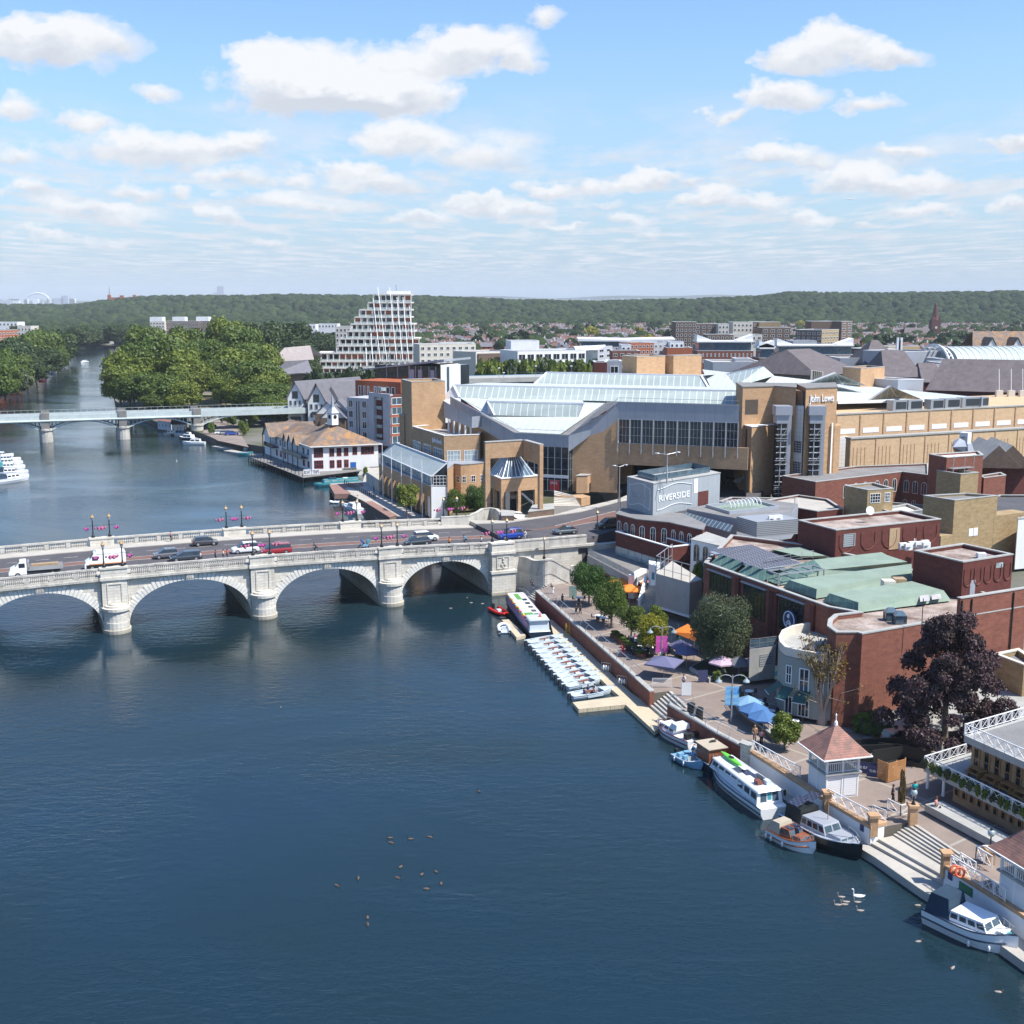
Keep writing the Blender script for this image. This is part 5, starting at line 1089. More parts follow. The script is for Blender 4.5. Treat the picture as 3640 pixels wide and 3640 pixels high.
copper_roof('farthest green copper roof beside the solar panels',[A8(290,790),A8(520,785),A8(300,705),A8(80,730)],[A8(300,775),A8(480,770),A8(290,712),A8(110,730)],cz0,cz1-.6)
for k,(x,y)in en(((940,950),(1020,935))):
 p=P(A8(x,y+20),cz1);sn('roof_vent',MX(p.x-.7,p.x+.7,p.y-.7,p.y+.7,cz1-1.2,cz1+.35),'cream' if k==0 else 'timber_pale',['pale cream vent box between the green roofs','tan vent box between the green roofs, right of the cream one'][k],'roof vent',p)
for k,(x,y)in en(((1205,1075),(1290,1060))):
 p0_,p1_,p2_,p3_=P(A8(x-30,y+35),cz0+.45),P(A8(x+40,y+25),cz0+.45),P(A8(x+25,y-35),cz1-.15),P(A8(x-40,y-27),cz1-.15);sn('foil_patch',MF([q+Vt((-.05,-.12,.06))for q in(p0_,p1_,p2_,p3_)]),mat('foil',(.6,.56,.54),.35,.15,metal=.3),['crumpled foil patch on the nearest green roof, left one','crumpled foil patch on the nearest green roof, right one'][k],'roof patch',p0_)
t=tg('solar_array','six rows of dark solar panels on a steel deck above green slopes','solar panels',P(G4(1000,700),13.2))
r0,r1,s0_,s1_=G4(890,700),G4(1385,890),G4(1295,650),G4(1780,830)
for k in range(6):
 f0,f1=k/6,(k+1.02)/6
 def lerp(a,b,f):return(a[0]+(b[0]-a[0])*f,a[1]+(b[1]-a[1])*f)
 a_,b_=P(lerp(r0,r1,f0),13.9),P(lerp(s0_,s1_,f0),13.9);c_,d__=P(lerp(s0_,s1_,f1),13.45),P(lerp(r0,r1,f1),13.45)
 ob('solar_panel',MF([d__,c_,b_,a_]),'solar',t)
dk=[V2(P(q,13.0))for q in(G4(885,725),G4(1390,915),G4(1575,950),G4(1932,880),G4(1790,830),G4(1290,670))]
ob('deck_frame',MP(dk[:2]+dk[4:],12.9,13.05),'steel',t)
barrail('steel guard rail beside the solar panels',[P(G4(1450,870),13.1),P(G4(1905,790),13.1)],13.1,1.1,'steel',3,2,.035)
a=MB()
for q in((885,725),(1160,830),(1390,915),(1575,950)):p=P(G4(*q),13);a.bar(v3(p,9.5),p,.09,4)
ob('support_post',a,'steel',t)
pg=[P(A8(140,910),13.4),P(A8(470,870),13.4),P(A8(390,845),13.4),P(A8(60,880),13.4)];a=MB()
for A_,B_ in zip(pg,pg[1:]+pg[:1]):a.bar(A_,B_,.12,4)
for f in(.25,.5,.75):a.bar(pg[0].lerp(pg[1],f),pg[3].lerp(pg[2],f),.1,4)
for q in pg:a.bar(q,v3(q,11.8),.1,4)
sn('steel_pergola',a,'steel','open steel frame over the sloping green roof','steel frame',pg[0])
for sa,sb in((.6,6),(6.8,12.2)):
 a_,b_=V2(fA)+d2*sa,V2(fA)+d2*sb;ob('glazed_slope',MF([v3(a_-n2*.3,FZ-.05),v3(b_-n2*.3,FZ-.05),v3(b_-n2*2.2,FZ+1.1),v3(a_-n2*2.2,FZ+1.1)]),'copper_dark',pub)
def brick_box(lbl,L_,C_,R_,z0,vt,m='db',roof='roof_moss',arcs=True):
 l,c,r=V2(P(L_,z0)),V2(P(C_,z0)),V2(P(R_,z0));zt_=H(c,vt);bk_=l+(r-c);t=tg('brick_plant_room',lbl,'brick building',v3(c,z0));flatroof(t,[c,r,bk_,l],z0-4,zt_,m,roof,'cn',par=.4)
 if arcs:
  d2,n2,L2=fr(c,r);K=5;a=MB()
  for k in range(K):
   s_=L2*(k+.5)/K;rr=L2/K*.33;pts=[v3(c+d2*(s_-rr*cos(g_))+n2*.07,z0+(zt_-z0)*.48-rr*sin(g_))for g_ in[pi*j/10 for j in range(11)]];tt_=[pts[0]+U*((zt_-z0)*.32)]+pts+[pts[-1]+U*((zt_-z0)*.32)];a.pp(tt_,.06,4)
  ob('brick_arches',a,'rb',t)
 return t,c,r,zt_
t,c,r,zt_=brick_box('dark red brick plant room with mossy roof and satellite dish',A8(275,700),A8(550,780),A8(1312,690),12,A8(0,588)[1])
d2,n2,L2=fr(c,r);ob('louvre_vent',MO(c,r,L2*.07,L2*.18,0,.06,13.2,15),'louvre',t);ob('plywood_hatch',MO(c,r,L2*.5,L2*.6,0,.08,12.1,15.1),'timber_pale',t)
p=P(A8(800,510),zt_);tt=tg('satellite_dish','white satellite dish on a mossy plant room roof','satellite dish',p);ob('mast',MR(p,p+Vt((0,0,1.0)),.04,5),'steel',tt)
mbd=MB().lt((0,0,0),[(.0,0),(.25,.03),(.5,.12),(.62,.2)],14);dd_=ob('dish',mbd,'white',tt,base=(0,0,0));dd_.location=(0,0,1.3);dd_.rotation_euler=(1.2,0,.2)
t,c,r,zt_=brick_box('dark red brick plant room nearest the copper beech, with pink mossy roof',A8(1112,1000),A8(1470,1095),A8(1832,1030),FZ-.45,A8(0,822)[1])
d2,n2,L2=fr(c,r);ob('door',MO(c,r,L2*.16,L2*.26,0,.06,FZ-.3,FZ+1.7),'lp',t);ob('window',MO(c,r,L2*.66,L2*.8,0,.05,FZ+2.7,FZ+3.3),'gp',t)
p=P(A8(1620,765),zt_);sn('roof_cowl',MX(p.x-.5,p.x+.5,p.y-.4,p.y+.4,zt_-.3,zt_+.25),'white','white cowl on the pink mossy plant room roof','roof vent',p)
for k,(x,y)in en(((955,1240),(1020,1265))):
 p=P(A8(x,y),FZ-.4);tt=tg('roof_skylight',['glazed lantern skylight on the mossy roof, rear one','glazed lantern skylight on the mossy roof, front one'][k],'skylight',p);ob('frame',MB().pp([p+Vt(q)for q in((-.6,-.5,0),(-.6,-.5,.9),(.6,-.5,.9),(.6,-.5,0))],.06,4).pp([p+Vt(q)for q in((-.6,.5,0),(-.6,.5,.9),(.6,.5,.9),(.6,.5,0))],.06,4),'dm',tt)
 ob('glazing',MB().hx([p+Vt(q)for q in((-.65,-.55,.9),(.65,-.55,.9),(.65,.55,.9),(-.65,.55,.9),(-.3,-.1,1.4),(.3,-.1,1.4),(.3,.1,1.4),(-.3,.1,1.4))]).box(p.x-.55,p.x+.55,p.y-.45,p.y+.45,p.z,p.z+.88),'gb',tt)
p=P(B3(925,680),FZ-.3);sn('roof_mast',MR(p,p+Vt((0,0,3.6)),.05,4),'dm','thin dark mast at the edge of the mossy roof','mast',p)
g0=P(B3(310,1570),2.8);dz_=[]
def lane(q):return VP(q,cr,e1)
lp0,lp1=v3(cr,2.8),v3(e2,5.6);o_=n2
nrm=Vt((dR.y,-dR.x,0));ln=[v3(V2(cr)-dR*.5,2.75),v3(V2(cr)+dR*24,5.2)]
mb=MB().hx([ln[0]-U*1,ln[0]+nrm*1.6-U*1,ln[0]+nrm*1.6-U,ln[0]-U,ln[0],ln[0]+nrm*1.6,ln[0]+nrm*1.6,ln[0]],skip=(0,1,2,3,4,5))
mb=MB();A_,B_=ln;q=[A_,B_,B_+nrm*9,A_+nrm*9+dR.to_3d()*3];q[3].z=2.75;mb.hx([v3(x,1.5)for x in(A_,q[3],q[2],B_)]+[A_,q[3],q[2],B_]);ground('side_lane',mb,'cn')
# -- clapboard pub bay with dark awnings
oc2=[V2(P(G5(*q),9.8))for q in((1590,560),(1250,572),(1130,568),(960,555),(700,510),(540,470),(470,400),(455,330),(500,240),(640,175),(940,120))]
pb=tg('weatherboard_pub','grey-green weatherboarded curved pub front with dark awnings','pub',v3(oc2[3],2.6))
M['clapboard']=mat('grey_green_weatherboard',(.27,.3,.27),.7,.06,extra=lines(Z,.2,.03,(.17,.19,.17),.7))
body=oc2+[V2(P(G5(1100,180),9.8))]
ob('wall',MP(body,2.6,8.9),'clapboard',pb);ob('terrace_floor',MP(ins(body,.1),8.9,8.98),'cn',pb)
a=MB();ii=ins(oc2,.4)
for k in range(2,len(oc2)-1):j=k+1;a.hx([v3(oc2[k],8.98),v3(oc2[j],8.98),v3(ii[j],8.98),v3(ii[k],8.98),v3(oc2[k],9.9),v3(oc2[j],9.9),v3(ii[j],9.9),v3(ii[k],9.9)])
ob('terrace_parapet',a,'cream',pb)
def bay(i0,i1,z0,z1,f0,f1,**k):A_,B_=oc2[i1],oc2[i0];wins(pb,A_,B_,[(f0,f1)],[(z0,z1)],**k)
bay(3,4,5.3,8,.2,.75,nx=2,ny=2,ft=.12);bay(2,3,5.4,8,.2,.8,nx=2,ny=2,ft=.12);bay(1,2,5.4,8,.15,.85,nx=1,ny=2,ft=.12);bay(0,1,5.2,8.2,.3,.65,nx=2,ny=2,ft=.12);bay(4,5,6,8,.2,.7,nx=2,ny=2)
bay(3,4,2.7,4.6,.2,.8,nx=3,ny=1);bay(4,5,2.7,4.6,.2,.85,nx=2,ny=1);bay(0,1,2.7,4.2,.2,.55,nx=2,ny=1)
for k,(i0,i1,f0,f1)in en(((3,4,.12,.85),(4,5,.05,.9),(5,6,.1,.95))):
 A_,B_=oc2[i1],oc2[i0];dA,nA,LA=fr(A_,B_);p_,q_=A_+dA*LA*f0,A_+dA*LA*f1;tt=tg('awning',['dark green awning on the pub, behind the bare tree','dark green awning on the pub, middle one','dark green awning on the pub beside the balcony end'][k],'awning',v3(p_,4.6),'dark awnings on the pub');ob('fabric',MF([v3(p_,5.6),v3(q_,5.6),v3(q_+nA*1.5,4.6),v3(p_+nA*1.5,4.6)]),'gn',tt);ob('front_bar',MR(v3(p_+nA*1.5,4.58),v3(q_+nA*1.5,4.58),.04,4),'white',tt)
p=P(G5(440,905),4.2);q=[P(G5(400,905),4.6),P(G5(510,915),4.6)];tt=tg('hanging_sign','large green and cream hanging banner on the pub corner','banner',q[0]);zt_=H(q[0],G5(0,720)[1]);ob('cloth',MF([v3(q[0],4.6),v3(q[1],4.6),v3(q[1],zt_),v3(q[0],zt_)]),mat('cream_green_banner',(.45,.5,.36),.8,.1),tt);ob('blue_patch',MF([v3(V2(q[0])-Vt((0,.05)),5.0),v3(V2(q[1])-Vt((.1,.05)),5),v3(V2(q[1])-Vt((.1,.05)),5.9),v3(V2(q[0])-Vt((0,.05)),5.5)]),'bt',tt);ob('bracket',MR(v3(q[0],zt_+.05),v3(q[1],zt_+.05)+Vt((.7,0,0)),.06,4),'black',tt)
lb_=[V2(P(G5(*q),6.6))for q in((60,480),(190,470),(420,440),(430,380),(60,400))];t=tg('utility_block','pale brick utility block with dark louvre and glass balcony on top','building',v3(lb_[0],2.6));ob('wall',MP(lb_,2.6,6.5),'cn',t)
d2,n2,L2=fr(lb_[1],lb_[2]);ob('louvre',MO(lb_[1],lb_[2],L2*.05,L2*.8,0,.05,4.3,5.7),'louvre',t);barrail('glass balcony rail above the pale utility block',[v3(lb_[0],6.6),v3(lb_[1],6.6),v3(lb_[2],6.6)],6.6,1.1,'steel',2,1.5,pn='gb')
# -- timber kiosks with tiled pyramid roofs
def kiosk(lbl,fcorner,lcorner,rcorner,zb,zmid,eave,apex,px_apex,rail=True):
 c,l,r=V2(P(fcorner,zb)),V2(P(lcorner,zb)),V2(P(rcorner,zb));u1,u2=l-c,r-c;s=(u1.length+u2.length)*.44;u2n=u2.normalized();u1n=Vt((-u2n.y,u2n.x));u1,u2=u1n*s,u2n*s
 t=tg('timber_kiosk',lbl,'kiosk',v3(c,zb));sq=[c,c+u2,c+u2+u1,c+u1];M.setdefault('boarding',mat('white_boarding',(.72,.72,.72),.6,.04,extra=lines(Z,.2,.03,(.45,.46,.48),.7)))
 ob('lower_wall',MP(sq,zb-1,zmid),'boarding',t);ob('floor_slab',MP(ins(sq,-.25),zmid,zmid+.14),'cn',t)
 for A_,B_ in((sq[0],sq[1]),(sq[3],sq[0])):
  dA,nA,LA=fr(A_,B_)
  for f in(0,.5,1):ob('trim_board',MO(A_,B_,LA*f-.07,LA*f+.07,0,.05,zb,zmid),'white',t)
 dA,nA,LA=fr(sq[0],sq[1])
 for f in(.35,.6,.85):pass
 ob('shutter',MO(sq[0],sq[1],LA*.55,LA*.95,.01,.05,zb+.2,zmid-.2),'boarding',t)
 cen=(sq[0]+sq[2])/2
 for k in range(4):
  A_,B_=sq[k],sq[(k+1)%4]
  ob('post',MR(v3(A_,zmid),v3(A_,eave+.1),.14,4),'white',t);mid=(A_+B_)/2;ob('post',MR(v3(mid,zmid),v3(mid,eave),.12,4),'white',t)
  a=MB();a.bar(v3(A_,zmid+1.05),v3(B_,zmid+1.05),.05,4);a.bar(v3(A_,zmid+.25),v3(B_,zmid+.25),.04,4);L_=(B_-A_).length;nn_=int(L_/.2)
  for j in range(nn_):w_=A_.lerp(B_,(j+.5)/nn_);a.bar(v3(w_,zmid+.25),v3(w_,zmid+1.05),.03,4)
  ob('railing',a,'white',t)
 ev=ins(sq,-.85);m1=ins(sq,.2);rz=eave;mz=eave+(apex-eave)*.42;a=MB();ap=v3(cen,apex)
 for k in range(4):j=(k+1)%4;a.fc([v3(ev[k],rz),v3(ev[j],rz),v3(m1[j],mz),v3(m1[k],mz)]);a.fc([v3(m1[k],mz),v3(m1[j],mz),ap])
 ob('roof',a,'tile_red',t);ob('soffit',MF([v3(q,rz-.04)for q in ev][::-1]),'white',t)
 a=MB()
 for k in range(4):j=(k+1)%4;a.bar(v3(ev[k],rz),v3(ev[j],rz),.07,4)
 ob('eaves_board',a,'white',t);ob('finial',MB().lt(ap,[(.2,-.2),(.16,.1),(.05,.25),(.05,.7),(.1,.75),(.0,.95)],8),'white',t);return t
kiosk('white timber kiosk with red tiled pyramid roof beside the white river wall',B4(1752,945),B4(1530,760),B5(250,915),QZ,4.4,6.1,8.6,None)
kiosk('white timber kiosk with red tiled roof cut by the right frame edge',B6(1960,725),B6(1815,565),B6(2385,635),QZ,4.4,6.1,8.6,None)
def pillar(lbl,px,z,h=1.5):p=P(px,z);t=tg('stone_pillar',lbl,'pillar',p,'orange brick pillars by the wide stairs');ob('shaft',MX(p.x-.33,p.x+.33,p.y-.33,p.y+.33,z-.6,z+h),'tb',t);ob('cap',MX(p.x-.45,p.x+.45,p.y-.45,p.y+.45,z+h,z+h+.22),'tb',t);return p,z+h+.22
def glb(lbl,p,z,h=1.5):
 t=tg('globe_lamp',lbl,'lamp',(p[0],p[1],z),'globe lamps on pillars');ob('post',MB().lt((p[0],p[1],z),[(.22,0),(.1,.2),(.06,.4),(.06,h)],8),'black',t);ob('globe',MB().blob((p[0],p[1],z+h+.25),.3,10,8),'gp',t,smooth=True);ob('cap',MB().lt((p[0],p[1],z+h+.5),[(.16,0),(.03,.2)],8),'black',t)
p,z_=pillar('orange brick pillar with globe lamp at the top of the wide stairs',B5(835,1175),QZ,1.5);glb('black globe lamp on the pillar at the top left of the wide stairs',p,z_,.8)
p,z_=pillar('orange brick pillar with globe lamp near the second kiosk',B5(1590,1570),QZ,1.1);glb('black globe lamp on the pillar near the second kiosk',p,z_,1)
pillar('orange brick pillar at the foot of the railing beside lifebuoys',B6(1165,250),QZ-.1,1.3);pillar('orange brick pillar on the white wall at the narrow steps',B5(450,1230),QZ,1.1);pillar('orange brick pillar at the kiosk end of the white wall',B5(0,985),QZ,1.0)
# -- white-railed restaurant, right edge
rz_=tg('terrace_restaurant','tan brick and timber restaurant with two white-railed terraces, right edge','restaurant',v3(P(B5(950,620),4.6),2.6))
b0,b1=V2(P(B5(950,625),4.6)),V2(P(B5(1932,1115),4.6));dA,nA,_=fr(b0,b1);b1=b0+dA*26;bb_=V2(P(B5(1360,500),4.6));depth=(bb_-b0).length
up0=V2(P(B5(1345,315),8.5));
deck=[b0,b1,b1-nA*depth,b0-nA*depth*1.0];d_b=(bb_-b0).normalized();deck=[b0,b1,b1+d_b*9,bb_+d_b*1]
ob('lower_slab',MP(deck,4.2,4.62),'cn',rz_)
lowf=[b0+dA*2.6+d_b*1.3,b1+d_b*1.3,b1+d_b*9,b0+dA*2.6+d_b*7];ob('lower_wall',MP(lowf,2.0,4.2),'tb',rz_)
ob('column',MR(v3(b0+dA*.3+d_b*.3,2.6),v3(b0+dA*.3+d_b*.3,4.2),.13,6),'white',rz_);ob('column',MR(v3(b0+dA*2.2+d_b*.4,2.6),v3(b0+dA*2.2+d_b*.4,4.2),.13,6),'white',rz_)
A_,B_=lowf[0],lowf[1];_,_,LL=fr(A_,B_);K=26
for k in range(K):
 q=A_+dA*(LL*(k+.2)/K)+nA*.01;window(rz_,(q.x,q.y,2.75),dA,LL/K*.62,1.3,1,2,'timber','glass',ft=.1)
upf=[b0+dA*.0+d_b*6.2+dA*4.2,b1+d_b*4.2,b1+d_b*14,b0+dA*4.2+d_b*16];upf[0]=V2(P(B5(1405,655),4.65));upf[1]=upf[0]+dA*24;upf[2]=upf[1]+d_b*9;upf[3]=upf[0]+d_b*9
ob('upper_wall',MP(upf,4.62,7.9),'tb',rz_);K=20;LL=24
for k in range(K):q=upf[0]+dA*(LL*(k+.25)/K)+nA*.01;window(rz_,(q.x,q.y,4.75),dA,LL/K*.6,2.5,1,2,'timber','glass',ft=.12)
us=[up0,up0+dA*26,up0+dA*26+d_b*12,up0+d_b*12];ob('upper_slab',MP(us,7.9,8.5),'cn',rz_);ob('roof_deck',MP(ins(us,.4),8.5,8.52),'felt',rz_)
xrail('white crossed railing along the lower restaurant terrace',b0+nA*-.1,b1-nA*.1,4.62,h=1.0,gp='white railings of the terrace restaurant');xrail('white crossed railing on the short side of the lower restaurant terrace',b0,bb_,4.62,gp='white railings of the terrace restaurant')
xrail('white crossed railing along the roof terrace of the restaurant',up0-nA*.1,up0+dA*26-nA*.1,8.52,gp='white railings of the terrace restaurant');xrail('white crossed railing on the short side of the restaurant roof terrace',up0,up0+d_b*11,8.52,gp='white railings of the terrace restaurant')
for k,(x,y)in en(((1480,720),(1640,800),(1790,875),(1932,950),(2050,1020))):
 p=P(B5(x,y),4.64);t=tg('picnic_table','orange-brown timber picnic table on the lower restaurant terrace','picnic table',p,'picnic tables on the restaurant terrace',atan2(dA.y,dA.x),True);ob('table_top',MX(-.8,.8,-.4,.4,.7,.76),'timber',t)
 for sg in(-1,1):ob('bench',MX(-.8,.8,sg*.75-.14,sg*.75+.14,.42,.47),'timber',t)
 ob('leg',MX(-.6,-.5,-.7,.7,.0,.7).box(.5,.6,-.7,.7,.0,.7),'timber',t)
ob('step_terrace',MO(b0,b1,3.5,24,1.0,2.9,2.3,2.95),'cn',rz_)
p=P(B3(1780,760),9);q=[V2(P(B3(*x),8))for x in((1640,900),(1932,1010),(2100,1000),(1880,850))];t=tg('tan_building','low tan walled building with white rooftop plant, right edge','building',v3(q[0],2.6));flatroof(t,q,2.6,8,'yb','felt','cream',.5)
# -- shopping centre (tan brick and glass)
def g2(x,y,z):return P(G2(x,y),z)
jl=tg('shopping_centre','large tan brick department store with stepped glass roofs and grey fascia','department store',v3(P(G2(1160,1310),7.4),7.4))
M['rg_hall']=roofglass('roof_glass',(.978,-.21,0),1.55);M['slope_white']=mat('white_translucent_roof',(.46,.49,.475),.5,.06,(.3,.3,.3),extra=chain(lines((.98,-.2,0),1.55,.16,(.62,.65,.64),.9),lines((.2,.98,0),1.5,.12,(.6,.63,.62),.6)))
nL,nR=g2(680,712,19.1),g2(1252,737,19.1);hL,hR=g2(1782,385,26),P(A3(1757,937),26)
pa=[g2(740,702,19.2),g2(1165,722,19.2),g2(1655,380,24.2),g2(1800,372,24.4),g2(100,335,24.4),g2(330,490,22)]
ob('lower_roof_slope',MF(pa),'slope_white',jl)
a=MB();s3=[g2(470,525,21.65),g2(1362,545,21.65),g2(1422,400,24.5),g2(395,377,24.5)];a.fc(s3);ob('glazed_roof_band',a,'rg_hall',jl)
bk3=[s3[2]+Vt((0,9,0)),s3[3]+Vt((0,9,0))];ob('band_back',MF([s3[3],s3[2],bk3[0],bk3[1]]),'slope_white',jl)
for c_,e_ in((s3[1],s3[2]),(s3[0],s3[3])):ob('band_end',MF([c_,e_,e_+Vt((0,9,-.1)),v3(V2(e_),22)]),'wr',jl);ob('band_trim',MR(c_,e_,.22,4),'white',jl)
s2=[g2(100,335,24.4),P(A3(1780,930),24.4),P(A3(1780,828),27),g2(35,205,27)];ob('glazed_roof_band',MF(s2),'rg_hall',jl)
s1=[P(A3(205,778),26.6),P(A3(1528,808),26.6),P(A3(1470,712),29.3),P(A3(305,688),29.3)];ob('glazed_roof_band',MF(s1),'rg_hall',jl)
ob('upper_roof_slope',MF([s2[3],s2[2],v3(s1[1],26.9)+Vt((12,0,0)),v3(s1[0],26.9)+Vt((-12,2,0))]),'slope_white',jl)
for A_,B_ in((s2[0],s2[3]),(s1[0],s1[3]),(s1[1],s1[2]),(s2[3],s2[2]),(s1[3],s1[2]),(s3[3],s3[2])):ob('band_trim',MR(A_,B_,.28,4),'white',jl)
ob('band_end',MF([s2[0],s2[3],s2[3]+Vt((-3,0,-3.5)),s2[0]+Vt((-3,0,-1))]),'wr',jl)
for c_,e_ in((s1[0],s1[3]),(s1[1],s1[2])):ob('band_end',MF([c_,e_,e_+Vt((0,10,-2.6))]),'rg_hall',jl)
ob('rear_roof',MF([s1[3],s1[2],v3(s1[2],26)+Vt((14,60,0)),v3(s1[3],26)+Vt((-10,60,0))]),'slope_white',jl)
a=MB();a.fc([nR,nR+Vt((-1.6,.4,0)),pa[2],hL]);a.fc([nL,nL+Vt((1.2,.8,0)),g2(330,490,22.2),g2(330,515,22.2)]);ob('roof_gutter',a,'felt',jl)
def band(name,pts,h,m='lead'):
 a=MB()
 for A_,B_ in zip(pts,pts[1:]):a.fc([A_-U*h,B_-U*h,B_,A_])
 return ob(name,a,m,jl)
br0=V2(nR)+Vt((.9,1.0));mid=VP(G2(1485,560),br0,hL);mid2=VP(G2(1620,520),br0,hL)
band('fascia',[g2(0,330,24.7),g2(330,505,22.3),nL],3.3);band('fascia',[nL,nR],2.4);band('fascia',[nR,mid,mid2,hL],3.4);band('fascia',[hL,hR],3.4)
a=MB()
for A_,B_ in((g2(0,330,24.8),g2(330,505,22.4)),(g2(330,505,22.4),nL),(nL,nR),(nR,mid),(mid,mid2),(mid2,hL),(hL,hR)):a.bar(A_+U*.9,B_+U*.9,.05,4);a.bar(A_+U*.05,B_+U*.05,.12,4)
ob('roof_handrail',a,'steel',jl)
d2,n2,L2=fr(hL,hR)
hall=MO(hL,hR,0,L2+2,-.6,-.05,13.3,17.7);ob('hall_wall',hall,'tw',jl)
for k in range(10):q=V2(hL)+d2*(L2*k/10+.1)-n2*.0;window(jl,(q.x,q.y,17.7),d2,L2/10-.2,4.9,3,3,'lp','glass',name='hall_window',ft=.08)
a=MB()
for k in range(11):q=V2(hL)+d2*(L2*k/10)+n2*.35;a.bar(v3(q,15.6),v3(q,22.8),.12,4);a.bar(v3(q,15.6),v3(q-n2*.5,16.5),.08,4)
ob('steel_column',a,'steel',jl)
br0=V2(nR)+Vt((.9,1.0));wq=[v3(br0,7.4),v3(hL,7.4),v3(hL,22.6),mid2-U*3.4,mid-U*3.4,v3(br0,nR.z-3)]
a=MB();a.fc([v3(wq[0],7.4),v3(mid,7.4),mid-U*3.4,wq[5]]).fc([v3(mid,7.4),v3(mid2,7.4),mid2-U*3.4,mid-U*3.4]).fc([v3(mid2,7.4),wq[1],wq[2],mid2-U*3.4]);ob('brick_wall',a,'tb',jl)
ob('left_wall',MF([v3(nL,7.4),v3(nL,16.7),v3(g2(330,505,22.3),19),v3(g2(0,330,24.7),21.4),v3(g2(0,330,24.7),7)]),'tw',jl)
d2,n2,L2=fr(nL,nR);K=8
for k in range(K):q=V2(nL)+d2*(L2*k/K)+n2*.01;window(jl,(q.x,q.y,7.4),d2,L2/K,9.3,1,4,'steel','glass',name='front_window',ft=.08)
d3,n3_,L3=fr(nR,br0);q=V2(nR);window(jl,(q.x,q.y,7.4),d3,L3,9.3,2,4,'steel','glass',name='front_window',ft=.08)
ob('floor_band',MO(nL,nR,0,L2,.0,.15,10.2,10.8),'white',jl)
for f0,f1,z0,z1 in((.66,.84,7.6,9.7),):ob('red_poster',MO(nL,nR,L2*f0,L2*f1,.03,.06,z0,z1),flat('red_poster',(.55,.03,.03)),jl)
text('SALE',.75,jl,v3(V2(nL)+d2*(L2*.67)+n2*.09,8.9),d2,'letters',.01)
th=[V2(hL)+Vt((.4,0)),V2(hR)+Vt((2,0)),V2(hR)+Vt((8,45)),V2(hL)+Vt((-2,45))]
a=MB();a.fc([v3(q,13.25)for q in th]);a.fc([v3(th[1],1.5),v3(th[2],1.5),v3(th[2],13.3),v3(th[1],13.3)]);a.fc([v3(th[2],1.5),v3(th[3],1.5),v3(th[3],13.3),v3(th[2],13.3)]);a.fc([v3(th[3],1.5),v3(th[0],1.5),v3(th[0],13.3),v3(th[3],13.3)]);ob('underpass_lining',a,'cd',jl)
a=MB();a.fc([v3(q,zf+.02)for q in th]);ground('road',a,'asphalt')
def tnb(ln2,pts_px,z0,z1,fr_=G2,m='tb',cop=True,cm='cn'):
 q=[P(fr_(*x),z1)for x in pts_px];mb=MP(q,z0,z1);o=ob(ln2,mb,m,jl)
 if cop:ob('coping',MP(ins(q,-.12),z1,z1+.15),cm,jl)
 return q
b1_=tnb('brick_block',[(1590,958),(1805,940),(1880,930),(1900,880),(1700,900)],7.4,13.2);b2_=tnb('brick_block',[(1335,1165),(1452,1162),(1712,1068),(1640,1050),(1400,1140)],7.4,11)
b3_=tnb('brick_block',[(1655,828),(1932,815),(1950,790),(1680,800)],7.4,16.3)
ob('dark_opening',MO(b2_[1],b2_[2],1,5,.0,.04,7.5,9.3),'glass',jl)
rw=[P(G2(1100,1325),9.6),P(G2(1400,1310),9.6),P(G2(1480,1330),9.6)];ob('ramp_wall',MP([V2(rw[0]),V2(P(G2(1385,1460),zf)),V2(rw[2]),V2(rw[1])],7,8.7),'tb',jl)
st_=[P(G2(1100,1480),zf),P(G2(1400,1480),zf)];steps('entrance_steps','broad pale steps up to the glass shop corner',[V2(P(G2(1095,1486),zf)),V2(P(G2(1380,1486),zf))],[V2(P(G2(1100,1350),8.4)),V2(P(G2(1300,1400),8.4))],zf,9,9,'cream')
# ---- towers on the right
def towerpts(l,z):return[V2(P(C3(*q),z))for q in l]
T1=towerpts([(495,95),(885,85),(1160,105)],28.8);B_off=Vt((3,13));a=MP([T1[0],T1[1],T1[2],T1[2]+B_off,T1[0]+Vt((1,13))],6.5,28.8);ob('tower',a,'tb',jl);ob('coping',MP(ins([T1[0],T1[1],T1[2],T1[2]+B_off,T1[0]+Vt((1,13))],-.12),28.8,29),'cd',jl)
T2=towerpts([(1285,112),(1675,97)],28.8);tq=[T2[0],T2[1],T2[1]+Vt((3,13)),T2[0]+Vt((1,13))];ob('tower',MP(tq,6.5,28.8),'tb',jl);ob('coping',MP(ins(tq,-.12),28.8,29),'cd',jl)
ob('tower_link',MP([T1[2]+Vt((.2,1.6)),T2[0]+Vt((-.2,1.2)),T2[0]+Vt((0,8)),T1[2]+Vt((0,8))],6.5,28.2),'bb',jl)
ob('tile_panel',MP([T1[2]+Vt((.15,1.0)),T2[0]+Vt((-.15,.7)),T2[0]+Vt((-.15,1.2)),T1[2]+Vt((.15,1.6))],6.5,25.3),mat('white_tile',(.66,.67,.67),.4,.05,extra=chain(lines(Z,.9,.07,(.4,.4,.42),.7),lines((1,0,0),.9,.07,(.4,.4,.42),.7))),jl)
wp0,wp1=T1[2]+Vt((.15,1.0)),T2[0]+Vt((-.15,.7));d2,n2,L2=fr(wp0,wp1)
for zz0,zz1 in((14,17.2),(19.2,22.4),(9,12)):
 zz0_,zz1_={14:(10.4,12.9),19.2:(14.6,17.1),9:(7.4,8.9)}[zz0];q=wp0+n2*.01+d2*.1;window(jl,(q.x,q.y,zz0_+1),d2,L2-.2,zz1_-zz0_,5,5,'white','glass',ft=.07)
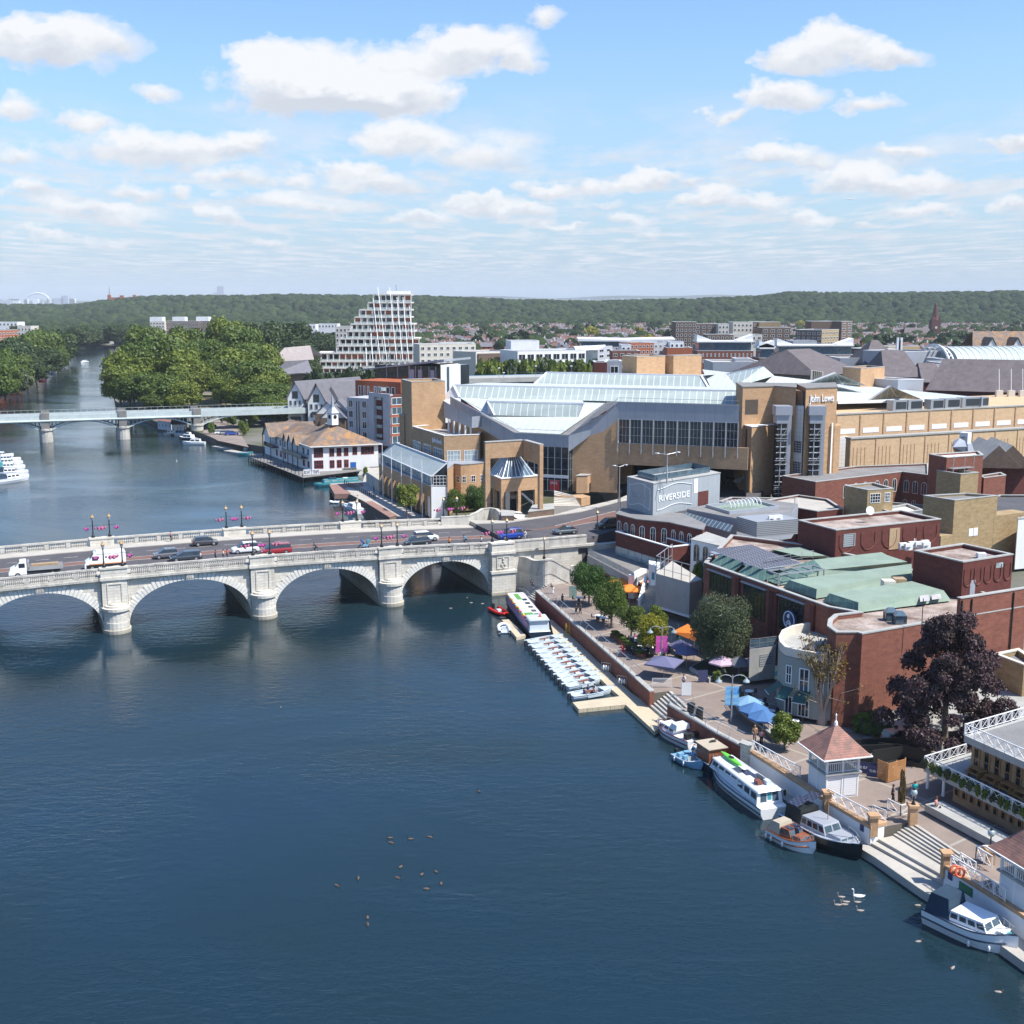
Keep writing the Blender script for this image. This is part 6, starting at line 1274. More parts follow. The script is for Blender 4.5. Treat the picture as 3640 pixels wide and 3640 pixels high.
w_=T1[0].lerp(T1[1],.08);w2_=T1[0].lerp(T1[1],.5);zw1,zw0=H(v3(w_,0),C3(0,250)[1]),H(v3(w_,0),C3(0,435)[1]);ob('opening_shade_panel',MO(T1[0],T1[1],(T1[1]-T1[0]).length*.09,(T1[1]-T1[0]).length*.5,.0,.03,zw0,zw1),mat('painted_opening_shade',(.09,.07,.055),.9,.1),jl)  # thin dark panel on the wall; the opening's shade is in its colour
tl=text('John Lewis',2.1,jl,v3(T2[0]+(T2[1]-T2[0])*.12+Vt((.05,-.14)),26.1),(T2[1]-T2[0]).normalized(),'letters',.1,name='store_sign')
fit(tl,(T2[1]-T2[0]).length*.77)
LT=towerpts([(495,565),(607,592),(905,562)],21);lt=[LT[0],LT[1],LT[2],LT[2]+Vt((1,5)),LT[0]+Vt((1,5))];ob('lower_tower',MP(lt,6.5,21),'tb',jl);ob('coping',MP(ins(lt,-.12),21,21.15),'white',jl)
sl0=LT[0].lerp(LT[1],.35);sl1=LT[0].lerp(LT[1],.52);dd2,nn2,_=fr(LT[0],LT[1]);ob('slit_window',MO(sl0,sl1,0,(sl1-sl0).length,0,.05,9.5,20.4),'glass',jl)
for q,w__ in(((590,540),2.2),((725,540),2.0)):p=P(C3(*q),21.15);ob('roof_pod',MX(p.x-w__/2,p.x+w__/2,p.y+.5,p.y+2.2,21.15,22.9),'wr',jl)
PT=towerpts([(1480,572),(1605,580)],21);ob('lower_tower',MP([PT[0],PT[1],PT[1]+Vt((.5,4)),PT[0]+Vt((.5,4))],6.5,21),'tb',jl);PT2=towerpts([(1640,575),(1716,570)],21);ob('lower_tower',MP([PT2[0],PT2[1],PT2[1]+Vt((.5,4)),PT2[0]+Vt((.5,4))],6.5,21),'tb',jl)
ob('slit_window',MP([PT[1]+Vt((.05,.25)),PT2[0]+Vt((-.05,.25)),PT2[0]+Vt((0,.6)),PT[1]+Vt((0,.6))],6.5,21.6),'wr',jl)
a=MB();
for k in range(24):z_=8+k*.55;a.ox(PT[1],PT2[0],.12,(PT2[0]-PT[1]).length-.12,-.24,-.22,z_,z_+.35)
ob('slit_window',a,'glass',jl)
for(xa,xb,sgn)in((905,1050,1),(1320,1470,1)):
 q0,q1=V2(P(C3(xa,900),13.5)),V2(P(C3(xb,900),13.5));Yc=min(T1[2].y,T2[0].y)-1;q0=Vt((q0.x*Yc/q0.y,Yc));q1=Vt((q1.x*Yc/q1.y,Yc));w_=q1.x-q0.x
 ob('stair_glazing',MX(q0.x+.3,q1.x-.2,Yc+.4,Yc+3.6,6.5,22.6),'glass',jl)
 a=MB()
 for k in range(13):z_=7.5+k*1.2;a.box(q0.x+.1,q1.x-.05,Yc+.1,Yc+.4,z_,z_+.14)
 ob('landing_edge',a,'white',jl);a=MB()
 for x_ in(q0.x+.9,q1.x-.1):a.bar((x_,Yc,6.5),(x_,Yc,22.6),.13,4)
 for z_ in(8.5,13.6,18.9):a.bar((q0.x-.2,Yc-.2,z_),(q1.x+.1,Yc-.2,z_),.1,4);a.bar((q0.x-.2,Yc-.2,z_+.8),(q1.x+.1,Yc-.2,z_+.8),.1,4);a.bar((q0.x+.9,Yc,z_),(q1.x,Yc,z_+2.2),.07,4)
 ob('steel_truss',a,'steel',jl)
 ob('grey_cap',MX(q0.x-.4,q1.x+.6,Yc-.5,Yc+3,23.6,25.4).box(q0.x-.1,q1.x-.0,Yc-.2,Yc+3,21.9,23.6),'lp',jl)
 ob('clad_return',MX(q1.x-.1,q1.x+.9,Yc+1.2,Yc+3,6.5,23.6),'lp',jl)
ob('entrance_canopy',MF([P(C3(355,1270),9.5),P(C3(455,1290),9.2),P(C3(540,1180),11.2),P(C3(500,1185),11.2)]),'rg_hall',jl)
uw=[P(C3(1665,440),20.3),P(A4(1932,912),20.3)];ud,un,UL=fr(*uw);uw[1]=v3(V2(uw[0])+ud*(UL+25),20.3);UL+=25
lw=[P(C3(1840,742),15.4),P(A4(1932,1078),15.4)];ld,ln_,LL_=fr(*lw);lw[1]=v3(V2(lw[0])+ld*(LL_+20),15.4);LL_+=20
M['tan_panel']=brickish('tan_brick_pale',(.56,.39,.235),(.5,.34,.2),(.6,.45,.29))
ob('long_wall',MO(uw[0],uw[1],-2,UL,-30,0,6.5,20.3),'tan_panel',jl);ob('coping',MO(uw[0],uw[1],-2,UL,-.6,.15,20.3,20.6),'cn',jl);ob('lower_long_wall',MO(lw[0],lw[1],0,LL_,-1.6,0,6.5,15.4),'tan_panel',jl);ob('coping',MO(lw[0],lw[1],-.1,LL_,-1.8,.2,15.4,15.75),'cn',jl)
a=MB();K=12
for k in range(K+1):s_=UL*k/K;a.ox(uw[0],uw[1],s_-.18,s_+.18,0,.14,15.5,20.2)
for k in range(11):s_=LL_*k/10;a.ox(lw[0],lw[1],s_-.12,s_+.12,0,.12,6.6,15.3)
for k in range(11):
 s_=LL_*k/10
 for i in range(4):a.ox(lw[0],lw[1],s_+.9+i*1.1,s_+1.05+i*1.1,0,.06,8.5,13.4)
ob('brick_pier',a,'tw',jl)
for k in range(K):ob('white_window_panel',MO(uw[0],uw[1],UL*(k+.12)/K,UL*(k+.8)/K,.02,.07,15.8,17),'white',jl)
ob('white_tile_wall',MO(uw[0],uw[1],-2,3.5,0,.6,6.5,15.2),MC['white_tile'],jl)
rw_=[P(A4(100,690),27),P(A4(610,748),24),P(A4(1578,845),21.6),P(A4(565,885),22.2),P(A4(0,775),25.5)];rw_=[rw_[0],rw_[1],rw_[2],v3(V2(uw[1])-un*8,21.6)if False else P(A4(1580,862),21.5),rw_[3],rw_[4]]
ob('white_roof',MF(rw_),'slope_white',jl)
ob('roof_edge',MR(rw_[4],rw_[3],.45,4).bar(rw_[5],rw_[4],.4,4),'white',jl)
for l in(((280,768),(550,668),(608,750),25.4),((795,868),(950,765),(1015,858),22.8)):
 a_,b_,c_=P(A4(*l[0]),l[3]),P(A4(*l[1]),l[3]+3.4),P(A4(*l[2]),l[3]-.5);dn=Vt((b_.x,b_.y,a_.z));ob('wedge_skylight',MF([a_,c_,b_]).fc([c_,dn+Vt((9,3,0)),b_]),'rg_hall',jl)
 ob('band_trim',MR(a_,b_,.25,4).bar(b_,c_,.2,4),'white',jl)
ww=[P(A3(1650,705),26.3),P(A3(1932,645),29.5),P(A4(100,692),27),P(A3(1720,800),26)];ob('wedge_skylight',MF([ww[0],ww[3],ww[2],ww[1]]),'rg_hall',jl);ob('band_trim',MR(ww[0],ww[1],.3,4).bar(ww[1],ww[2],.3,4).bar(ww[0],ww[3],.3,4),'white',jl)
ob('grey_roof',MF([P(A3(1480,665),26.8),P(A3(1700,690),26.2),P(A3(1780,830),26.2),P(A3(1540,800),26.6)]),'slope_white',jl)
for k,(x0,x1,y1)in en(((975,1075,945),(1085,1190,940),(1250,1345,935),(1355,1465,928),(1480,1610,920),(1620,1672,916))):
 q0,q1=P(A4(x0,y1),20.6),P(A4(x1,y1-5),20.6);d2,n2,L2=fr(q0,q1);t=tg('rooftop_chiller','grey louvred chiller box in the line on the tan brick roof','rooftop plant',q0,'rooftop chillers on the long tan wall');ob('casing',MO(q0,q1,0,L2,-2.2,0,20.6,22.9),'steel',t);ob('grille',MO(q0,q1,L2*.2,L2*.95,0,.06,20.9,22.6),'dm',t)
# ---- riverside wing: glazed lean-to, tower, curved bay
rv=tg('riverside_wing','tan brick riverside wing with long lean-to glass roof and brick piers','shopping building',v3(P(C2(600,880),2.6),2.6))
e0,e1_=P(C2(600,500),11.1),P(C2(137,292),11.1);r0_,r1_=P(C2(747,372),13.9),P(C2(262,186),13.9)
n0,n1=P(C2(600,592),9.1),P(C2(120,382),9.1);d2,n2,L2=fr(n1,n0)
ob('glass_roof',MF([e1_,e0,r0_,r1_]),roofglass('roof_glass_wing',d2.to_3d(),.8),rv)
ob('ridge_trim',MR(r0_,r1_,.18,4).bar(e0,e1_,.14,4).bar(e0,r0_,.16,4),'white',rv)
ob('eaves_glazing',MF([v3(e1_,9.1),v3(e0,9.1),e0,e1_]),'gb',rv);K=15;a=MB()
for k in range(K+1):q=e1_.lerp(e0,k/K);a.bar(v3(q,9.1),q,.06,4)
ob('mullions',a,'white',rv)
ob('parapet_coping',MO(n1,n0,0,L2,-.5,.1,9.1,9.3),'lp',rv);ob('brick_band',MO(n1,n0,0,L2,-.5,0,6.9,9.1),'tw',rv);K=11
for k in range(K+1):s_=(L2-.9)*k/K;ob('brick_pier',MO(n1,n0,s_,s_+.8,-.7,0,2.6,6.9),'tw',rv)
ob('arcade_wall',MO(n1,n0,0,L2,-2.2,-1.6,2.6,6.9),'glass',rv)
g0_=[v3(n0,2.6),v3(r0_,2.6)];ob('gable_wall',MP([V2(n0),V2(r0_),V2(r0_)+Vt((-1,3)),V2(n0)+Vt((-1,3))],2.6,9),'wr',rv)
d3,n3_,L3=fr(e0,r0_)
for f0,f1,z0,z1 in((.1,.95,9.2,11.3),(.2,.9,4.2,7)):q=V2(e0)+d3*L3*f0+n3_*.05;window(rv,(q.x,q.y,z0),d3,L3*(f1-f0),z1-z0,4,3,'white','glass',ft=.1)
ob('gable_glass',MF([v3(V2(e0),11.1),v3(V2(e0).lerp(V2(r0_),.98),11.1),r0_-U*.1]),'glass',rv)
bb=[V2(P(C2(*q),12.4))for q in((805,385),(870,392),(950,388),(1040,380),(1092,372))];cb_=[V2(r0_)+Vt((0,-.3)),*bb,bb[-1]+Vt((2,9)),bb[0]+Vt((-3,9))]
ob('curved_bay',MP(cb_,2.6,12.4),'tb',rv);ob('coping',MP(ins(cb_,-.1),12.4,12.55),'lp',rv)
for i in range(4):
 for f in((.15,.6),)if i else((.35,.9),):wins(rv,bb[i],bb[i+1],[f],[(8.6,10)],nx=2,ny=2,fm='white',ft=.08)
tq=[V2(P(C2(*q),18))for q in((427,42),(716,127),(1040,117),(1092,225))];tq[3]=tq[2]+Vt((1.5,-5));tb_=[tq[0],tq[1],tq[2],tq[2]+Vt((1,16)),tq[0]+Vt((8,8))]
flatroof(rv,tb_,7,18,'tw','slabs','white',par=1,th=.4)
d2,n2,L2=fr(tq[0],tq[1])
wins(rv,tq[0],tq[1],[(.02,.27),(.36,.6),(.68,.95)],[(12.2,15)],nx=4,ny=3,fm='white',pane='gp')
wins(rv,tq[1],tq[2],[(.08,.46),(.56,.95)],[(10.8,14.8)],nx=4,ny=4,fm='white',pane='gp')
tl=text('John Lewis',1.5,rv,v3(tq[0]+d2*L2*.66+n2*.08,16),d2,'letters',.08,name='store_sign');fit(tl,L2*.28)
tw=[V2(P(G1(*q),28))for q in((1035,417),(1187,457),(1690,440))];twr=[*tw,tw[2]+Vt((-1.5,8)),tw[0]+Vt((2,8))];tk=[tw[0],tw[1],tw[2],tw[2]+(tw[0]-tw[1])]
flatroof(rv,tk,8,28,'tb','felt','cn',par=.6,wname='brick_tower');sm=[V2(P(G1(*q),19.8))for q in((1005,942),(1072,957),(1182,950),(1150,925))];ob('stair_turret',MP(sm,4,19.8),'tb',rv);ob('coping',MP(ins(sm,-.1),19.8,20),'cn',rv)
bw0,bw1,bw2=P(A2(1440,905),24),P(A2(1650,1022),21.9),P(A2(1725,1015),21.9);ob('slanted_fascia',MF([bw0-U*3.6,bw1-U*2.4,bw1,bw0]).fc([bw1-U*2.4,bw2-U*2.4,bw2,bw1]),'lead',rv)
for k in range(5):q=bw0.lerp(bw1,(k+.4)/5)+Vt((.5,.6,0));ob('white_column',MR(v3(q,16.9),v3(q,q.z-2.6),.22,8),'white',rv)
# ---- entrance pavilion with glass pyramid
pv_=tg('entrance_pavilion','tan brick entrance pavilion with glass pyramid roof and grey box','pavilion',v3(P(C2(1240,840),7.5),7.5))
fc,fl,frt=V2(P(G2(540,1197),14)),V2(P(G2(378,1132),14)),V2(P(G2(925,1165),14));bk4=fl+(frt-fc)
ob('brick_beam',MP([fc,frt,bk4,fl],11.5,14),'tb',pv_);ob('coping',MP(ins([fc,frt,bk4,fl],-.12),14,14.15),'white',pv_)
for A_,B_,K in((fc,frt,2),(fl,fc,2)):
 d2,n2,L2=fr(A_,B_)
 for k in range(K+1):s_=(L2-.6)*k/K;ob('brick_pier',MO(A_,B_,s_,s_+.6,-.6,0,2.6,11.5),'tb',pv_)
ob('inner_wall',MP(ins([fc,frt,bk4,fl],3),2.6,11.5),'glass',pv_);ob('stair_ramp',MR(v3(fc.lerp(frt,.55)-Vt((0,-2)),10.8),v3(fc.lerp(frt,.95)-Vt((0,-1.4)),8.2),.25,4),'white',pv_)
t0,t1,t2=[V2(P(G2(*q),20.6))for q in((372,812),(772,790),(948,838))];hb2=14
d2,n2,L2=fr(t0,t1);a=MO(t0,t1,0,L2,-.7,0,17.6,20.6).ox(t0,t1,0,1.0,-.7,0,8,17.6);ob('frame_wall',a,'tw',pv_);ob('coping',MO(t0,t1,0,L2,-.8,.1,20.6,20.75),'cn',pv_)
d2,n2,L2=fr(t1,t2);a=MO(t1,t2,0,L2,-.7,0,17,20.6).ox(t1,t2,L2-.9,L2,-.7,0,7,17);ob('frame_wall',a,'tb',pv_);ob('coping',MO(t1,t2,0,L2,-.8,.1,20.6,20.75),'cn',pv_)
cen=(fc+frt+bk4+fl)/4;pb_=ins([fc,frt,bk4,fl],.5);pt_=[cen+(q-cen)*.36 for q in pb_];a=MB()
for k in range(4):j=(k+1)%4;a.fc([v3(pb_[k],14.15),v3(pb_[j],14.15),v3(pt_[j],17.6),v3(pt_[k],17.6)])
ob('glass_pyramid',a,'gb',pv_);a=MB()
for k in range(4):
 j=(k+1)%4
 for i in range(7):a.bar(v3(pb_[k].lerp(pb_[j],i/7),14.15),v3(pt_[k].lerp(pt_[j],i/7),17.6),.07 if i else.14,4)
ob('glazing_bar',a,'white',pv_);ob('grey_box',MP(ins(pt_,-.1),17.5,20.2),'lead',pv_)
a=MB();q0,q1=P(G2(960,940),14.5),P(G2(1150,1045),12.4);a.bar(q0,q1,.18,4);a.bar(q0-U*3.2,q1,.12,4);sn('truss_canopy',a,'white','white steel truss canopy linking pavilion to the glass shop corner','canopy',q0)
def cube_px(name,lbl,cat,l,c,r,z1,h,m,roof='felt',cop='cn',fr_=A3,par=.4,grp=None):
 a_,b_,c_=V2(P(fr_(*l),z1)),V2(P(fr_(*c),z1)),V2(P(fr_(*r),z1));t=tg(name,lbl,cat,v3(b_,z1-h),grp);flatroof(t,[b_,c_,c_+(a_-b_),a_],z1-h,z1,m,roof,cop,par=par);return t,a_,b_,c_
cube_px('rooftop_block','left of the two windowless tan brick blocks on the store roof','rooftop block',(875,562),(985,572),(1200,562),33,8,'tb');cube_px('rooftop_block','right of the two windowless tan brick blocks on the store roof','rooftop block',(1203,560),(1262,563),(1474,556),33,8,'tb')
cube_px('rooftop_block','tan brick rooftop block beside white plant units and slate roofs','rooftop block',(608,628),(740,638),(915,625),28.5,8,'tb',fr_=A4)
cube_px('rooftop_plant','low white metal plant enclosure in front of the slate roofs','rooftop plant',(738,705),(1012,722),(1198,718),25.5,5,'lp','wr','white',fr_=A4)
# -- buildings between store and pub
def rk(lbl,pts,z1,z0=2.6,m='rb',roof='felt',frm=A8,cat='brick building',name='brick_building',cop='cn',par=.3):
 q=[V2(P(frm(*x),z1))for x in pts];t=tg(name,lbl,cat,v3(q[0],z0));flatroof(t,q,z0,z1,m,roof,cop,par=par);return t,q
t,q=rk('long red brick range with row of arched windows and flat grey roof',[(165,190),(410,235),(1040,160),(1240,185),(1235,100),(700,120)],11.5)
wins(t,q[1],q[2],[(a,a+.055)for a in(.31,.425,.535,.675,.78,.885)],[(7.6,10.4)],arch=True)
wins(t,q[2],q[3],[(.1,.3),(.42,.62),(.74,.94)],[(7.4,10)],arch=True);wins(t,q[2],q[3],[(.1,.25),(.42,.58)],[(3.6,6)],arch=True)
t,q=rk('small dark stock brick building with white sash windows',[(622,262),(790,295),(978,282),(830,240)],13.5,m='yb')
wins(t,q[1],q[2],[(.1,.5),(.66,.88)],[(11.2,12.9)],nx=4,ny=3);wins(t,q[1],q[2],[(.1,.45)],[(7.6,9.2)],nx=4,ny=3);wins(t,q[0],q[1],[(.15,.4)],[(7,8.2)],nx=3,ny=2)
t,q=rk('red brick tower block with scaffolding boards and white roof',[(1238,32),(1368,58),(1635,38),(1600,10)],17,roof='wr')
a=MB()
for z_ in(15,12.6,13.8):d2,n2,L2=fr(q[1],q[2]);a.ox(q[1],q[2],.3,L2*.62,.05,1.4,z_,z_+.12)
for f in(.05,.35,.6):a.ox(q[1],q[2],L2*f,L2*f+.1,1.2,1.3,8,17.5)
ob('scaffold',a,'steel',t)
t,q=rk('red brick parapet wall range with pipes beside the scaffolded tower',[(1600,190),(1640,205),(1800,185),(1760,165)],12.2)
t,q=rk('brown brick cube with one sunlit yellow side above the flat roofs',[(1295,150),(1470,178),(1600,165),(1430,145)],14.4,m='yb',roof='roof_moss')
t,q=rk('large blank stock brick gable wall with two small white squares',[(1198,335),(1425,370),(1740,335),(1500,318)],14.5,m='yb',roof='felt')
d2,n2,L2=fr(q[1],q[2]);ob('wall_extension',MO(q[1],q[2],L2-.5,L2+7.5,-3,.02,2.6,11.2),'yb',t)
for f in(.37,.48):ob('white_square',MO(q[1],q[2],L2*f,L2*f+1,.02,.06,8.3,9.6),'white',t)
ob('wall_extension',MO(q[0],q[1],(q[1]-q[0]).length*.5,(q[1]-q[0]).length+0,.02,3,2.6,9),'yb',t)
rk('low flat dark roofed building behind the blank stock brick wall',[(1420,470),(1760,470),(2200,440),(2100,330),(1750,330)],9.8,m='bb',roof='felt_dark')
rk('white rendered building cut by the right edge below stock brick wall',[(1885,500),(1890,505),(2200,480),(2150,440)],11,m='wr',roof='felt_dark')
t,q=rk('pale flat roofed link building with gravel roof behind the louvre screens',[(0,375),(420,450),(610,430),(500,360),(280,330)],9.5,m='db',roof='slabs')
p0_=P(A8(1040,430),9.5);t,q=rk('low flat roof with tan deck and steel frame between brick boxes',[(880,430),(1000,470),(1195,440),(1080,395)],9.8,m='steel',roof='cream')
rk('low grey roofed yard building behind the plant rooms',[(620,440),(1000,520),(1420,470),(1420,420),(900,380)],6.5,m='yb',roof='felt')
rk('grey rooftop and loading yard block left of louvre screens',[(980,230),(1300,290),(1750,330),(1750,200),(1100,190)],9.2,m='db',roof='slabs',frm=G4)
t,q=rk('red brick building with twin pale gabled roofs, right edge',[(1640,100),(1690,130),(1950,120),(1930,60)],13,m='db')
def gable(t,p0,p1,w,z0,h,m='slate',wm='db'):
 0
 d2,n2,L2=fr(p0,p1);a=MB();c=MB();e=[]
 for s in(-1,1):e.append([v3(V2(p0)+n2*w*s,z0),v3(V2(p1)+n2*w*s,z0)])
 r=[v3(p0,z0+h),v3(p1,z0+h)];a.fc([e[0][0],e[0][1],r[1],r[0]]);a.fc([e[1][0],e[1][1],r[1],r[0]]);ob('roof',a,m,t)
 c.fc([e[0][0],e[1][0],r[0]]);c.fc([e[0][1],e[1][1],r[1]]);ob('gable_wall',c,wm,t)
for x0,x1 in((1690,1640),(1790,1770)):p_=P(A8(x0+50,125),13.2);gable(t,V2(p_),V2(p_)+Vt((2,16)),4.6,13,4.6,'cn','bb')
p=P(A4(1500,1195),17);t=tg('clock_cupola','small white clock cupola with pointed lead roof','cupola',p);ob('lead_base',MB().lt(p,[(3.0,-3.2),(1.9,-1),(1.35,.4)],4),'lp',t);ob('lantern',MB().lt(p,[(1.25,.4),(1.25,2.6)],4),'white',t);ob('spire',MB().lt(p,[(1.6,2.6),(.8,4.0),(.08,5.2),(.03,6.2)],8),'lp',t)
ob('clock_face',MB().lt((0,0,0),[(.55,0),(.55,.06)],16),'black',t,base=(0,0,0)).location=(-.9,-.9,1.6)
t.children[-1].rotation_euler=(pi/2,0,-pi/4)
# -- town behind
def fb(name,lbl,fr_,pl,pr,Y0,Y1,m,rows=0,cols=0,fh=3,dep=16,z0=2.6,roof='felt',cop='white',wf=.55,wh=.55,fm='white',pane='glass',grp=None,cat='apartment block',top_gap=.8,th=.4,par=.4,side=0,first=0):
 a,b=D(fr_(*pl),Y0),D(fr_(*pr),Y1);zt=(a.z+b.z)/2;a,b=V2(a),V2(b);d2,n2,L=fr(a,b);t=tg(name,lbl,cat,v3(a,z0),grp)
 flatroof(t,[a,b,b-n2*dep,a-n2*dep],z0,zt,m,roof,cop,par=par,th=th)
 for r in range(rows):
  z1=zt-top_gap-r*fh
  if cols:wins(t,a,b,even(cols,wf),[(z1-fh*wh-fh*.15,z1-fh*.15)],simple=True,fm=fm,pane=pane)
  if side:wins(t,b,b-n2*dep,even(side,wf),[(z1-fh*wh-fh*.15,z1-fh*.15)],simple=True,fm=fm,pane=pane)
 return t,a,b,zt,d2,n2,L
tw_=tg('stepped_tower','tall stepped white-framed apartment tower with slender leaning poles','apartment tower',D(A2(800,700),705))
ys_=[95,155,210,265,318,372,428,482,538,600,650,700];le=[905,865,800,765,735,705,650,630,465,460,350];re_=[1190,1190,1190,1190,1215,1215,1250,1250,1250,1250,1250]
random.seed(21);M['tower_white']=mat('tower_white',(.62,.585,.53),.7,.05)
for k in range(11):
 Yk=722-k*2.0;a_,b_=D(A2(le[k],ys_[k]),Yk),D(A2(re_[k],ys_[k]),Yk);c_=D(A2(re_[k],ys_[k+1]),Yk);zt_,zb_=a_.z,c_.z
 x0,x1=a_.x,b_.x;dep=22
 ob('floor_core',MX(x0+1,x1-1,Yk+1.6,Yk+dep,zb_,zt_-.3),'glass',tw_)
 ob('floor_slab',MX(x0,x1,Yk,Yk+dep,zt_-.85,zt_-.0),'tower_white',tw_)
 w_=3.4;nb=max(2,int((x1-x0)/w_));a=MB();g=MB();bk_=MB()
 for j in range(nb+1):
  x=x0+(x1-x0)*j/nb;a.box(x-.28,x+.28,Yk+.1,Yk+1.0,zb_,zt_-.85)
  if j<nb:
   xn=x0+(x1-x0)*(j+1)/nb
   if random.random()<(.42 if x>x0+(x1-x0)*.6 else.14):bk_.box(x+.3,xn-.3,Yk+1.0,Yk+1.7,zb_,zt_-.85)
   elif random.random()<.5:a.box(x+.3,x+.3+.9,Yk+1.2,Yk+1.65,zb_,zt_-.9)
   g.box(x+.3,xn-.3,Yk+.12,Yk+.2,zb_,zb_+1.05)
 ob('facade_columns',a,'tower_white',tw_);ob('balcony_glass',g,'gp',tw_)  # one mesh holds this floor's separate columns and white panels
 if bk_.v:ob('brick_panels',bk_,'og',tw_)  # separate brick panels of the floor joined in one mesh
for x0,y0,x1,y1 in((905,130,960,600),(940,45,1010,600),(1030,45,1085,600),(1085,120,1130,600),(1130,120,1175,600),(1175,160,1215,570),(875,230,905,610),(835,280,860,640),(800,370,815,690)):ob('leaning_pole',MR(D(A2(x0,y0),722),D(A2(x1,y1),700),.22,4),'white',tw_)
q=D(A2(1100,80),730);ob('penthouse',MX(q.x-7,q.x+6,727,740,q.z-4,q.z+.6),'wr',tw_);ob('mast',MR(D(A2(1080,90),732),D(A2(1078,28),732),.15,4),'dm',tw_)
fb('stepped_annex','lower stepped white block attached behind the tall stepped tower',A2,(620,345),(735,340),745,745,'tower_white',5,4,3.1,20)
C_='white','glass'
fb('apartment_block','cream apartment block right of the stepped tower, with large windows',A2,(1255,478),(1680,470),640,650,'cream',4,9,3.3,14)
fb('apartment_block','cream upper block behind cream apartments beside stepped tower',A2,(1420,465),(1670,462),665,670,'cream',1,0,3.3,10)
fb('apartment_block','cream and brick apartment block with projecting balconies, behind white end wall',A2,(1510,530),(1700,545),600,575,'bb',4,5,3.2,18,fm='cream')
fb('apartment_block','cream and orange brick apartment front facing the street trees',A2,(1680,535),(1960,525),575,590,'cream',4,8,3.2,18,wf=.5)
fb('apartment_block','long white apartment block with three rows of big windows',A3,(85,527),(600,520),560,575,'wr',4,8,3.9,20,wf=.8,wh=.72)
fb('plant_tower','plain white rooftop tower of the long white apartment block',A3,(35,450),(248,448),580,583,'wr',0,0,3,12,cat='rooftop block')
fb('apartment_block','white glazed end block with curved balconies, right of long white apartments',A3,(600,520),(690,515),575,590,'gb',3,0,3,15,cop='white')
t=tg('curved_roof_terrace','white sweeping roof terrace on the apartment corner','roof',D(A3(620,500),590));a=MB();q0,q1,q2,q3_=D(A3(510,505),600),D(A3(748,490),610),D(A3(680,520),585),D(A3(520,520),580)
ob('roof_slab',MB().hx([q3_,q2,q1,q0,q3_+U*.8,q2+U*.8,q1+U*.8,q0+U*.8]),'white',t)
spec=[('grey rendered apartment side wall with small windows',(690,505),(800,482),680,700,'gr',3,2),('red brick apartments with dark balconies and white corner',(797,530),(1005,520),640,640,'rb',3,4),('white penthouse level above red brick apartments',(868,482),(940,478),660,660,'wr',1,2),('brick and white apartment block under a long pale roof, middle',(935,468),(1110,460),700,705,'og',3,6),('grey and white apartment block with black balconies',(1112,465),(1250,460),705,710,'gr',3,4),('white penthouse box with orange brick below',(1235,460),(1340,455),700,700,'wr',1,3),('low orange brick block right of the white penthouse',(1215,505),(1405,498),690,690,'og',2,0)]
for lb,l,r,Y0,Y1,m,rw,cl in spec:fb('apartment_block',lb,A3,l,r,Y0,Y1,m,rw,cl,3.1,16)
for k,(l,r,Y)in en((((540,432),(940,440),740),((920,438),(1275,430),760))):
 a_,b_=D(A3(*l),Y),D(A3(*r),Y);t=tg('roof_canopy',['long white butterfly roof over apartments, left','long white butterfly roof over apartments, right'][k],'roof',a_);a=MB();a.hx([a_+U*-1.6,b_+U*-1.2,b_+Vt((0,14,-1)),a_+Vt((0,14,-1)),a_,b_+U*-.4,b_+Vt((0,14,.6)),a_+Vt((0,14,.6))]);ob('roof_slab',a,'white',t);ob('glazing',MX(a_.x+2,b_.x-2,Y+1,Y+13,a_.z-5,a_.z-1.6),'gb',t)
sp2=[('dark grey brick corner tower with balconies, left of the brown towers',A3,(1278,308),(1435,307),800,800,'bb',7,5),('brown brick tower set back with glazed balconies',A3,(1425,322),(1600,322),830,830,'bb',5,4),('beige brick tower block with narrow windows',A3,(1600,325),(1680,320),820,820,'cream',3,3),('brown brick mid-rise with tall windows in front of the beige tower',A3,(1515,402),(1715,405),780,780,'bb',4,6),('beige brick tower with white balconies, centre of the brown cluster',A3,(1712,310),(1860,308),840,840,'cream',4,5),('beige lower wing with white copings beside brown cluster',A3,(1715,405),(1932,402),790,790,'cream',2,5),('dark brown end tower right of the beige tower',A3,(1862,308),(1960,306),850,850,'bb',4,3),('gold-brown clad tower with stepped roof',A4,(0,298),(155,298),845,845,'yb',4,0),('brown clad lower tower with recessed balconies',A4,(20,340),(225,338),820,820,'bb',4,4),('brown brick slab with few windows, left of the tall glazed corner',A4,(268,358),(455,355),790,780,'bb',4,5),('brown brick wing with pale balconies',A4,(455,355),(580,352),780,800,'yb',4,6),('tall brown brick block behind the wing',A4,(380,292),(605,294),830,830,'bb',3,0),('tall brown tower with white-framed corner balconies',A4,(600,293),(680,292),825,835,'bb',7,2),('grey low block between red brick rows and brown towers',A4,(245,435),(420,438),740,740,'gr',1,0),('low brown brick building with pale rooftop boxes',A4,(690,488),(870,498),640,630,'bb',2,6),('pale roofed brown brick building beside the mobile mast',A4,(870,498),(990,488),630,640,'bb',2,4),('plain stock brick flank wall beside the mobile mast',A4,(940,478),(1170,475),690,700,'yb',0,0)]
for lb,f_,l,r,Y0,Y1,m,rw,cl in sp2:fb('tower_block' if Y0>740 else 'town_building',lb,f_,l,r,Y0,Y1,m,rw,cl,3.2,18,grp=None,cat='building')
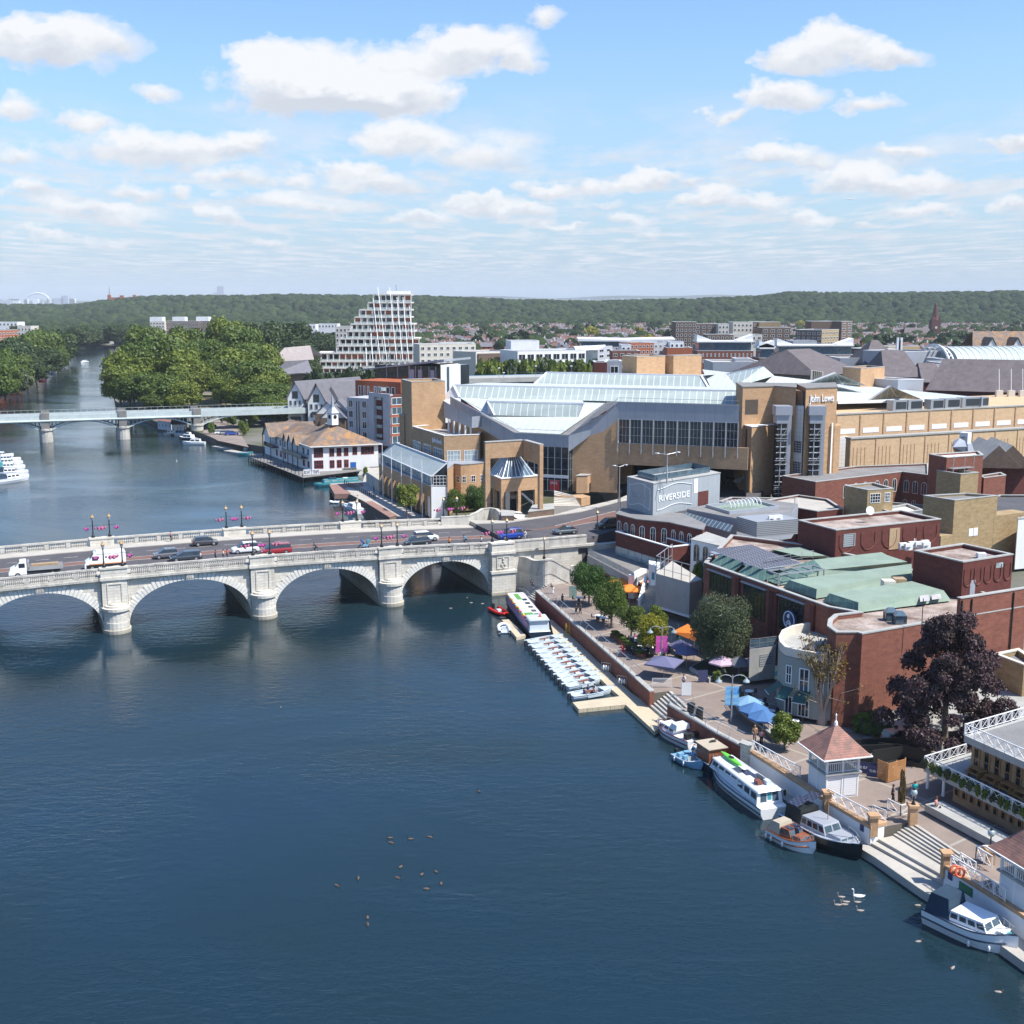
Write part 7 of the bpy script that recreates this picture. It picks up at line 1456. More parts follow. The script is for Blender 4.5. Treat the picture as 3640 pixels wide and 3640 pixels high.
for k,(f_,l,r,Y,lb)in en(((A3,(1440,520),(1865,530),600,'long dark red brick apartment row with glazed penthouse, left'),(A4,(130,535),(690,540),590,'long dark red brick apartment row with glazed penthouse, right'),(A4,(0,560),(112,562),560,'short red brick apartment row end behind the store roof'))):
 t,a_,b_,zt_,d2,n2,L=fb('apartment_row',lb,f_,l,r,Y,Y,'rb',2,14 if k<2 else 4,3,16,wf=.3)
 ob('penthouse',MO(a_,b_,1,L-1,-14,-1.5,zt_,zt_+4.2),'gb',t);ob('penthouse_roof',MO(a_,b_,0,L,-15,-.5,zt_+4.2,zt_+4.8),'white',t)
 for s_ in(0,L-8):
  q=a_+d2*s_-n2*2;a=MB();a.hx([v3(q,zt_+4.8),v3(q+d2*8,zt_+4.8),v3(q+d2*8-n2*9,zt_+4.8),v3(q-n2*9,zt_+4.8),v3(q,zt_+(8 if s_==0 else 5.2)),v3(q+d2*8,zt_+(5.2 if s_==0 else 8)),v3(q+d2*8-n2*9,zt_+(5.2 if s_==0 else 8)),v3(q-n2*9,zt_+(8 if s_==0 else 5.2))]);ob('roof_fin',a,'white',t)
for k,(x0,x1)in en(((115,235),(235,315),(315,385))):fb('brick_house',['red brick flats with white windows behind the store roof, left','red brick flats with white windows behind the store roof, middle','red brick flats with white windows behind the store roof, right'][k],A4,(x0,600+k*3),(x1,600+k*3),470+k*6,472+k*6,'og',2,3,3.2,12)
fb('plant_building','pale grey boxy plant building behind the tan rooftop blocks',A3,(1560,610),(1932,612),430,430,'lp',0,0,3,20,roof='slabs',cat='building');fb('plant_building','small grey glazed plant house on top of the grey boxy building',A3,(1730,582),(1850,585),440,440,'lp',0,0,3,8,cat='building')
fb('roof_house','dark red and grey roof structure left of the tan rooftop blocks',A3,(665,610),(760,612),360,360,'db',0,0,3,8,cat='building');fb('roof_house','grey glazed barrel roof structure left of the tan rooftop blocks',A3,(760,602),(872,605),362,362,'lp',1,1,4,8,cat='building')
a_,b_=D(A2(1620,735),420),D(A3(280,725),430);t=tg('elevated_deck','elevated car park deck edge with red brick band behind the glass roofs','deck',a_);d2,n2,L=fr(V2(a_),V2(b_));ob('deck_slab',MO(V2(a_),V2(b_),-2,L+20,-14,0,a_.z-1.6,a_.z),'cn',t);ob('brick_band',MO(V2(a_),V2(b_),0,L,-13,-1,2.6,a_.z-1.6),'db',t);ob('rail',MR(v3(V2(a_),a_.z+1),v3(V2(b_),a_.z+1),.12,4),'boat_blue',t)
for k,(f_,x,y0,y1)in en(((A3,222,640,720),(A3,489,640,700),(A2,1855,655,730),(A2,1890,690,760))):
 p=D(f_(x,y1),425);q=D(f_(x,y0),425);t=tg('deck_lamp','slim lamp post on the elevated deck','lamp post',p,'lamp posts on the elevated deck');ob('pole',MR(p,q,.1,4),'steel',t);ob('lantern',MB().blob(q,(.5,.3,.2),6,4),'white',t)
def hip(name,lbl,fr_,l,r,Y0,Y1,dep,h,m,wm,z0=2.6,inset_=.3,cat='hall'):
 a_,b_=D(fr_(*l),Y0),D(fr_(*r),Y1);z=(a_.z+b_.z)/2;a_,b_=V2(a_),V2(b_);d2,n2,L=fr(a_,b_);q=[a_,b_,b_-n2*dep,a_-n2*dep];t=tg(name,lbl,cat,v3(a_,z0));ob('wall',MP(q,z0,z),wm,t)
 c0,c1=(a_-n2*dep/2)+d2*L*inset_,(b_-n2*dep/2)-d2*L*inset_;o=ins(q,-.4);rr=[v3(c0,z+h),v3(c1,z+h)];a=MB();O=[v3(x,z)for x in o];a.fc([O[0],O[1],rr[1],rr[0]]).fc([O[1],O[2],rr[1]]).fc([O[2],O[3],rr[0],rr[1]]).fc([O[3],O[0],rr[0]]);ob('roof',a,m,t);return t
hip('slate_hall','brown slate pyramid roof with grey hip, beside the corrugated wall',A4,(765,600),(1045,610),470,470,26,9,'sb','felt_dark',inset_=.42)
hip('slate_hall','broad brown slate roof left of the tan rooftop block',A4,(425,690),(750,665),400,420,34,8,'sb','bb',inset_=.25)
hip('slate_hall','long brown slate roof above red brick wall, right edge',A4,(1225,770),(2300,850),345,330,26,8.5,'sb','db',inset_=.08)
hip('slate_hall','brown slate roof behind the white plant enclosure',A4,(915,700),(1195,700),380,380,26,8,'sb','db',inset_=.2)
hip('slate_hall','low brown slate roof right of the stone chimneys',A4,(1195,735),(1400,740),375,375,22,5.5,'sb','db',inset_=.2)
t,*_=fb('corrugated_wall','blue-grey corrugated metal box beside the mobile phone mast',A4,(1040,515),(1325,513),455,465,'lp',0,0,3,20,cat='building');fb('corrugated_wall','short corrugated metal annex next to glass arcade end',A4,(1325,570),(1372,570),440,440,'lp',0,0,3,16,cat='building')
for k,(l,r,Y,lb)in en((((1195,628),(1710,630),400,'long low pale grey flat roof in front of the glass arcade'),((1350,600),(1710,605),415,'pale flat roof step below the glass arcade'),((1710,655),(1960,655),390,'white flat roof at the right edge under the arcade'),((1300,500),(1560,490),480,'dark blue-grey roof block left of the arcade arch'),((590,565),(800,560),480,'dark low block left of the slate pyramid roof'))):fb('flat_roof_building',lb,A4,l,r,Y,Y,'lp',0,0,3,18,roof='slabs',cat='building')
p=D(A4(1022,600),460);t=tg('phone_mast','dark mobile phone mast with white antennas above the slate roofs','mast',p);ob('pole',MR(p,D(A4(1022,430),460),.35,6),'dm',t)
for x in(1008,1036):q=D(A4(x,450),460);ob('antenna',MX(q.x-.35,q.x+.35,459.5,460.5,q.z-3.5,q.z+2),'white',t)
c0=D(A4(1500,640),450);ax=Vt((1,.18)).normalized();nn_=Vt((ax.y,-ax.x));R_=(D(A4(1500,487),450).z-D(A4(1500,630),450).z);zb_=D(A4(1500,630),450).z
o_=V2(D(A4(1385,630),450));t=tg('glass_arcade','big glass barrel vault of the shopping arcade with white end arch','arcade',v3(o_,zb_));K=14;rr_=12
def arcp(s,g,f=1,R=None):rr=R_*f;return v3(o_+ax*s-nn_*(rr_*.95-rr_*.95*cos(g)),zb_+rr*sin(g))
a=MB();Lh=75
rg=[[arcp(s_,pi*j/K)for j in range(K+1)]for s_ in(4,Lh)];a.loft(rg,0,False,False);ob('vault_glass',a,roofglass('roof_glass_vault',ax.to_3d(),2.2),t)
for s_ in[4+k*2.6 for k in range(27)]:ob('rib',MB().pp([arcp(s_,pi*j/K,1.02)for j in range(K+1)],.16,4),'white',t)
ob('end_arch',MB().pp([arcp(0,pi*j/K,1.12)for j in range(K+1)],.45,5).pp([arcp(2,pi*j/K,1.02)for j in range(K+1)],.3,4),'white',t);a=MB()
for j in range(K):a.bar(arcp(0,pi*j/K,1.12),arcp(2,pi*(j+1)/K,1.02),.14,4)
ob('arch_truss',a,'white',t);ob('end_glass',MF([arcp(4,pi*j/K)for j in range(K+1)]),'gp',t)
for k,x in en((1750,1838,1922)):
 p=D(A4(x,810),330);t=tg('flagpole','white flagpole on a stone pier in front of the slate roof','flagpole',p,'flagpoles on the store parapet');ob('pole',MR(p,D(A4(x,640),330),.1,5),'white',t);ob('stone_pier',MX(p.x-.9,p.x+.9,p.y-.6,p.y+.6,p.z-4,p.z+.5),'cream',t)
for k in range(6):
 p=D(A4(383+k*14,690),395);sn('stone_chimney',MX(p.x-.5,p.x+.5,p.y-.5,p.y+.5,p.z-6,p.z+1.8-k*.1),'cream','pale stone buttress stack beside the brown slate roof','buttress',p,'row of stone buttresses')
fb('gabled_terrace','tan tiled long roof with white dormer gables behind the glass arcade',A4,(1555,500),(2000,500),560,560,'cream',0,0,3,14,cat='building')
a_=D(A4(1555,495),560);b_=D(A4(2000,495),560);t=tg('tiled_roof','long tan tiled pitched roof behind the glass arcade','roof',a_);ob('roof',MF([a_,b_,b_+Vt((0,9,8)),a_+Vt((3,9,8))]).fc([a_+Vt((3,9,8)),b_+Vt((0,9,8)),b_+Vt((0,18,0)),a_+Vt((0,18,0))]),'tl',t)
for x in(1695,1880):q=D(A4(x,515),555);a=MB();a.fc([q+Vt((-5,0,-3)),q+Vt((5,0,-3)),q+Vt((0,0,6))]);ob('dormer_gable',a,'wr',t);ob('dormer_roof',MF([q+Vt((-5.8,-.4,-3.6)),q+Vt((0,-.4,6.6)),q+Vt((0,10,6.6)),q+Vt((-5.8,10,-3.6))]).fc([q+Vt((5.8,-.4,-3.6)),q+Vt((0,-.4,6.6)),q+Vt((0,10,6.6)),q+Vt((5.8,10,-3.6))]),'tl',t)
p=D(A4(1275,395),1380);t=tg('church','dark red brick church with tall pointed spire','church',v3(p,2.6));M['church_red']=mat('church_red',(.11,.04,.035),.8,.1)
ob('tower',MX(p.x-5,p.x+5,1375,1385,2.6,D(A4(1275,285),1380).z),'church_red',t);zt_=D(A4(1275,285),1380).z;ob('spire',MB().lt((p.x,1380,zt_),[(5.6,0),(3.8,4),(1.6,18),(.15,D(A4(1275,150),1380).z-zt_)],8),'church_red',t)
for sx_ in(-4.3,4.3):ob('pinnacle',MB().lt((p.x+sx_,1376,zt_),[(1.1,0),(.1,8)],6),'church_red',t)
ob('clock_face',MR((p.x,1374.8,zt_-8),(p.x,1374.6,zt_-8),1.5,12,0,1.5,True),'cream',t)
xl,xr=D(A4(1042,400),1370).x,D(A4(1240,400),1370).x;a=MB();a.hx([(xl,1362,2.6),(xr,1362,2.6),(xr,1382,2.6),(xl,1382,2.6),(xl,1362,12),(xr,1362,12),(xr,1382,12),(xl,1382,12)]);ob('nave',a,'church_red',t);zr_=D(A4(1100,338),1372).z;ob('nave_roof',MF([(xl-1,1361,11.5),(xr,1361,11.5),(xr-1,1372,zr_),(xl+3,1372,zr_)]).fc([(xl-1,1383,11.5),(xr,1383,11.5),(xr-1,1372,zr_),(xl+3,1372,zr_)]),'sb',t)
# -- left of the store: apartments, boathouse
ap=tg('gabled_apartments','white and grey riverside apartments with steep slate gables','apartment block',D(A2(270,1060),430))
def gabled(x0,x1,ye,ya,yb,Y,dep,ridge_to,m='wr'):
 a_,b_=D(A2(x0,ye),Y),D(A2(x1,ye),Y);z=a_.z;za=D(A2((x0+x1)/2,ya),Y).z;zb=2.6;mid_=(a_.x+b_.x)/2;dv=Vt(ridge_to)
 A_,B_=V2(a_),V2(b_);q=[A_,B_,B_+dv,A_+dv];ob('wall',MP(q,zb,z),m,ap);ob('gable_wall',MF([v3(A_,z),v3(B_,z),Vt((mid_,Y,za))]),m,ap)
 r0,r1=Vt((mid_,Y-.8,za+.3)),Vt((mid_+dv.x,Y+dv.y,za+.3));o=.8
 ob('roof',MF([v3(A_-Vt((o,o)),z-.6),r0,r1,v3(A_+dv,z-.6)]).fc([v3(B_+Vt((o,-o)),z-.6),r0,r1,v3(B_+dv,z-.6)]),'slate',ap)
 d2,n2,L=fr(A_,B_)
 for r in range(4):
  zz1=z-1-r*3.0
  if zz1-1.8>3:wins(ap,A_,B_,[(.12,.28),(.42,.6),(.74,.88)],[(zz1-1.8,zz1)],simple=True,fm='lp')
 ob('balcony',MX(mid_-1.6,mid_+1.6,Y-1.2,Y,z-4.6,z-3.6).box(mid_-1.6,mid_+1.6,Y-1.2,Y,z-7.8,z-6.8),'dm',ap);ob('gable_opening',MX(mid_-1,mid_+1,Y-.08,Y,z-.3,z+2.3),'glass',ap)
gabled(260,372,878,758,1060,428,20,(20,26));gabled(412,540,905,772,1060,418,20,(26,24))
ob('link_wall',MP([V2(D(A2(372,900),432)),V2(D(A2(412,900),425)),V2(D(A2(560,900),445)),V2(D(A2(500,900),450))],2.6,D(A2(390,895),430).z),'dm',ap)
fb('apartment_block','red brick apartments with slate roof behind the white gables',A2,(545,930),(770,935),425,430,'og',2,5,3.2,14,fm='white')
a_,b_=D(A2(540,915),424),D(A2(780,920),428);t=tg('slate_roof','long slate pitched roof with dormer over the brick apartments','roof',a_);ob('roof',MF([a_,b_,b_+Vt((0,12,7.5)),a_+Vt((3,12,7.5))]).fc([a_+Vt((3,12,7.5)),b_+Vt((0,12,7.5)),b_+Vt((0,24,0)),a_+Vt((0,24,0))]),'slate',t);q=D(A2(590,900),420);ob('dormer',MF([q+Vt((-4,0,-2)),q+Vt((4,0,-2)),q+Vt((0,0,5))]).fc([q+Vt((-4,0,-2)),q+Vt((0,0,5)),q+Vt((0,9,5)),q+Vt((-4,9,-2))]).fc([q+Vt((4,0,-2)),q+Vt((0,0,5)),q+Vt((0,9,5)),q+Vt((4,9,-2))]),'slate',t);ob('roof_window',MF([Vt((b_.x-14+x,b_.y+y,b_.z+z))for x,y,z in((0,5,3.3),(3,5,3.3),(3,8,5.2),(0,8,5.2))]),'white',t)
for k,(x,y,Y)in en(((600,1030,385),(640,985,395),(560,1000,392))):
 q=D(A2(x,y),Y);t=tg('small_gabled_house',['small brick house with steep gable behind the boathouse, right','small brick house with slate hip roof behind the boathouse','small slate gable behind the clock turret'][k],'house',v3(q,2.6));ob('wall',MX(q.x-4,q.x+4,Y,Y+9,2.6,q.z),'bb',t);ob('roof',MF([(q.x-4.5,Y-.5,q.z-.3),(q.x,Y-.5,q.z+4),(q.x,Y+9,q.z+4),(q.x-4.5,Y+9,q.z-.3)]).fc([(q.x+4.5,Y-.5,q.z-.3),(q.x,Y-.5,q.z+4),(q.x,Y+9,q.z+4),(q.x+4.5,Y+9,q.z-.3)]),'slate',t);ob('gable_wall',MF([(q.x-4,Y,q.z),(q.x+4,Y,q.z),(q.x,Y,q.z+3.7)]),'wr',t)
fb('town_building','wide pinkish low pitched roofed block left of the stepped tower',A2,(150,705),(440,700),520,540,'bb',1,0,3,20,roof='slate',cat='building')
a_,b_=D(A2(140,700),515),D(A2(450,690),535);t=tg('slate_roof','nearer pinkish grey low roof left of the stepped tower','roof',a_);ob('roof',MF([a_,b_,b_+Vt((-4,12,5)),a_+Vt((4,12,5))]),'slate',t)
a_,b_=D(A2(130,610),545),D(A2(460,590),560);t=tg('slate_roof','broad pinkish grey hipped roof left of the stepped tower','roof',a_);ob('roof',MF([a_,b_,b_+Vt((-4,14,6)),a_+Vt((4,14,6))]).fc([a_+Vt((4,14,6)),b_+Vt((-4,14,6)),b_+Vt((0,28,0)),a_+Vt((0,28,0))]),mat('pink_slate',(.3,.26,.24),.8,.12),t)
ma=tg('modern_apartments','modern apartments with white framed front, red brick upper floors','apartment block',v3(D(G1(860,1490),352),2.6));Y=352
x_=lambda gx,YY=Y:D(G1(gx,1000),YY).x
z_=lambda gy,YY=Y:D(G1(860,gy),YY).z
f0,f1=Vt((x_(552,356),356)),Vt((x_(872,348),348));zt_=z_(622);zb_=z_(1395);d2,n2,L=fr(f0,f1);L=L
a=MO(f0,f1,0,L*.24,-1,0,zb_,zt_).ox(f0,f1,L*.66,L,-1,0,zb_,zt_).ox(f0,f1,L*.24,L*.66,-1,0,zt_-1.1,zt_).ox(f0,f1,L*.24,L*.66,-1,0,zb_,zb_+1.4);ob('white_frame',a,'gr',ma)
ob('frame_recess',MO(f0,f1,L*.24,L*.66,-2.6,-2.4,zb_,zt_),'glass',ma);ob('brick_return',MO(f0,f1,L*.52,L*.66,-2.4,-1.0,zb_+1.4,zt_-1.1),'db',ma)
for k in range(6):ob('balcony',MO(f0,f1,L*.24,L*.52,-2.4,-.6,zb_+2.2+k*2.75,zb_+3.2+k*2.75),'gp',ma)
ob('body',MP([f0-n2*1,f1-n2*1,f1-n2*16,f0-n2*16],2.6,zt_-1),'db',ma)
g0_,g1_=Vt((x_(232,362),362)),Vt((x_(552,357),357));zt2=z_(720);d3,n3_,L3=fr(g0_,g1_);ob('white_front',MO(g0_,g1_,0,L3,-14,0,2.6,zt2),'gr',ma)
for k in range(4):
 for s0_,s1_ in((.08,.27),(.7,.9)):q=g0_+d3*L3*s0_+n3_*.01;window(ma,(q.x,q.y,zt2-2.9-k*3.1),d3,L3*(s1_-s0_),2.1,2,1,'white','glass',ft=.1)
ob('slot_window',MO(g0_,g1_,L3*.42,L3*.46,0,.04,4,zt2-1).ox(g0_,g1_,L3*.53,L3*.57,0,.04,4,zt2-1),'glass',ma)
s0_=f1+d2*.0;s1_=s0_+Vt((7,6));wins(ma,s0_,s1_,[(.05,.45),(.55,.95)],[(zt_-3.2-k*2.8,zt_-1-k*2.8)for k in range(6)],simple=True,fm='white',pane='gb')
ob('side_wall',MP([s0_-n2*.1,s1_,s1_+Vt((-6,10)),s0_-n2*12],2.6,zt_-.5),'db',ma)
for k in range(6):ob('brick_band',MO(s0_,s1_,0,9,0,.12,zt_-3.9-k*2.8,zt_-3.3-k*2.8),'og',ma)
r0,r1=Vt((x_(360,372),372)),Vt((x_(1035,362),362));zr1=z_(425,372)-.0;d4,n4,L4=fr(r0,r1);ob('red_upper_wall',MO(r0,r1,0,L4,-14,0,8,zr1),'og',ma);wins(ma,r0,r1,[(.07,.13),(.18,.22),(.27,.31),(.42,.47),(.52,.57),(.68,.76),(.8,.88)],[(zr1-4.6,zr1-1.6)],simple=True)
h0,h1=Vt((x_(655,385),385)),Vt((x_(1640,372),372));zh=z_(190,385);d5,n5,L5=fr(h0,h1);ob('glass_storey',MO(h0,h1,0,L5,-16,0,zr1-3,zh),'glass',ma)
ob('roof_slab',MB().hx([v3(h0+n5*1.5-d5*6,zh+.2-2.2),v3(h1+n5*1.5+d5*2,zh+1.6),v3(h1-n5*17,zh+1.6),v3(h0-n5*17-d5*6,zh-2),v3(h0+n5*1.5-d5*6,zh-1.8),v3(h1+n5*1.5+d5*2,zh+2.3),v3(h1-n5*17,zh+2.3),v3(h0-n5*17-d5*6,zh-1.6)]),'lp',ma)
for f in(.18,.35,.52,.53,.62,.7,.82,.92):ob('mullion',MO(h0,h1,L5*f,L5*f+.25,0,.2,zr1-1,zh),'lp',ma)
for f0_,f1_ in((.54,.6),(.66,.72),(.84,.9)):ob('pale_panel',MO(h0,h1,L5*f0_,L5*f1_,0,.1,zh-5.4,zh-1.2),'gr',ma)
ob('balcony_rail',MO(h0,h1,L5*.1,L5*.5,0,.8,zh-6.6,zh-6.2).ox(h0,h1,L5*.55,L5*.99,0,.8,zh-6.2,zh-5.8),'lp',ma)
w0_,w1_=Vt((x_(1632,368),368)),Vt((x_(1925,372),372));ob('white_end_wall',MP([w0_,w1_,w1_+Vt((-2,12)),w0_+Vt((-1,12))],4,z_(205,368)),'wr',ma);d6,n6,L6=fr(w0_,w1_);ob('stair_window',MO(w0_,w1_,L6*.3,L6*.42,0,.05,z_(650,368),z_(230,368)),'gb',ma)
bh=tg('boathouse','white riverside boathouse restaurant with lichen covered tiled roofs','boathouse',v3(P(C1(915,970),1.5),1.5));BZ=1.5
c0=V2(P(C1(915,975),BZ));cR=V2(P(C1(1515,945),BZ));dF_,nF_,LF=fr(c0,cR);cL=V2(P(C1(325,745),BZ));dl=(cL-c0).normalized();LLf=(cL-c0).length
zE=H(v3(c0,0),C1(0,655)[1]);body_=[c0,c0+dF_*(LF+5),c0+dF_*(LF+5)+dl*17,c0+dl*17];ob('wall',MP(body_,-1,zE),'wr',bh)
wins(bh,c0,c0+dF_*LF,[(.04,.23)],[(5.3,7.9),(2.3,4.5)],nx=4,ny=2,fm=mat('red_frames',(.35,.04,.04),.5,0),ft=.1)
M['red_frames']=MC['red_frames'];wins(bh,c0,c0+dF_*LF,[(.36,.46),(.51,.61),(.66,.755)],[(5.4,7.6),(2.3,4.4)],nx=2,ny=2,fm='red_frames',ft=.1);wins(bh,c0,c0+dF_*LF,[(.84,.94)],[(5.6,7.7)],nx=2,ny=2,fm='red_frames',ft=.1);wins(bh,c0+dF_*(LF),c0+dF_*(LF+4.8),[(.05,.8)],[(5.6,7.7)],nx=4,ny=2,fm='red_frames',ft=.1)
ev_=ins(body_,-.8);za_=zE+4.6;cc0=c0+dF_*7.5+dl*7;cc1=c0+dF_*(LF-4)+dl*7;cc2=c0+dF_*(LF-4)+dl*12;cc3=c0+dF_*7.5+dl*12
a=MB();E_=[v3(q,zE-.1)for q in ev_];R4=[v3(q,za_)for q in(cc0,cc1,cc2,cc3)]
for k in range(4):j=(k+1)%4;a.fc([E_[k],E_[j],R4[j],R4[k]])
ob('roof',a,'tl',bh);ob('roof_platform',MP([V2(q)for q in R4],za_-.1,za_+.25),'cn',bh)
a=MB();ap_=v3((cc0+cc1)/2,za_+.25)
for k in range(4):j=(k+1)%4;a.bar(E_[k],E_[j],.16,4)
ob('gutter',a,'white',bh)
ct=P(C1(1090,400),za_);q=v3((cc0*.55+cc1*.45),za_);ob('clock_turret',MB().lt(q,[(1.5,.2),(1.5,3.4)],4),'white',bh);ob('turret_roof',MB().lt(q,[(1.9,3.4),(.6,5),(.1,8.2)],4),'lp',bh)
for sg in((-1,-1),(1,-1)):ob('clock_face',MR(q+Vt((sg[0]*.76,-.76,2.4)),q+Vt((sg[0]*.8,-.8,2.4)),.55,12,0,.55,True),'black',bh)
w1=c0+dl*LLf;ob('river_wing',MP([c0+dl*17,c0+dF_*9+dl*17,w1+dF_*9,w1],BZ,zE-.6),'wr',bh)
ob('wing_roof',MF([v3(c0+dl*12-dF_*.6,zE-.3),v3(w1-dF_*.6+dl*.6,zE-.3),v3(w1+dF_*7+dl*-3,zE+3.4),v3(c0+dF_*7+dl*8,zE+3.6)]).fc([v3(w1+dF_*7+dl*-3,zE+3.4),v3(c0+dF_*7+dl*8,zE+3.6),v3(c0+dF_*14+dl*10,zE-.3),v3(w1+dF_*14,zE-.3)]),'tl',bh)
def crossgable(s,w,out,h,back):
 a_,b_=c0+dl*(s-w)-dF_*out,c0+dl*(s+w)-dF_*out;m_=(a_+b_)/2;r0,r1=v3(m_,zE+h),v3(m_+dF_*back,zE+h);ob('gable_roof',MF([v3(a_,zE-.5),r0,r1,v3(a_+dF_*back,zE-.5)]).fc([v3(b_,zE-.5),r0,r1,v3(b_+dF_*back,zE-.5)]),'tl',bh);ob('gable_wall',MF([v3(a_+dF_*.5,zE-.5),v3(b_+dF_*.5,zE-.5),r0+dF_.to_3d()*.5-U*.2]),'white',bh)
 for q in(a_,b_):ob('post',MR(v3(q+dF_*.3,BZ),v3(q+dF_*.3,zE-.4),.13,5),'black',bh)
for s in(9.5,13.9,18.3):crossgable(s,2.2,1.9,1.9,9)
crossgable(34,3.9,2.6,3.3,14)
for s0_,s1_ in((3,20.5),(30,38)):ob('balcony',MP([c0+dl*s0_-dF_*2,c0+dl*s1_-dF_*2,c0+dl*s1_,c0+dl*s0_],4.7,4.9),'black',bh);a=MB();a.bar(v3(c0+dl*s0_-dF_*2,5.9),v3(c0+dl*s1_-dF_*2,5.9),.06,4);ob('balcony_glass',MF([v3(c0+dl*s0_-dF_*2,4.9),v3(c0+dl*s1_-dF_*2,4.9),v3(c0+dl*s1_-dF_*2,5.9),v3(c0+dl*s0_-dF_*2,5.9)]),'glass',bh);ob('balcony_rail',a,'black',bh)
for s in(2,6,23,27,31):q=c0+dl*(s+1.5)+nF_*0;wins(bh,c0+dl*(s+2),c0+dl*s,[(.05,.95)],[(5.5,7.4)],nx=2,ny=2,fm='white');wins(bh,c0+dl*(s+2),c0+dl*s,[(.1,.9)],[(2.3,4.0)],nx=2,ny=2,fm='red_frames')
dkp=[V2(P(C1(*x),1.5))for x in((800,1048),(120,785),(150,740))]+[w1,c0,c0+nF_*1.2,c0+dF_*LF+nF_*1.2];dkp=[dkp[0],dkp[1],dkp[2],w1,c0,c0+dF_*LF,c0+dF_*LF+nF_*2.2,V2(P(C1(935,1030),1.5))]
t=tg('timber_deck','dark timber boardwalk on posts along the boathouse','deck',v3(dkp[0],0));ob('deck',MP(dkp,1.4,1.55),'cd',t);a_=dkp[0];b_=dkp[1]
for k in range(22):q=a_.lerp(b_,k/21);ob('pile',MR(v3(q,-1),v3(q,1.5),.16,5),'black',t)
for k in range(16):q=a_.lerp(b_,(k+.5)/16)+dF_*.4;ob('bollard',MR(v3(q,1.5),v3(q,2.6),.09,5),'black',t)
b0_,b1_b=V2(P(C1(805,1018),1.6)),V2(P(C1(905,1015),1.6));b2_b=V2(P(C1(1005,1008),1.6))
t=tg('boat_trips_sign','white sign boards lettered BOAT TRIPS on the boardwalk rail','sign',v3(b0_,2.7));d2,n2,L=fr(b0_,b2_b)
for s0_,s1_,tx_ in((0,.47,'BOAT'),(.53,1,'TRIPS')):
 ob('board',MO(b0_,b2_b,L*s0_,L*s1_,-.05,0,1.7,3.1),'white',t);o=text(tx_,1.25,t,v3(b0_+d2*L*(s0_+.03)+n2*.04,1.95),d2,'navy',.01);fit(o,L*(s1_-s0_)*.86)
ob('blue_board',MO(c0,cR,LF*.79,LF*.91,0,.05,2.2,3.6),flat('blue_board',(.02,.12,.4)),bh)
rp1=[C1(1125,1120),C1(1540,1090),C1(1600,1160),C1(1310,1160),C1(1390,1235),C1(1170,1240)];prismg('boat_ramp',[V2(P(q,QZ+.3))for q in(C1(1125,1120),C1(1540,1092),C1(1560,1140),C1(1315,1158),C1(1400,1232),C1(1190,1235))],1,QZ+.02,'paving_red')
r_=[V2(P(A6(*q),4.0))for q in((845,390),(895,385),(1080,490),(1030,505))];t=tg('brick_pier_block','long dark brick block with red paved top beside the moored cruisers','quay block',v3(r_[0],0));ob('wall',MP(r_,-.5,3.9),'bb',t);ob('paved_top',MP(ins(r_,-.1),3.9,4.0),'paving_red',t)
for k in range(17):p=P(C1(1315+k*24,1128+k*11.6),QZ);sn('bollard',MB().lt(p,[(.12,0),(.1,.9),(.13,.95),(.06,1.1)],6),'black','black bollard in the row along the riverside walk','bollard',p,'bollards on the riverside walk')
wp_=[V2(P(C2(*q),QZ))for q in((5,560),(120,640))];t=tg('low_wall','pale wall at the end of the riverside wing arcade','wall',v3(wp_[0],QZ));ob('wall_face',MO(wp_[0],wp_[1],0,(wp_[1]-wp_[0]).length,-.4,0,QZ,QZ+2.6),'sw',t)
# -- railway bridge
rb_=tg('railway_bridge','pale grey steel railway bridge on round stone piers','bridge',P(A1(350,1215),0))
pA,pB=P(A1(352,1215),0),P(A1(935,1193),0);dR_=(V2(pB)-V2(pA)).normalized();nR_=Vt((dR_.y,-dR_.x));sp_=(V2(pB)-V2(pA)).length
zD=8.0;o=V2(pA);Wd=9
def RP(s,n,z):q=o+dR_*s+nR_*n;return Vt((q.x,q.y,z))
def rbx(mb,s0,s1,n0,n1,z0,z1):return mb.hx([RP(s0,n1,z0),RP(s1,n1,z0),RP(s1,n0,z0),RP(s0,n0,z0),RP(s0,n1,z1),RP(s1,n1,z1),RP(s1,n0,z1),RP(s0,n0,z1)])
M['bridge_paint']=mat('bridge_paint',(.48,.54,.53),.5,.1)
S0,S1=-60,sp_*3.55
ob('girder',rbx(MB(),S0,S1,-.3,.3,zD-1.1,zD+.9),'bridge_paint',rb_);ob('girder',rbx(MB(),S0,S1,-Wd-.3,-Wd+.3,zD-1.1,zD+.9),'bridge_paint',rb_);ob('deck',rbx(MB(),S0,S1,-Wd,0,zD-.6,zD-.2),'cd',rb_)
ob('service_pipe',MR(RP(S0,.7,zD-.9),RP(sp_*2.05,.7,zD-.9),.4,8),'bridge_paint',rb_)
a=MB();a.bar(RP(S0,0,zD+1.8),RP(S1,0,zD+1.8),.05,4);a.bar(RP(S0,-Wd,zD+2),RP(S1,-Wd,zD+2),.05,4)
for k in range(70):s=S0+(S1-S0)*k/70;a.bar(RP(s,0,zD+.9),RP(s,0,zD+1.8),.04,3);a.bar(RP(s,-Wd,zD+.9),RP(s,-Wd,zD+2),.04,3)
ob('handrail',a,'bridge_paint',rb_)
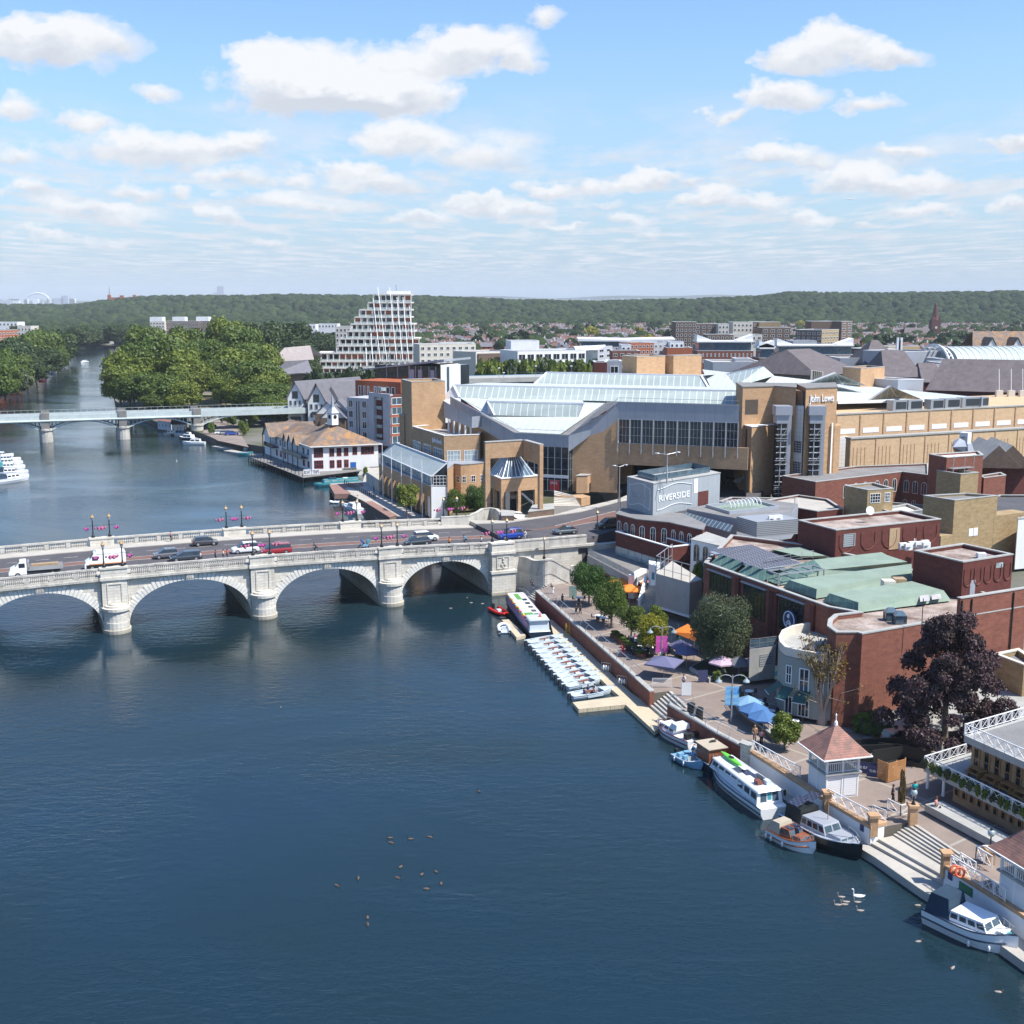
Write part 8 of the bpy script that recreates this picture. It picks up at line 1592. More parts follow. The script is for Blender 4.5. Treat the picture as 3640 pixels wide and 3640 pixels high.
for i in(-1,0,1,2):
 s=sp_*i;q=RP(s,-Wd/2,0)
 mb=MB()
 for nn2 in(-1.2,-Wd+1.2):mb.lt(RP(s,nn2,-1.5),[(2.2,0),(2.1,5.2),(2.4,5.3),(2.4,5.9),(1.8,6.1)],14)
 rbx(mb,s-1.6,s+1.6,-Wd+1,-1,-1.5,4.4);ob('pier',mb,'bb' if False else 'sw',rb_)
 for nn2 in(.0,-Wd):ob('stone_turret',rbx(MB(),s-1.3,s+1.3,nn2-.8,nn2+.8,4.4,zD+1.7),'cd',rb_)
 for nn2 in(-.2,-Wd+.2):
  a=MB();K=8;half_=sp_/2
  for sg in(-1,1):
   pts=[RP(s+sg*(2+(half_-2)*j/K),nn2,4.2+(zD-1.3-4.2)*(1-(1-j/K)**2))for j in range(K+1)];a.pp(pts,.28,4)
   for j in range(0,6):p=pts[j];a.bar(p,v3(p,zD-1),.16,4)
  ob('arch_rib',a,'bridge_paint',rb_)
q=RP(sp_*1.9,-5,zD+.9);
for k,(x0,y0,x1,y1,w__,rm,lb)in en(((265,330,470,360,6,'tile_red','white houseboat with red roof beyond the railway bridge'),(480,400,700,395,6,'slate','grey houseboat with pale cabin moored under the railway bridge'))):
 a_,b_=V2(P(G6(x0,y0),.5)),V2(P(G6(x1,y1),.5));d2,n2,L=fr(a_,b_);t=tg('houseboat',lb,'houseboat',v3(a_,0));q=[a_,b_,b_-n2*w__,a_-n2*w__];ob('pontoon_hull',MP(ins(q,-.4),-.3,.7),'dm',t);ob('cabin',MP(q,.7,4.0),'wr',t)
 c_,e_=a_-n2*w__/2,b_-n2*w__/2;a=MB();oo=ins(q,-.5);a.fc([v3(oo[0],3.9),v3(oo[1],3.9),v3(e_,6),v3(c_,6)]).fc([v3(oo[3],3.9),v3(oo[2],3.9),v3(e_,6),v3(c_,6)]).fc([v3(oo[0],3.9),v3(c_,6),v3(oo[3],3.9)]).fc([v3(oo[1],3.9),v3(e_,6),v3(oo[2],3.9)]);ob('roof',a,rm,t);wins(t,a_,b_,even(4,.4),[(1.7,3)],simple=True)
# -- far landmarks
fb('brick_flats','red and white flats on the far left bank',A1,(-60,378),(135,362),760,790,'og',4,8,3,16,cop='white');fb('brick_flats','cream topped flats beside the red and white flats on left bank',A1,(130,340),(232,340),830,830,'cream',2,4,3,14,cop='white')
for k,(x0,x1)in en(((1130,1240),(1240,1500),(1480,1588))):
 t,a_,b_,zt_,d2,n2,L=fb('slab_flats',['cream end of the long white-roofed slab flats, left','long white-roofed slab flats, middle section','white-roofed slab flats, right end'][k],A1,(x0,303-k),(x1,301-k),1150+k*5,1150+k*5,['cream','bb','bb'][k],6,max(4,int((x1-x0)/22)),3,14,cop='white',wf=.7);q=a_.lerp(b_,.4);ob('lift_housing',MX(q.x-6,q.x+6,q.y+2,q.y+12,zt_,zt_+4),'wr',t)
for k,(f_,l,r,Y,m,lb)in en(((A2,(490,322),(635,320),1250,'wr','low white shed left of the stepped tower'),(A2,(330,325),(470,325),1260,'wr','pale low shed among trees left of the stepped tower'),(A2,(370,405),(500,400),900,'bb','white topped brick building among trees left of the tower'),(A1,(-40,305),(130,310),1300,'wr','long pale low building on the far left bank'),(A1,(790,405),(925,400),1350,'og','red roofed riverside houses at the river bend'))):fb('low_building',lb,f_,l,r,Y,Y,m,1,6,4,20,cat='building')
for k,(x,y,w__,lb)in en(((855,400,26,'big red roofed house at the river bend'),(800,425,22,'red gabled house at the river bend, left'),(895,430,20,'white walled house with red roof at the river bend'),(650,405,24,'dark roofed house among trees at the river bend'))):
 q=P(A1(x,y+40),QZ);t=tg('river_house',lb,'house',q);hw=w__/2;ob('wall',MX(q.x-hw,q.x+hw,q.y,q.y+12,QZ,QZ+7),'wr' if k==2 else 'db',t);ob('roof',MF([(q.x-hw-1,q.y-1,QZ+6.6),(q.x+hw+1,q.y-1,QZ+6.6),(q.x+hw-4,q.y+6,QZ+13),(q.x-hw+4,q.y+6,QZ+13)]).fc([(q.x-hw-1,q.y+13,QZ+6.6),(q.x+hw+1,q.y+13,QZ+6.6),(q.x+hw-4,q.y+6,QZ+13),(q.x-hw+4,q.y+6,QZ+13)]),'tile_red' if k<3 else 'slate',t)
q=D(A1(925,150),2950);t=tg('hill_mansion','long reddish mansion on the wooded ridge at left','mansion',q);ob('wall',MX(q.x-34,q.x+34,2945,2965,q.z-10,q.z+9),'og',t);ob('turret',MX(q.x-34,q.x-27,2943,2950,q.z,q.z+15).box(q.x+27,q.x+34,2943,2950,q.z,q.z+15).box(q.x-4,q.x+4,2943,2950,q.z,q.z+14),'og',t)
q=D(A1(830,145),2950);sn('church_spire',MB().lt(q,[(3.5,-14),(3.5,4),(.2,36)],6),'lp','thin dark church spire on the ridge beside the mansion','spire',q)
M['far_grey']=mat('far_concrete',(.33,.36,.42),.8,.05)
a=MB();A_,B_=D(A1(200,148),14000),D(A1(372,142),14000);hz_=D(A1(270,90),14000).z;a.pp([Vt((A_.x+(B_.x-A_.x)*(1-cos(pi*k/20))/2,14000,A_.z+(hz_-A_.z)*sin(pi*k/20)))for k in range(21)],11,6);sn('stadium_arch',a,'white','white stadium arch on the far left horizon','stadium arch',A_)
random.seed(31)
for k,(f_,x,y0,y1,w__,lb)in en([(A1,1664,38,104,70,'tall slim blue-grey tower alone on the skyline'),(A1,1628,85,104,45,'small tower stub beside the slim skyline tower'),(A1,487,108,145,75,'grey tower block right of the stadium arch'),(A1,55,140,160,60,'pale tower block at the far left edge'),(A1,118,146,168,70,'white low tower left of the stadium arch'),(A1,440,128,150,110,'brown block cluster right of the stadium arch')]):
 q=D(f_(x,y1),13000);q2=D(f_(x,y0),13000);sn('far_tower',MX(q.x-w__/2,q.x+w__/2,13000,13040,QZ,q2.z),'far_grey' if k!=4 else 'white',lb,'tower',q)
for k in range(60):
 if k<26:f_,x=A1,random.uniform(0,560);yb=150
 else:f_,x=A3,random.uniform(0,1200);yb=152
 h_=random.uniform(4,16)*(1.3 if k>25 else 1);q=D(f_(x,yb),13500 if k<26 else 13900);q2=D(f_(x,(138 if k<26 else 136)-h_*.5),q.y);w__=random.uniform(20,70);sn('far_tower',MX(q.x-w__/2,q.x+w__/2,q.y,q.y+40,QZ,q2.z),random.choice(['far_grey','far_grey','white','cream']),'tiny hazy tower block on the city horizon','tower',q,'hazy tower blocks on the horizon')
q=D(A4(667,90),5200);sn('radio_mast',MR(v3(q,20),D(A4(667,62),5200),2.2,4),'steel','thin lattice mast above the wooded ridge at right','mast',q)
# -- foliage
def quads(me_name,cen,nrm,up,sz,mi=None):
 0
 n_=len(cen);u=np.cross(nrm,up);u/=np.linalg.norm(u,axis=1)[:,None]+1e-9;v=np.cross(nrm,u);s=sz[:,None]
 P4=np.stack([cen-u*s-v*s*.7,cen+u*s-v*s*.7,cen+u*s+v*s*.7,cen-u*s+v*s*.7],1).reshape(-1,3);return P4
def inst(name,me,p,loc=(0,0,0),sc=None):
 o=bpy.data.objects.new(name,me);COL.objects.link(o);o.parent=p;o.location=loc
 if sc:o.scale=sc
 return o
def mesh_from(name,verts,nq,extra=None):
 me=bpy.data.meshes.new(name);me.vertices.add(len(verts));me.vertices.foreach_set('co',verts.astype(np.float32).ravel())
 me.loops.add(nq*4);me.loops.foreach_set('vertex_index',np.arange(nq*4,dtype=np.int32));me.polygons.add(nq);me.polygons.foreach_set('loop_start',np.arange(nq,dtype=np.int32)*4);me.polygons.foreach_set('loop_total',np.full(nq,4,dtype=np.int32));me.update(calc_edges=True);return me
def crown_data(seed,nl,leaf,shape='round',lumps=16,squash=1,jit=.55,core=True):
 0
 R=np.random.RandomState(seed);L=[]
 for k in range(lumps):
  z=R.uniform(-.75,.8);
  if shape=='cone':rr=(1-(z+1)/2)**.8*.8+.05
  elif shape=='spread':rr=(1-((z+1)/2)**1.5)*.95+.06;z=z*1.15
  elif shape=='egg':rr=sqrt(max(0,1-z*z))*(.72 if z>0 else.66)
  else:rr=sqrt(max(0,1-z*z))*.68
  g=R.uniform(0,2*pi);f=R.uniform(.55,1.0);L.append((rr*cos(g)*f,rr*sin(g)*f,z*.72,R.uniform(.22,.42)if shape!='cone' else R.uniform(.15,.34)*(1.2-(z+1)/2*.7))if shape!='spread' else(rr*cos(g)*f,rr*sin(g)*f,z*.8,R.uniform(.07,.17)))
 L.append((0,0,-.1,{'cone':.4,'spread':.22}.get(shape,.62)));L=np.array(L);w_=L[:,3]**2;idx=R.choice(len(L),nl,p=w_/w_.sum());d=R.normal(size=(nl,3));d/=np.linalg.norm(d,axis=1)[:,None]
 d[:,2]=np.where(d[:,2]<-.35,-d[:,2]*.5,d[:,2]);d/=np.linalg.norm(d,axis=1)[:,None]
 rad=L[idx,3]*(1+R.normal(size=nl)*.13);c=L[idx,:3]+d*rad[:,None];c[:,2]*=squash
 nrm=d+R.normal(size=(nl,3))*jit;nrm/=np.linalg.norm(nrm,axis=1)[:,None];up=R.normal(size=(nl,3));return quads('',c,nrm,up,leaf*R.uniform(.6,1.4,nl)),nl,L
CR={}
def crown(key,seed,nl,leaf,m,**k):
 if key not in CR:q,n_,L=crown_data(seed,nl,leaf,**k);me=mesh_from('crown',q,n_);me.materials.append(m);CR[key]=me
 return CR[key]
LG=leafmat('leaves_green',(.032,.07,.012),(.15,.21,.035));LD=leafmat('leaves_dark',(.016,.038,.014),(.07,.11,.03));LY=leafmat('leaves_yellow',(.1,.13,.015),(.42,.36,.02));LM=leafmat('leaves_mid',(.055,.095,.012),(.24,.28,.04))
LO=leafmat('leaves_olive',(.035,.055,.028),(.15,.175,.085));LP=leafmat('leaves_purple',(.018,.007,.015),(.11,.045,.082),gloss=.25,tr=.05);LF=leafmat('leaves_far',(.014,.03,.012),(.05,.08,.026),tr=.05);LL=leafmat('leaves_lime',(.06,.09,.015),(.2,.25,.04));LB=leafmat('leaves_brown',(.12,.08,.02),(.28,.2,.06))
TRK={}
def tree(name,lbl,base,h,r,me,gp=None,ratio=None,trunk=True,lift=.3,rz=None,cat='tree'):
 0
 t=tg(name,lbl,cat,base,gp,random.uniform(0,6.28)if rz is None else rz,True);zc=h*(lift+(1-lift)/2);hz_=h*(1-lift)/2*1.12
 inst('crown',me,t,(0,0,zc),(r,r,hz_))
 if trunk:
  if 'k' not in TRK:
   a=MB();a.bar((0,0,0),(.02,.01,.35),.028,7,0,.02);
   for k in range(5):g=k*1.3;a.bar((.02,.01,.28+.02*k),(.16*cos(g),.16*sin(g),.55+.05*k),.014,5,0,.006)
   to=ob('trunk',a,'bark',None,(0,0,0));TRK['k']=to.data;bpy.data.objects.remove(to)
  inst('trunk',TRK['k'],t,(0,0,0),(h*.88,h*.88,h*1.1))
 return t
def ptree(name,lbl,f_,x,ytop,Y,r,me,gp=None,lift=.2,trunk=True):
 b=D(f_(x,ytop),Y);h=b.z-QZ;return tree(name,lbl,(b.x,b.y,QZ),h,r,me,gp,lift=lift,trunk=trunk)
big=[crown('big%d'%k,40+k,14000,.036,LG,lumps=38)for k in range(3)];bigm=[crown('bigm%d'%k,50+k,14000,.036,LM,lumps=38)for k in range(2)];bigd=[crown('bigd%d'%k,60+k,9000,.045,LD,lumps=30)for k in range(2)];far_=[crown('far%d'%k,70+k,700,.17,LF,lumps=10)for k in range(3)];fary=crown('fary',75,700,.17,LY,lumps=9);fll=crown('farl',76,900,.15,LM,lumps=10)
random.seed(9)
for k,(x,y,Y,r)in en([(900,640,496,9),(960,520,503,11),(1060,440,512,12),(1160,400,518,13),(1260,430,515,12),(1350,520,508,11),(1430,600,500,10),(1000,700,492,9),(1130,680,490,10),(1260,700,490,10),(1370,760,486,8),(1330,850,482,5),(1180,840,484,7)]):
 ptree('plane_tree','broad yellow-green plane tree in the riverside park clump beyond railway bridge',A1,x,y,Y,r,(bigm+big)[k%5],'plane trees in the riverside park',.12)
for k,(f_,x,y,Y,r)in en([(A1,1090,325,585,13),(A1,1410,350,610,12),(A1,1320,375,600,11),(A1,1480,440,560,9),(A1,1700,295,630,14),(A1,1810,330,600,13),(A1,1880,470,545,12),(A1,1760,500,530,13),(A1,1650,580,512,9),(A1,1700,720,485,7),(A1,1600,430,560,11),(A1,1900,600,505,12),(A1,1830,700,480,9),(A2,60,600,482,11),(A2,130,690,470,9),(A2,200,770,455,8),(A2,245,830,448,6),(A2,20,460,545,12),(A2,90,860,440,7),(A2,180,900,436,6),(A2,40,760,460,9)]):
 ptree('park_tree','tall green park tree between the plane clump and gabled apartments',f_,x,y,Y,r,(big+bigm)[k*2%5],'tall trees along the riverside park',.2 if k in(8,9,10)else.1)
for k,(f_,x,y,Y,r)in en([(A2,260,300,760,17),(A2,230,400,720,14),(A2,340,430,700,12),(A2,60,310,720,16),(A2,160,480,650,11),(A2,560,385,860,16),(A2,620,440,800,9),(A2,500,420,830,12),(A2,330,500,640,9),(A2,400,500,650,9),(A2,30,400,640,12),(A2,310,520,600,7),(A2,420,520,600,7)]):
 ptree('dark_tree','dark green tree behind the park and the stepped tower',f_,x,y,Y,r,bigd[k%2],'dark trees behind the park',.1)
for k,(x,y,Y,r)in en([(40,450,620,13),(100,440,660,14),(180,405,700,15),(250,380,740,15),(320,370,770,15),(400,362,800,15),(420,400,820,11),(470,385,930,12),(440,480,770,7),(20,600,535,9),(200,520,645,10),(300,500,690,10),(-20,500,560,10),(-60,560,520,10),(120,560,600,9),(260,580,650,8),(380,520,720,8),(430,500,760,7)]):
 ptree('bank_tree','leafy tree overhanging the river on the left bank',A1,x,y,Y,r,(bigd+big)[k%5],'trees along the left bank',.06)
ptree('willow_tree','pale weeping willow at the water edge on the left bank',A1,130,660,552,7,crown('willow',80,4000,.06,LO,lumps=16),None,.05)
for k in range(17):ptree('street_tree','round street tree in the green row below the stepped tower',A2,400+k*31,700+random.uniform(-10,14)-(k>9)*14,470+random.uniform(-8,8),4.5,far_[k%3],'street trees below the tower',.1)
for k in range(24):ptree('street_tree','round street tree in front of the white apartments',A3,-160+k*34,626+random.uniform(-14,10),500+random.uniform(-6,6),4.6,[fll,far_[1]][k%2],'street trees before the white apartments',.1)
for k in range(9):ptree('courtyard_tree','courtyard tree behind the white wedge roofs',A4,110+k*32,655+random.uniform(-8,12),440,4,[fll,far_[1]][k%2],'courtyard trees behind the store roof',.1)
for k,(x,y)in en(((600,340),(640,350),(690,330),(730,345),(775,350),(560,370),(640,430),(720,420),(760,430),(880,330),(930,345),(990,335),(300,330),(200,335),(90,330))):ptree('bend_tree','dark tree around the river bend houses',A1,x,y,1150+(k*37)%150,14,bigd[k%2],'trees around the river bend',.05)
def ntr(name,lbl,base_px,ytop,cx_px,rpx,me,z=QZ,lift=.35,lean=0,dist_shift=0,cat='tree'):
 b=P(base_px,z);b.y+=dist_shift;h=H(b,ytop)-z;r=rpx/F*hypot(b.y,CZ-z)*1.02;return tree(name,lbl,b,h,r,me,None,lift=lift,cat=cat)
q1=crown('q1',101,20000,.024,leafmat('leaves_vivid',(.018,.055,.01),(.085,.165,.03)),lumps=34,jit=.6);q2=crown('q2',102,20000,.024,LG,lumps=34,jit=.6);q3m=crown('q3',103,15000,.028,leafmat('leaves_bright',(.035,.065,.01),(.16,.21,.03)),lumps=30);q4=crown('q4',104,15000,.028,LY,lumps=30);q4b=crown('q4b',107,5000,.045,LM,lumps=24)
ntr('quay_tree','green maple on the quay, farthest upstream of the row',B1(1085,420),B1(0,8)[1],0,175/2.76,q1,lift=.12)
ntr('quay_tree','dense deep green maple, second tree in the quay row',B1(1305,640),B1(0,168)[1],0,182/2.76,q2,lift=.14)
ntr('quay_tree','lighter green small maple, third tree in the quay row',B1(1495,775),B1(0,395)[1],0,150/2.76,q3m,lift=.17)
ntr('quay_tree','yellow leaved tree beside the pink banner lamp',B1(1690,925),B1(0,465)[1],0,158/2.76,q4,lift=.1)
ntr('quay_tree','green topped tree just behind the yellow tree',B1(1745,850),B1(0,432)[1],0,105/2.76,q4b,lift=.35)
ntr('bushy_tree','large dense olive-green tree between the cafes and the brick pub',B2(725,1060),B2(0,345)[1],0,290/2.76,crown('bushy',110,45000,.015,LO,shape='egg',lumps=60,jit=.9),lift=.04)
ntr('small_tree','small light green tree beside the blue umbrellas and kiosk',B4(1350,455),B4(0,118)[1],0,160/2.76,crown('small',111,6000,.045,LL,lumps=22,jit=.9),lift=.08)
ntr('copper_beech','large dark purple copper beech beside the long brick wall',B5(1150,440),B3(0,455)[1],0,640/2.76,crown('beech',112,70000,.0125,LP,shape='spread',lumps=105,jit=.9),lift=.02)
ntr('promenade_tree','small round tree on the walk in front of the brick arcade',C2(380,890),C2(0,555)[1],0,112/2.576,crown('prom',113,6000,.05,LM,lumps=20),lift=.3)
ntr('promenade_tree','dark bushy tree behind the far parapet, left of the pair',C2(830,900),C2(0,615)[1],0,118/2.576,q2,lift=.1);ntr('promenade_tree','taller bushy tree behind the far parapet, right of the pair',C2(1020,895),C2(0,580)[1],0,120/2.576,q1,lift=.1)
def bush(lbl,px,z,rpx,hm,me,gp=None,name='shrub',cat='shrub'):
 b=P(px,z);r=rpx/F*hypot(b.y,CZ-z);t=tg(name,lbl,cat,b,gp,random.uniform(0,6),True);inst('leaves',me,t,(0,0,hm*.5),(r,r,hm*.62));return t
bm_=crown('bush',120,1500,.1,LG,lumps=12);by_=crown('bushy2',121,1500,.1,LL,lumps=12);bb_=crown('bushb',122,1500,.1,LO,lumps=12)
bush('yellow-green climbing shrub beside the long brick wall',B5(370,255),QZ,60,2.0,by_);bush('little golden shrub at the end of the riverside wall',A6(848,185),QZ,9,2,by_)
t=bush('conical brown-green shrub in the white railed planter',B5(725,1060),QZ,17,4.2,crown('cone',123,2500,.1,leafmat('leaves_bronze',(.1,.075,.03),(.24,.17,.07)),shape='cone',lumps=30))
for k,(x,y,s)in en(((690,1170,45),(950,1180,40),(1000,1190,35),(920,1395,18),(300,990,30),(800,1130,30))):bush('leafy planter shrub at the lilac umbrella cafe',B2(x,y),QZ,s/2.76*1.1,1.4,[by_,bm_,bb_][k%3],'planter shrubs outside the cafes')
for k in range(14):bush('trailing flowers over the lower white terrace edge',(B5(965+k*74,655+k*37)),4.3,17,1.1,[bb_,by_,bm_][k%3],'trailing plants on the terrace edge','trailing_plant','plant')
for k in range(16):bush('clipped hedge bush beside the dark booths',B5(300+k*42,300+k*9-(k>9)*(k-9)*12),QZ,16,1.7,[bm_,bb_][k%2],'hedge round the dark booths','hedge_bush','hedge')
for k,(x,y)in en(((1080,400),(1250,230),(1330,250),(1410,270),(1560,300),(1600,420),(1550,370),(1680,300),(1740,260))):bush('scrubby green bush on the bank near railway bridge',G6(x,y),QZ,13,4.5,[bm_,bb_,by_][k%3],'bushes near the railway bridge')
b_=P(A7(1430,1140),QZ);bush('dark ivy growing up the wall beside the concrete block',A7(1440,1150),QZ,22,7.0,bm_,name='ivy',cat='ivy')
b_=P(G5(1050,1515),QZ);ht=H(b_,G5(0,255)[1])-QZ;t=tg('pollard_tree','sparse pollarded tree with many bare upright stems and brown leaf tufts','tree',b_);a=MB();tips=[];R=random.Random(4);wr=560/3.864/F*hypot(b_.y,43)
a.bar(b_,b_+Vt((.1,0,1.9)),.62,9,0,.5)
for k in range(9):
 g=2*pi*k/9+R.uniform(-.2,.2);rr=R.uniform(.35,.75)*wr;mid_=b_+Vt((rr*.55*cos(g),rr*.5*sin(g),ht*.42));a.bar(b_+Vt((.25*cos(g),.25*sin(g),1.4)),mid_,.24,6,0,.15)
 for j in range(8):
  g2_=g+R.uniform(-.9,.9);e=mid_+Vt((R.uniform(.2,.55)*wr*.6*cos(g2_),R.uniform(.2,.5)*wr*.6*sin(g2_),R.uniform(.15,.5)*ht));e.z=min(e.z,QZ+ht);mm=(mid_+e)/2+Vt((.12,.0,.3));a.bar(mid_,mm,.1,5,0,.07);a.bar(mm,e,.07,5,0,.03);tips.append(e);tips.append(mm)
  e2=mm+Vt((R.uniform(-1,1),R.uniform(-1,1),R.uniform(.4,1.4)));a.bar(mm,e2,.04,4,0,.02);tips.append(e2)
for k in range(12):
 g=R.uniform(0,6.28);s_=b_+Vt((.3*cos(g),.3*sin(g),ht*R.uniform(.15,.35)));e=s_+Vt((wr*R.uniform(.5,1)*cos(g),wr*.8*sin(g),ht*R.uniform(.02,.2)));a.bar(s_,e,.06,4,0,.02);tips.append(e)
ob('branches',a,mat('pale_bark',(.38,.3,.24),.9,.2),t)
c_=[]
for e in tips:
 for j in range(13):c_.append((e.x+R.gauss(0,.22),e.y+R.gauss(0,.22),e.z+R.gauss(0,.2)))
c_=np.array(c_)-np.array(b_);rs=np.random.RandomState(2);nr=rs.normal(size=c_.shape);nr/=np.linalg.norm(nr,axis=1)[:,None];me=mesh_from('leaf_tufts',quads('',c_,nr,rs.normal(size=c_.shape),.085*rs.uniform(.6,1.4,len(c_))),len(c_));me.materials.append(LB);inst('leaf_tufts',me,t)
# -- woods on the hill, suburbs
def proto_ico(seed,nu=9,nv=6):
 R=random.Random(seed);v=[];f=[]
 for j in range(nv+1):
  th_=pi*j/nv
  for i in range(nu):g=2*pi*i/nu;r=R.uniform(.78,1.15)if 0<j<nv else 1;v.append((sin(th_)*cos(g)*r,sin(th_)*sin(g)*r,cos(th_)*r*.85))
 for j in range(nv):
  for i in range(nu):l=(i+1)%nu;f.append((j*nu+i,(j+1)*nu+i,(j+1)*nu+l,j*nu+l))
 return np.array(v),np.array(f)
def mass(name,lbl,cat,pts,rad,m,seed=1):
 R=np.random.RandomState(seed);V_,F_=[],[];off=0;pr=[proto_ico(s)for s in range(5)]
 for(x,y,z),r in zip(pts,rad):
  v,f=pr[R.randint(5)];g=R.uniform(0,6.28);c,s=cos(g),sin(g);w_=np.stack([v[:,0]*c-v[:,1]*s,v[:,0]*s+v[:,1]*c,v[:,2]],1)*r;w_[:,2]*=1.05;V_.append(w_+np.array((x,y,z)));F_.append(f+off);off+=len(v)
 V_=np.concatenate(V_);F_=np.concatenate(F_);me=bpy.data.meshes.new(name);me.vertices.add(len(V_));me.vertices.foreach_set('co',V_.astype(np.float32).ravel());n_=len(F_);me.loops.add(n_*4);me.loops.foreach_set('vertex_index',F_.astype(np.int32).ravel());me.polygons.add(n_);me.polygons.foreach_set('loop_start',np.arange(n_,dtype=np.int32)*4);me.polygons.foreach_set('loop_total',np.full(n_,4,dtype=np.int32));me.update(calc_edges=True);me.materials.append(m)
 o=bpy.data.objects.new(name,me);COL.objects.link(o);return setp(o,lbl,cat,kind='stuff')
def canopy_mat(name,c1,c2):
 m=bpy.data.materials.new(name);m.use_nodes=True;nt=m.node_tree;b=nt.nodes['Principled BSDF'];n=N(nt);geo=n.new('ShaderNodeNewGeometry');P_=geo.outputs['Position']
 f=n.m('ADD',n.m('MULTIPLY',n.ramp(n.noise(P_,.25,4,.7),.35,.65),.45),n.m('MULTIPLY',geo.outputs['Random Per Island'],.55));n.put(b.inputs['Base Color'],n.mix(f,c4(c1),c4(c2)));b.inputs['Roughness'].default_value=.9;b.inputs['Specular IOR Level'].default_value=.1
 bp=n.new('ShaderNodeBump');bp.inputs['Strength'].default_value=1;bp.inputs['Distance'].default_value=2.2;n.put(bp.inputs['Height'],n.noise(P_,.45,4,.7));n.L.new(bp.outputs[0],b.inputs['Normal']);return m
CM=canopy_mat('canopy',(.006,.016,.007),(.055,.085,.028));R=random.Random(77);pts,rad=[],[]
for k in range(9000):
 y=2120+(R.random()**1.0)*1150;hw=y*.46;x=R.uniform(-hw,hw);z=hill_z(x,y);r=R.uniform(5,13);pts.append((x,y,z+r*.35));rad.append(r)
mass('hill_wood','dense dark woodland covering the long ridge on the horizon','woodland',pts,rad,CM,3)
pts,rad=[],[]
for k in range(1500):y=R.uniform(4800,9000);x=R.uniform(-y*.46,-y*.24);pts.append((x,y,4));rad.append(R.uniform(14,26))
for k in range(1700):y=R.uniform(1000,2150);x=R.uniform(-y*.47,y*.47*(-.25 if R.random()<.55 else 1));pts.append((x,y,6+R.uniform(0,3)));rad.append(R.uniform(5,9.5))
riv=[(-60,0),(-1500,1700)]
def in_river(x,y,mrg=14):
 if y>1230:return False
 def edge(pts_,yy):
  for p,q in zip(pts_,pts_[1:]):
   if min(p.y,q.y)<=yy<=max(p.y,q.y)and abs(p.y-q.y)>.1:return p.x+(q.x-p.x)*(yy-p.y)/(q.y-p.y)
  return None
 e=edge(E_bank[-7:],y);w__=edge(W_bank[1:7],y)
 if e is None:e=-160
 if w__ is None:w__=-430
 return w__-mrg<x<e+mrg
keep=[(p,r)for p,r in zip(pts,rad)if not in_river(p[0],p[1])]
mass('suburb_wood','scattered dark tree clumps filling the flat suburbs below the ridge','woodland',[k[0]for k in keep],[k[1]for k in keep],CM,8)
def house_mesh(key,w__,d_,h_,rh,wall,roof,hipd=False):
 a=MB();a.hx([(-w__/2,-d_/2,0),(w__/2,-d_/2,0),(w__/2,d_/2,0),(-w__/2,d_/2,0),(-w__/2,-d_/2,h_),(w__/2,-d_/2,h_),(w__/2,d_/2,h_),(-w__/2,d_/2,h_)],0);o=.4;i_=w__*.25 if hipd else-o
 A_,B_,C_2,D_,E2,F2=(-w__/2-o,-d_/2-o,h_-.2),(w__/2+o,-d_/2-o,h_-.2),(w__/2+o,d_/2+o,h_-.2),(-w__/2-o,d_/2+o,h_-.2),(-w__/2+i_,0,h_+rh),(w__/2-i_,0,h_+rh)
 a.fc([A_,B_,F2,E2],1).fc([C_2,D_,E2,F2],1)
 if hipd:a.fc([B_,C_2,F2],1).fc([D_,A_,E2],1)
 else:a.fc([(-w__/2,-d_/2,h_),(-w__/2,d_/2,h_),(-w__/2,0,h_+rh)],0).fc([(w__/2,-d_/2,h_),(w__/2,d_/2,h_),(w__/2,0,h_+rh)],0)
 a.box(w__*.3,w__*.3+1,-.4,.6,h_+rh*.5,h_+rh+1.2,0)
 for x in(-w__*.28,w__*.12):
  for z in([1,3.8]if h_>5 else[1]):a.fc([(x,-d_/2-.05,z),(x+1.5,-d_/2-.05,z),(x+1.5,-d_/2-.05,z+1.4),(x,-d_/2-.05,z+1.4)],2)
 o_=ob('house',a,[wall,roof,'glass'],None,(0,0,0));me=o_.data;bpy.data.objects.remove(o_);return me
M['roof_terracotta']=mat('terracotta_roof',(.16,.085,.065),.85,.25,(.8,.8,.8));M['roof_brown']=mat('brown_tile_roof',(.12,.09,.08),.85,.25,(.8,.8,.8))
HM=[house_mesh(k,w__,9,5.6,rh,wl,rf,hp)for k,(w__,rh,wl,rf,hp)in en([(11,3.6,'cream','roof_terracotta',False),(12,3.8,'og','roof_brown',True),(9,3.4,'wr','slate',False),(14,3.8,'bb','slate',False),(13,4,'wr','roof_terracotta',True),(10,3.6,'og','slate',False)])]
HL=['cream house with terracotta roof in the suburb below the ridge','orange brick house with brown hipped roof in the suburb','small white house with slate gable roof in the suburb','brown brick house with slate roof in the suburb','white house with terracotta hipped roof in the suburb','orange brick house with slate roof in the suburb']
R=random.Random(5);spots=[]
for row in range(44):
 y=860+row*27+R.uniform(-6,6);ang=R.uniform(-.25,.25)
 x=-y*.2 if row>6 else y*.0
 while x<y*.46:
  if R.random()<.9:spots.append((x,y+x*.02+R.uniform(-5,5),ang+R.choice((0,0,pi/2)),R.randrange(6)))
  x+=R.uniform(10,17)
spots=[s for s in spots if not in_river(s[0],s[1],30)]
spots.sort(key=lambda s:s[1]);near_,rest=spots[:300],spots[300:]
for(x,y,a_,k)in near_:
 o=bpy.data.objects.new('suburban_house',HM[k]);COL.objects.link(o);o.location=(x,y,QZ);o.rotation_euler=(0,0,a_);setp(o,HL[k],'house','houses in the suburb below the ridge: '+HL[k].split(' in ')[0])
a=MB()
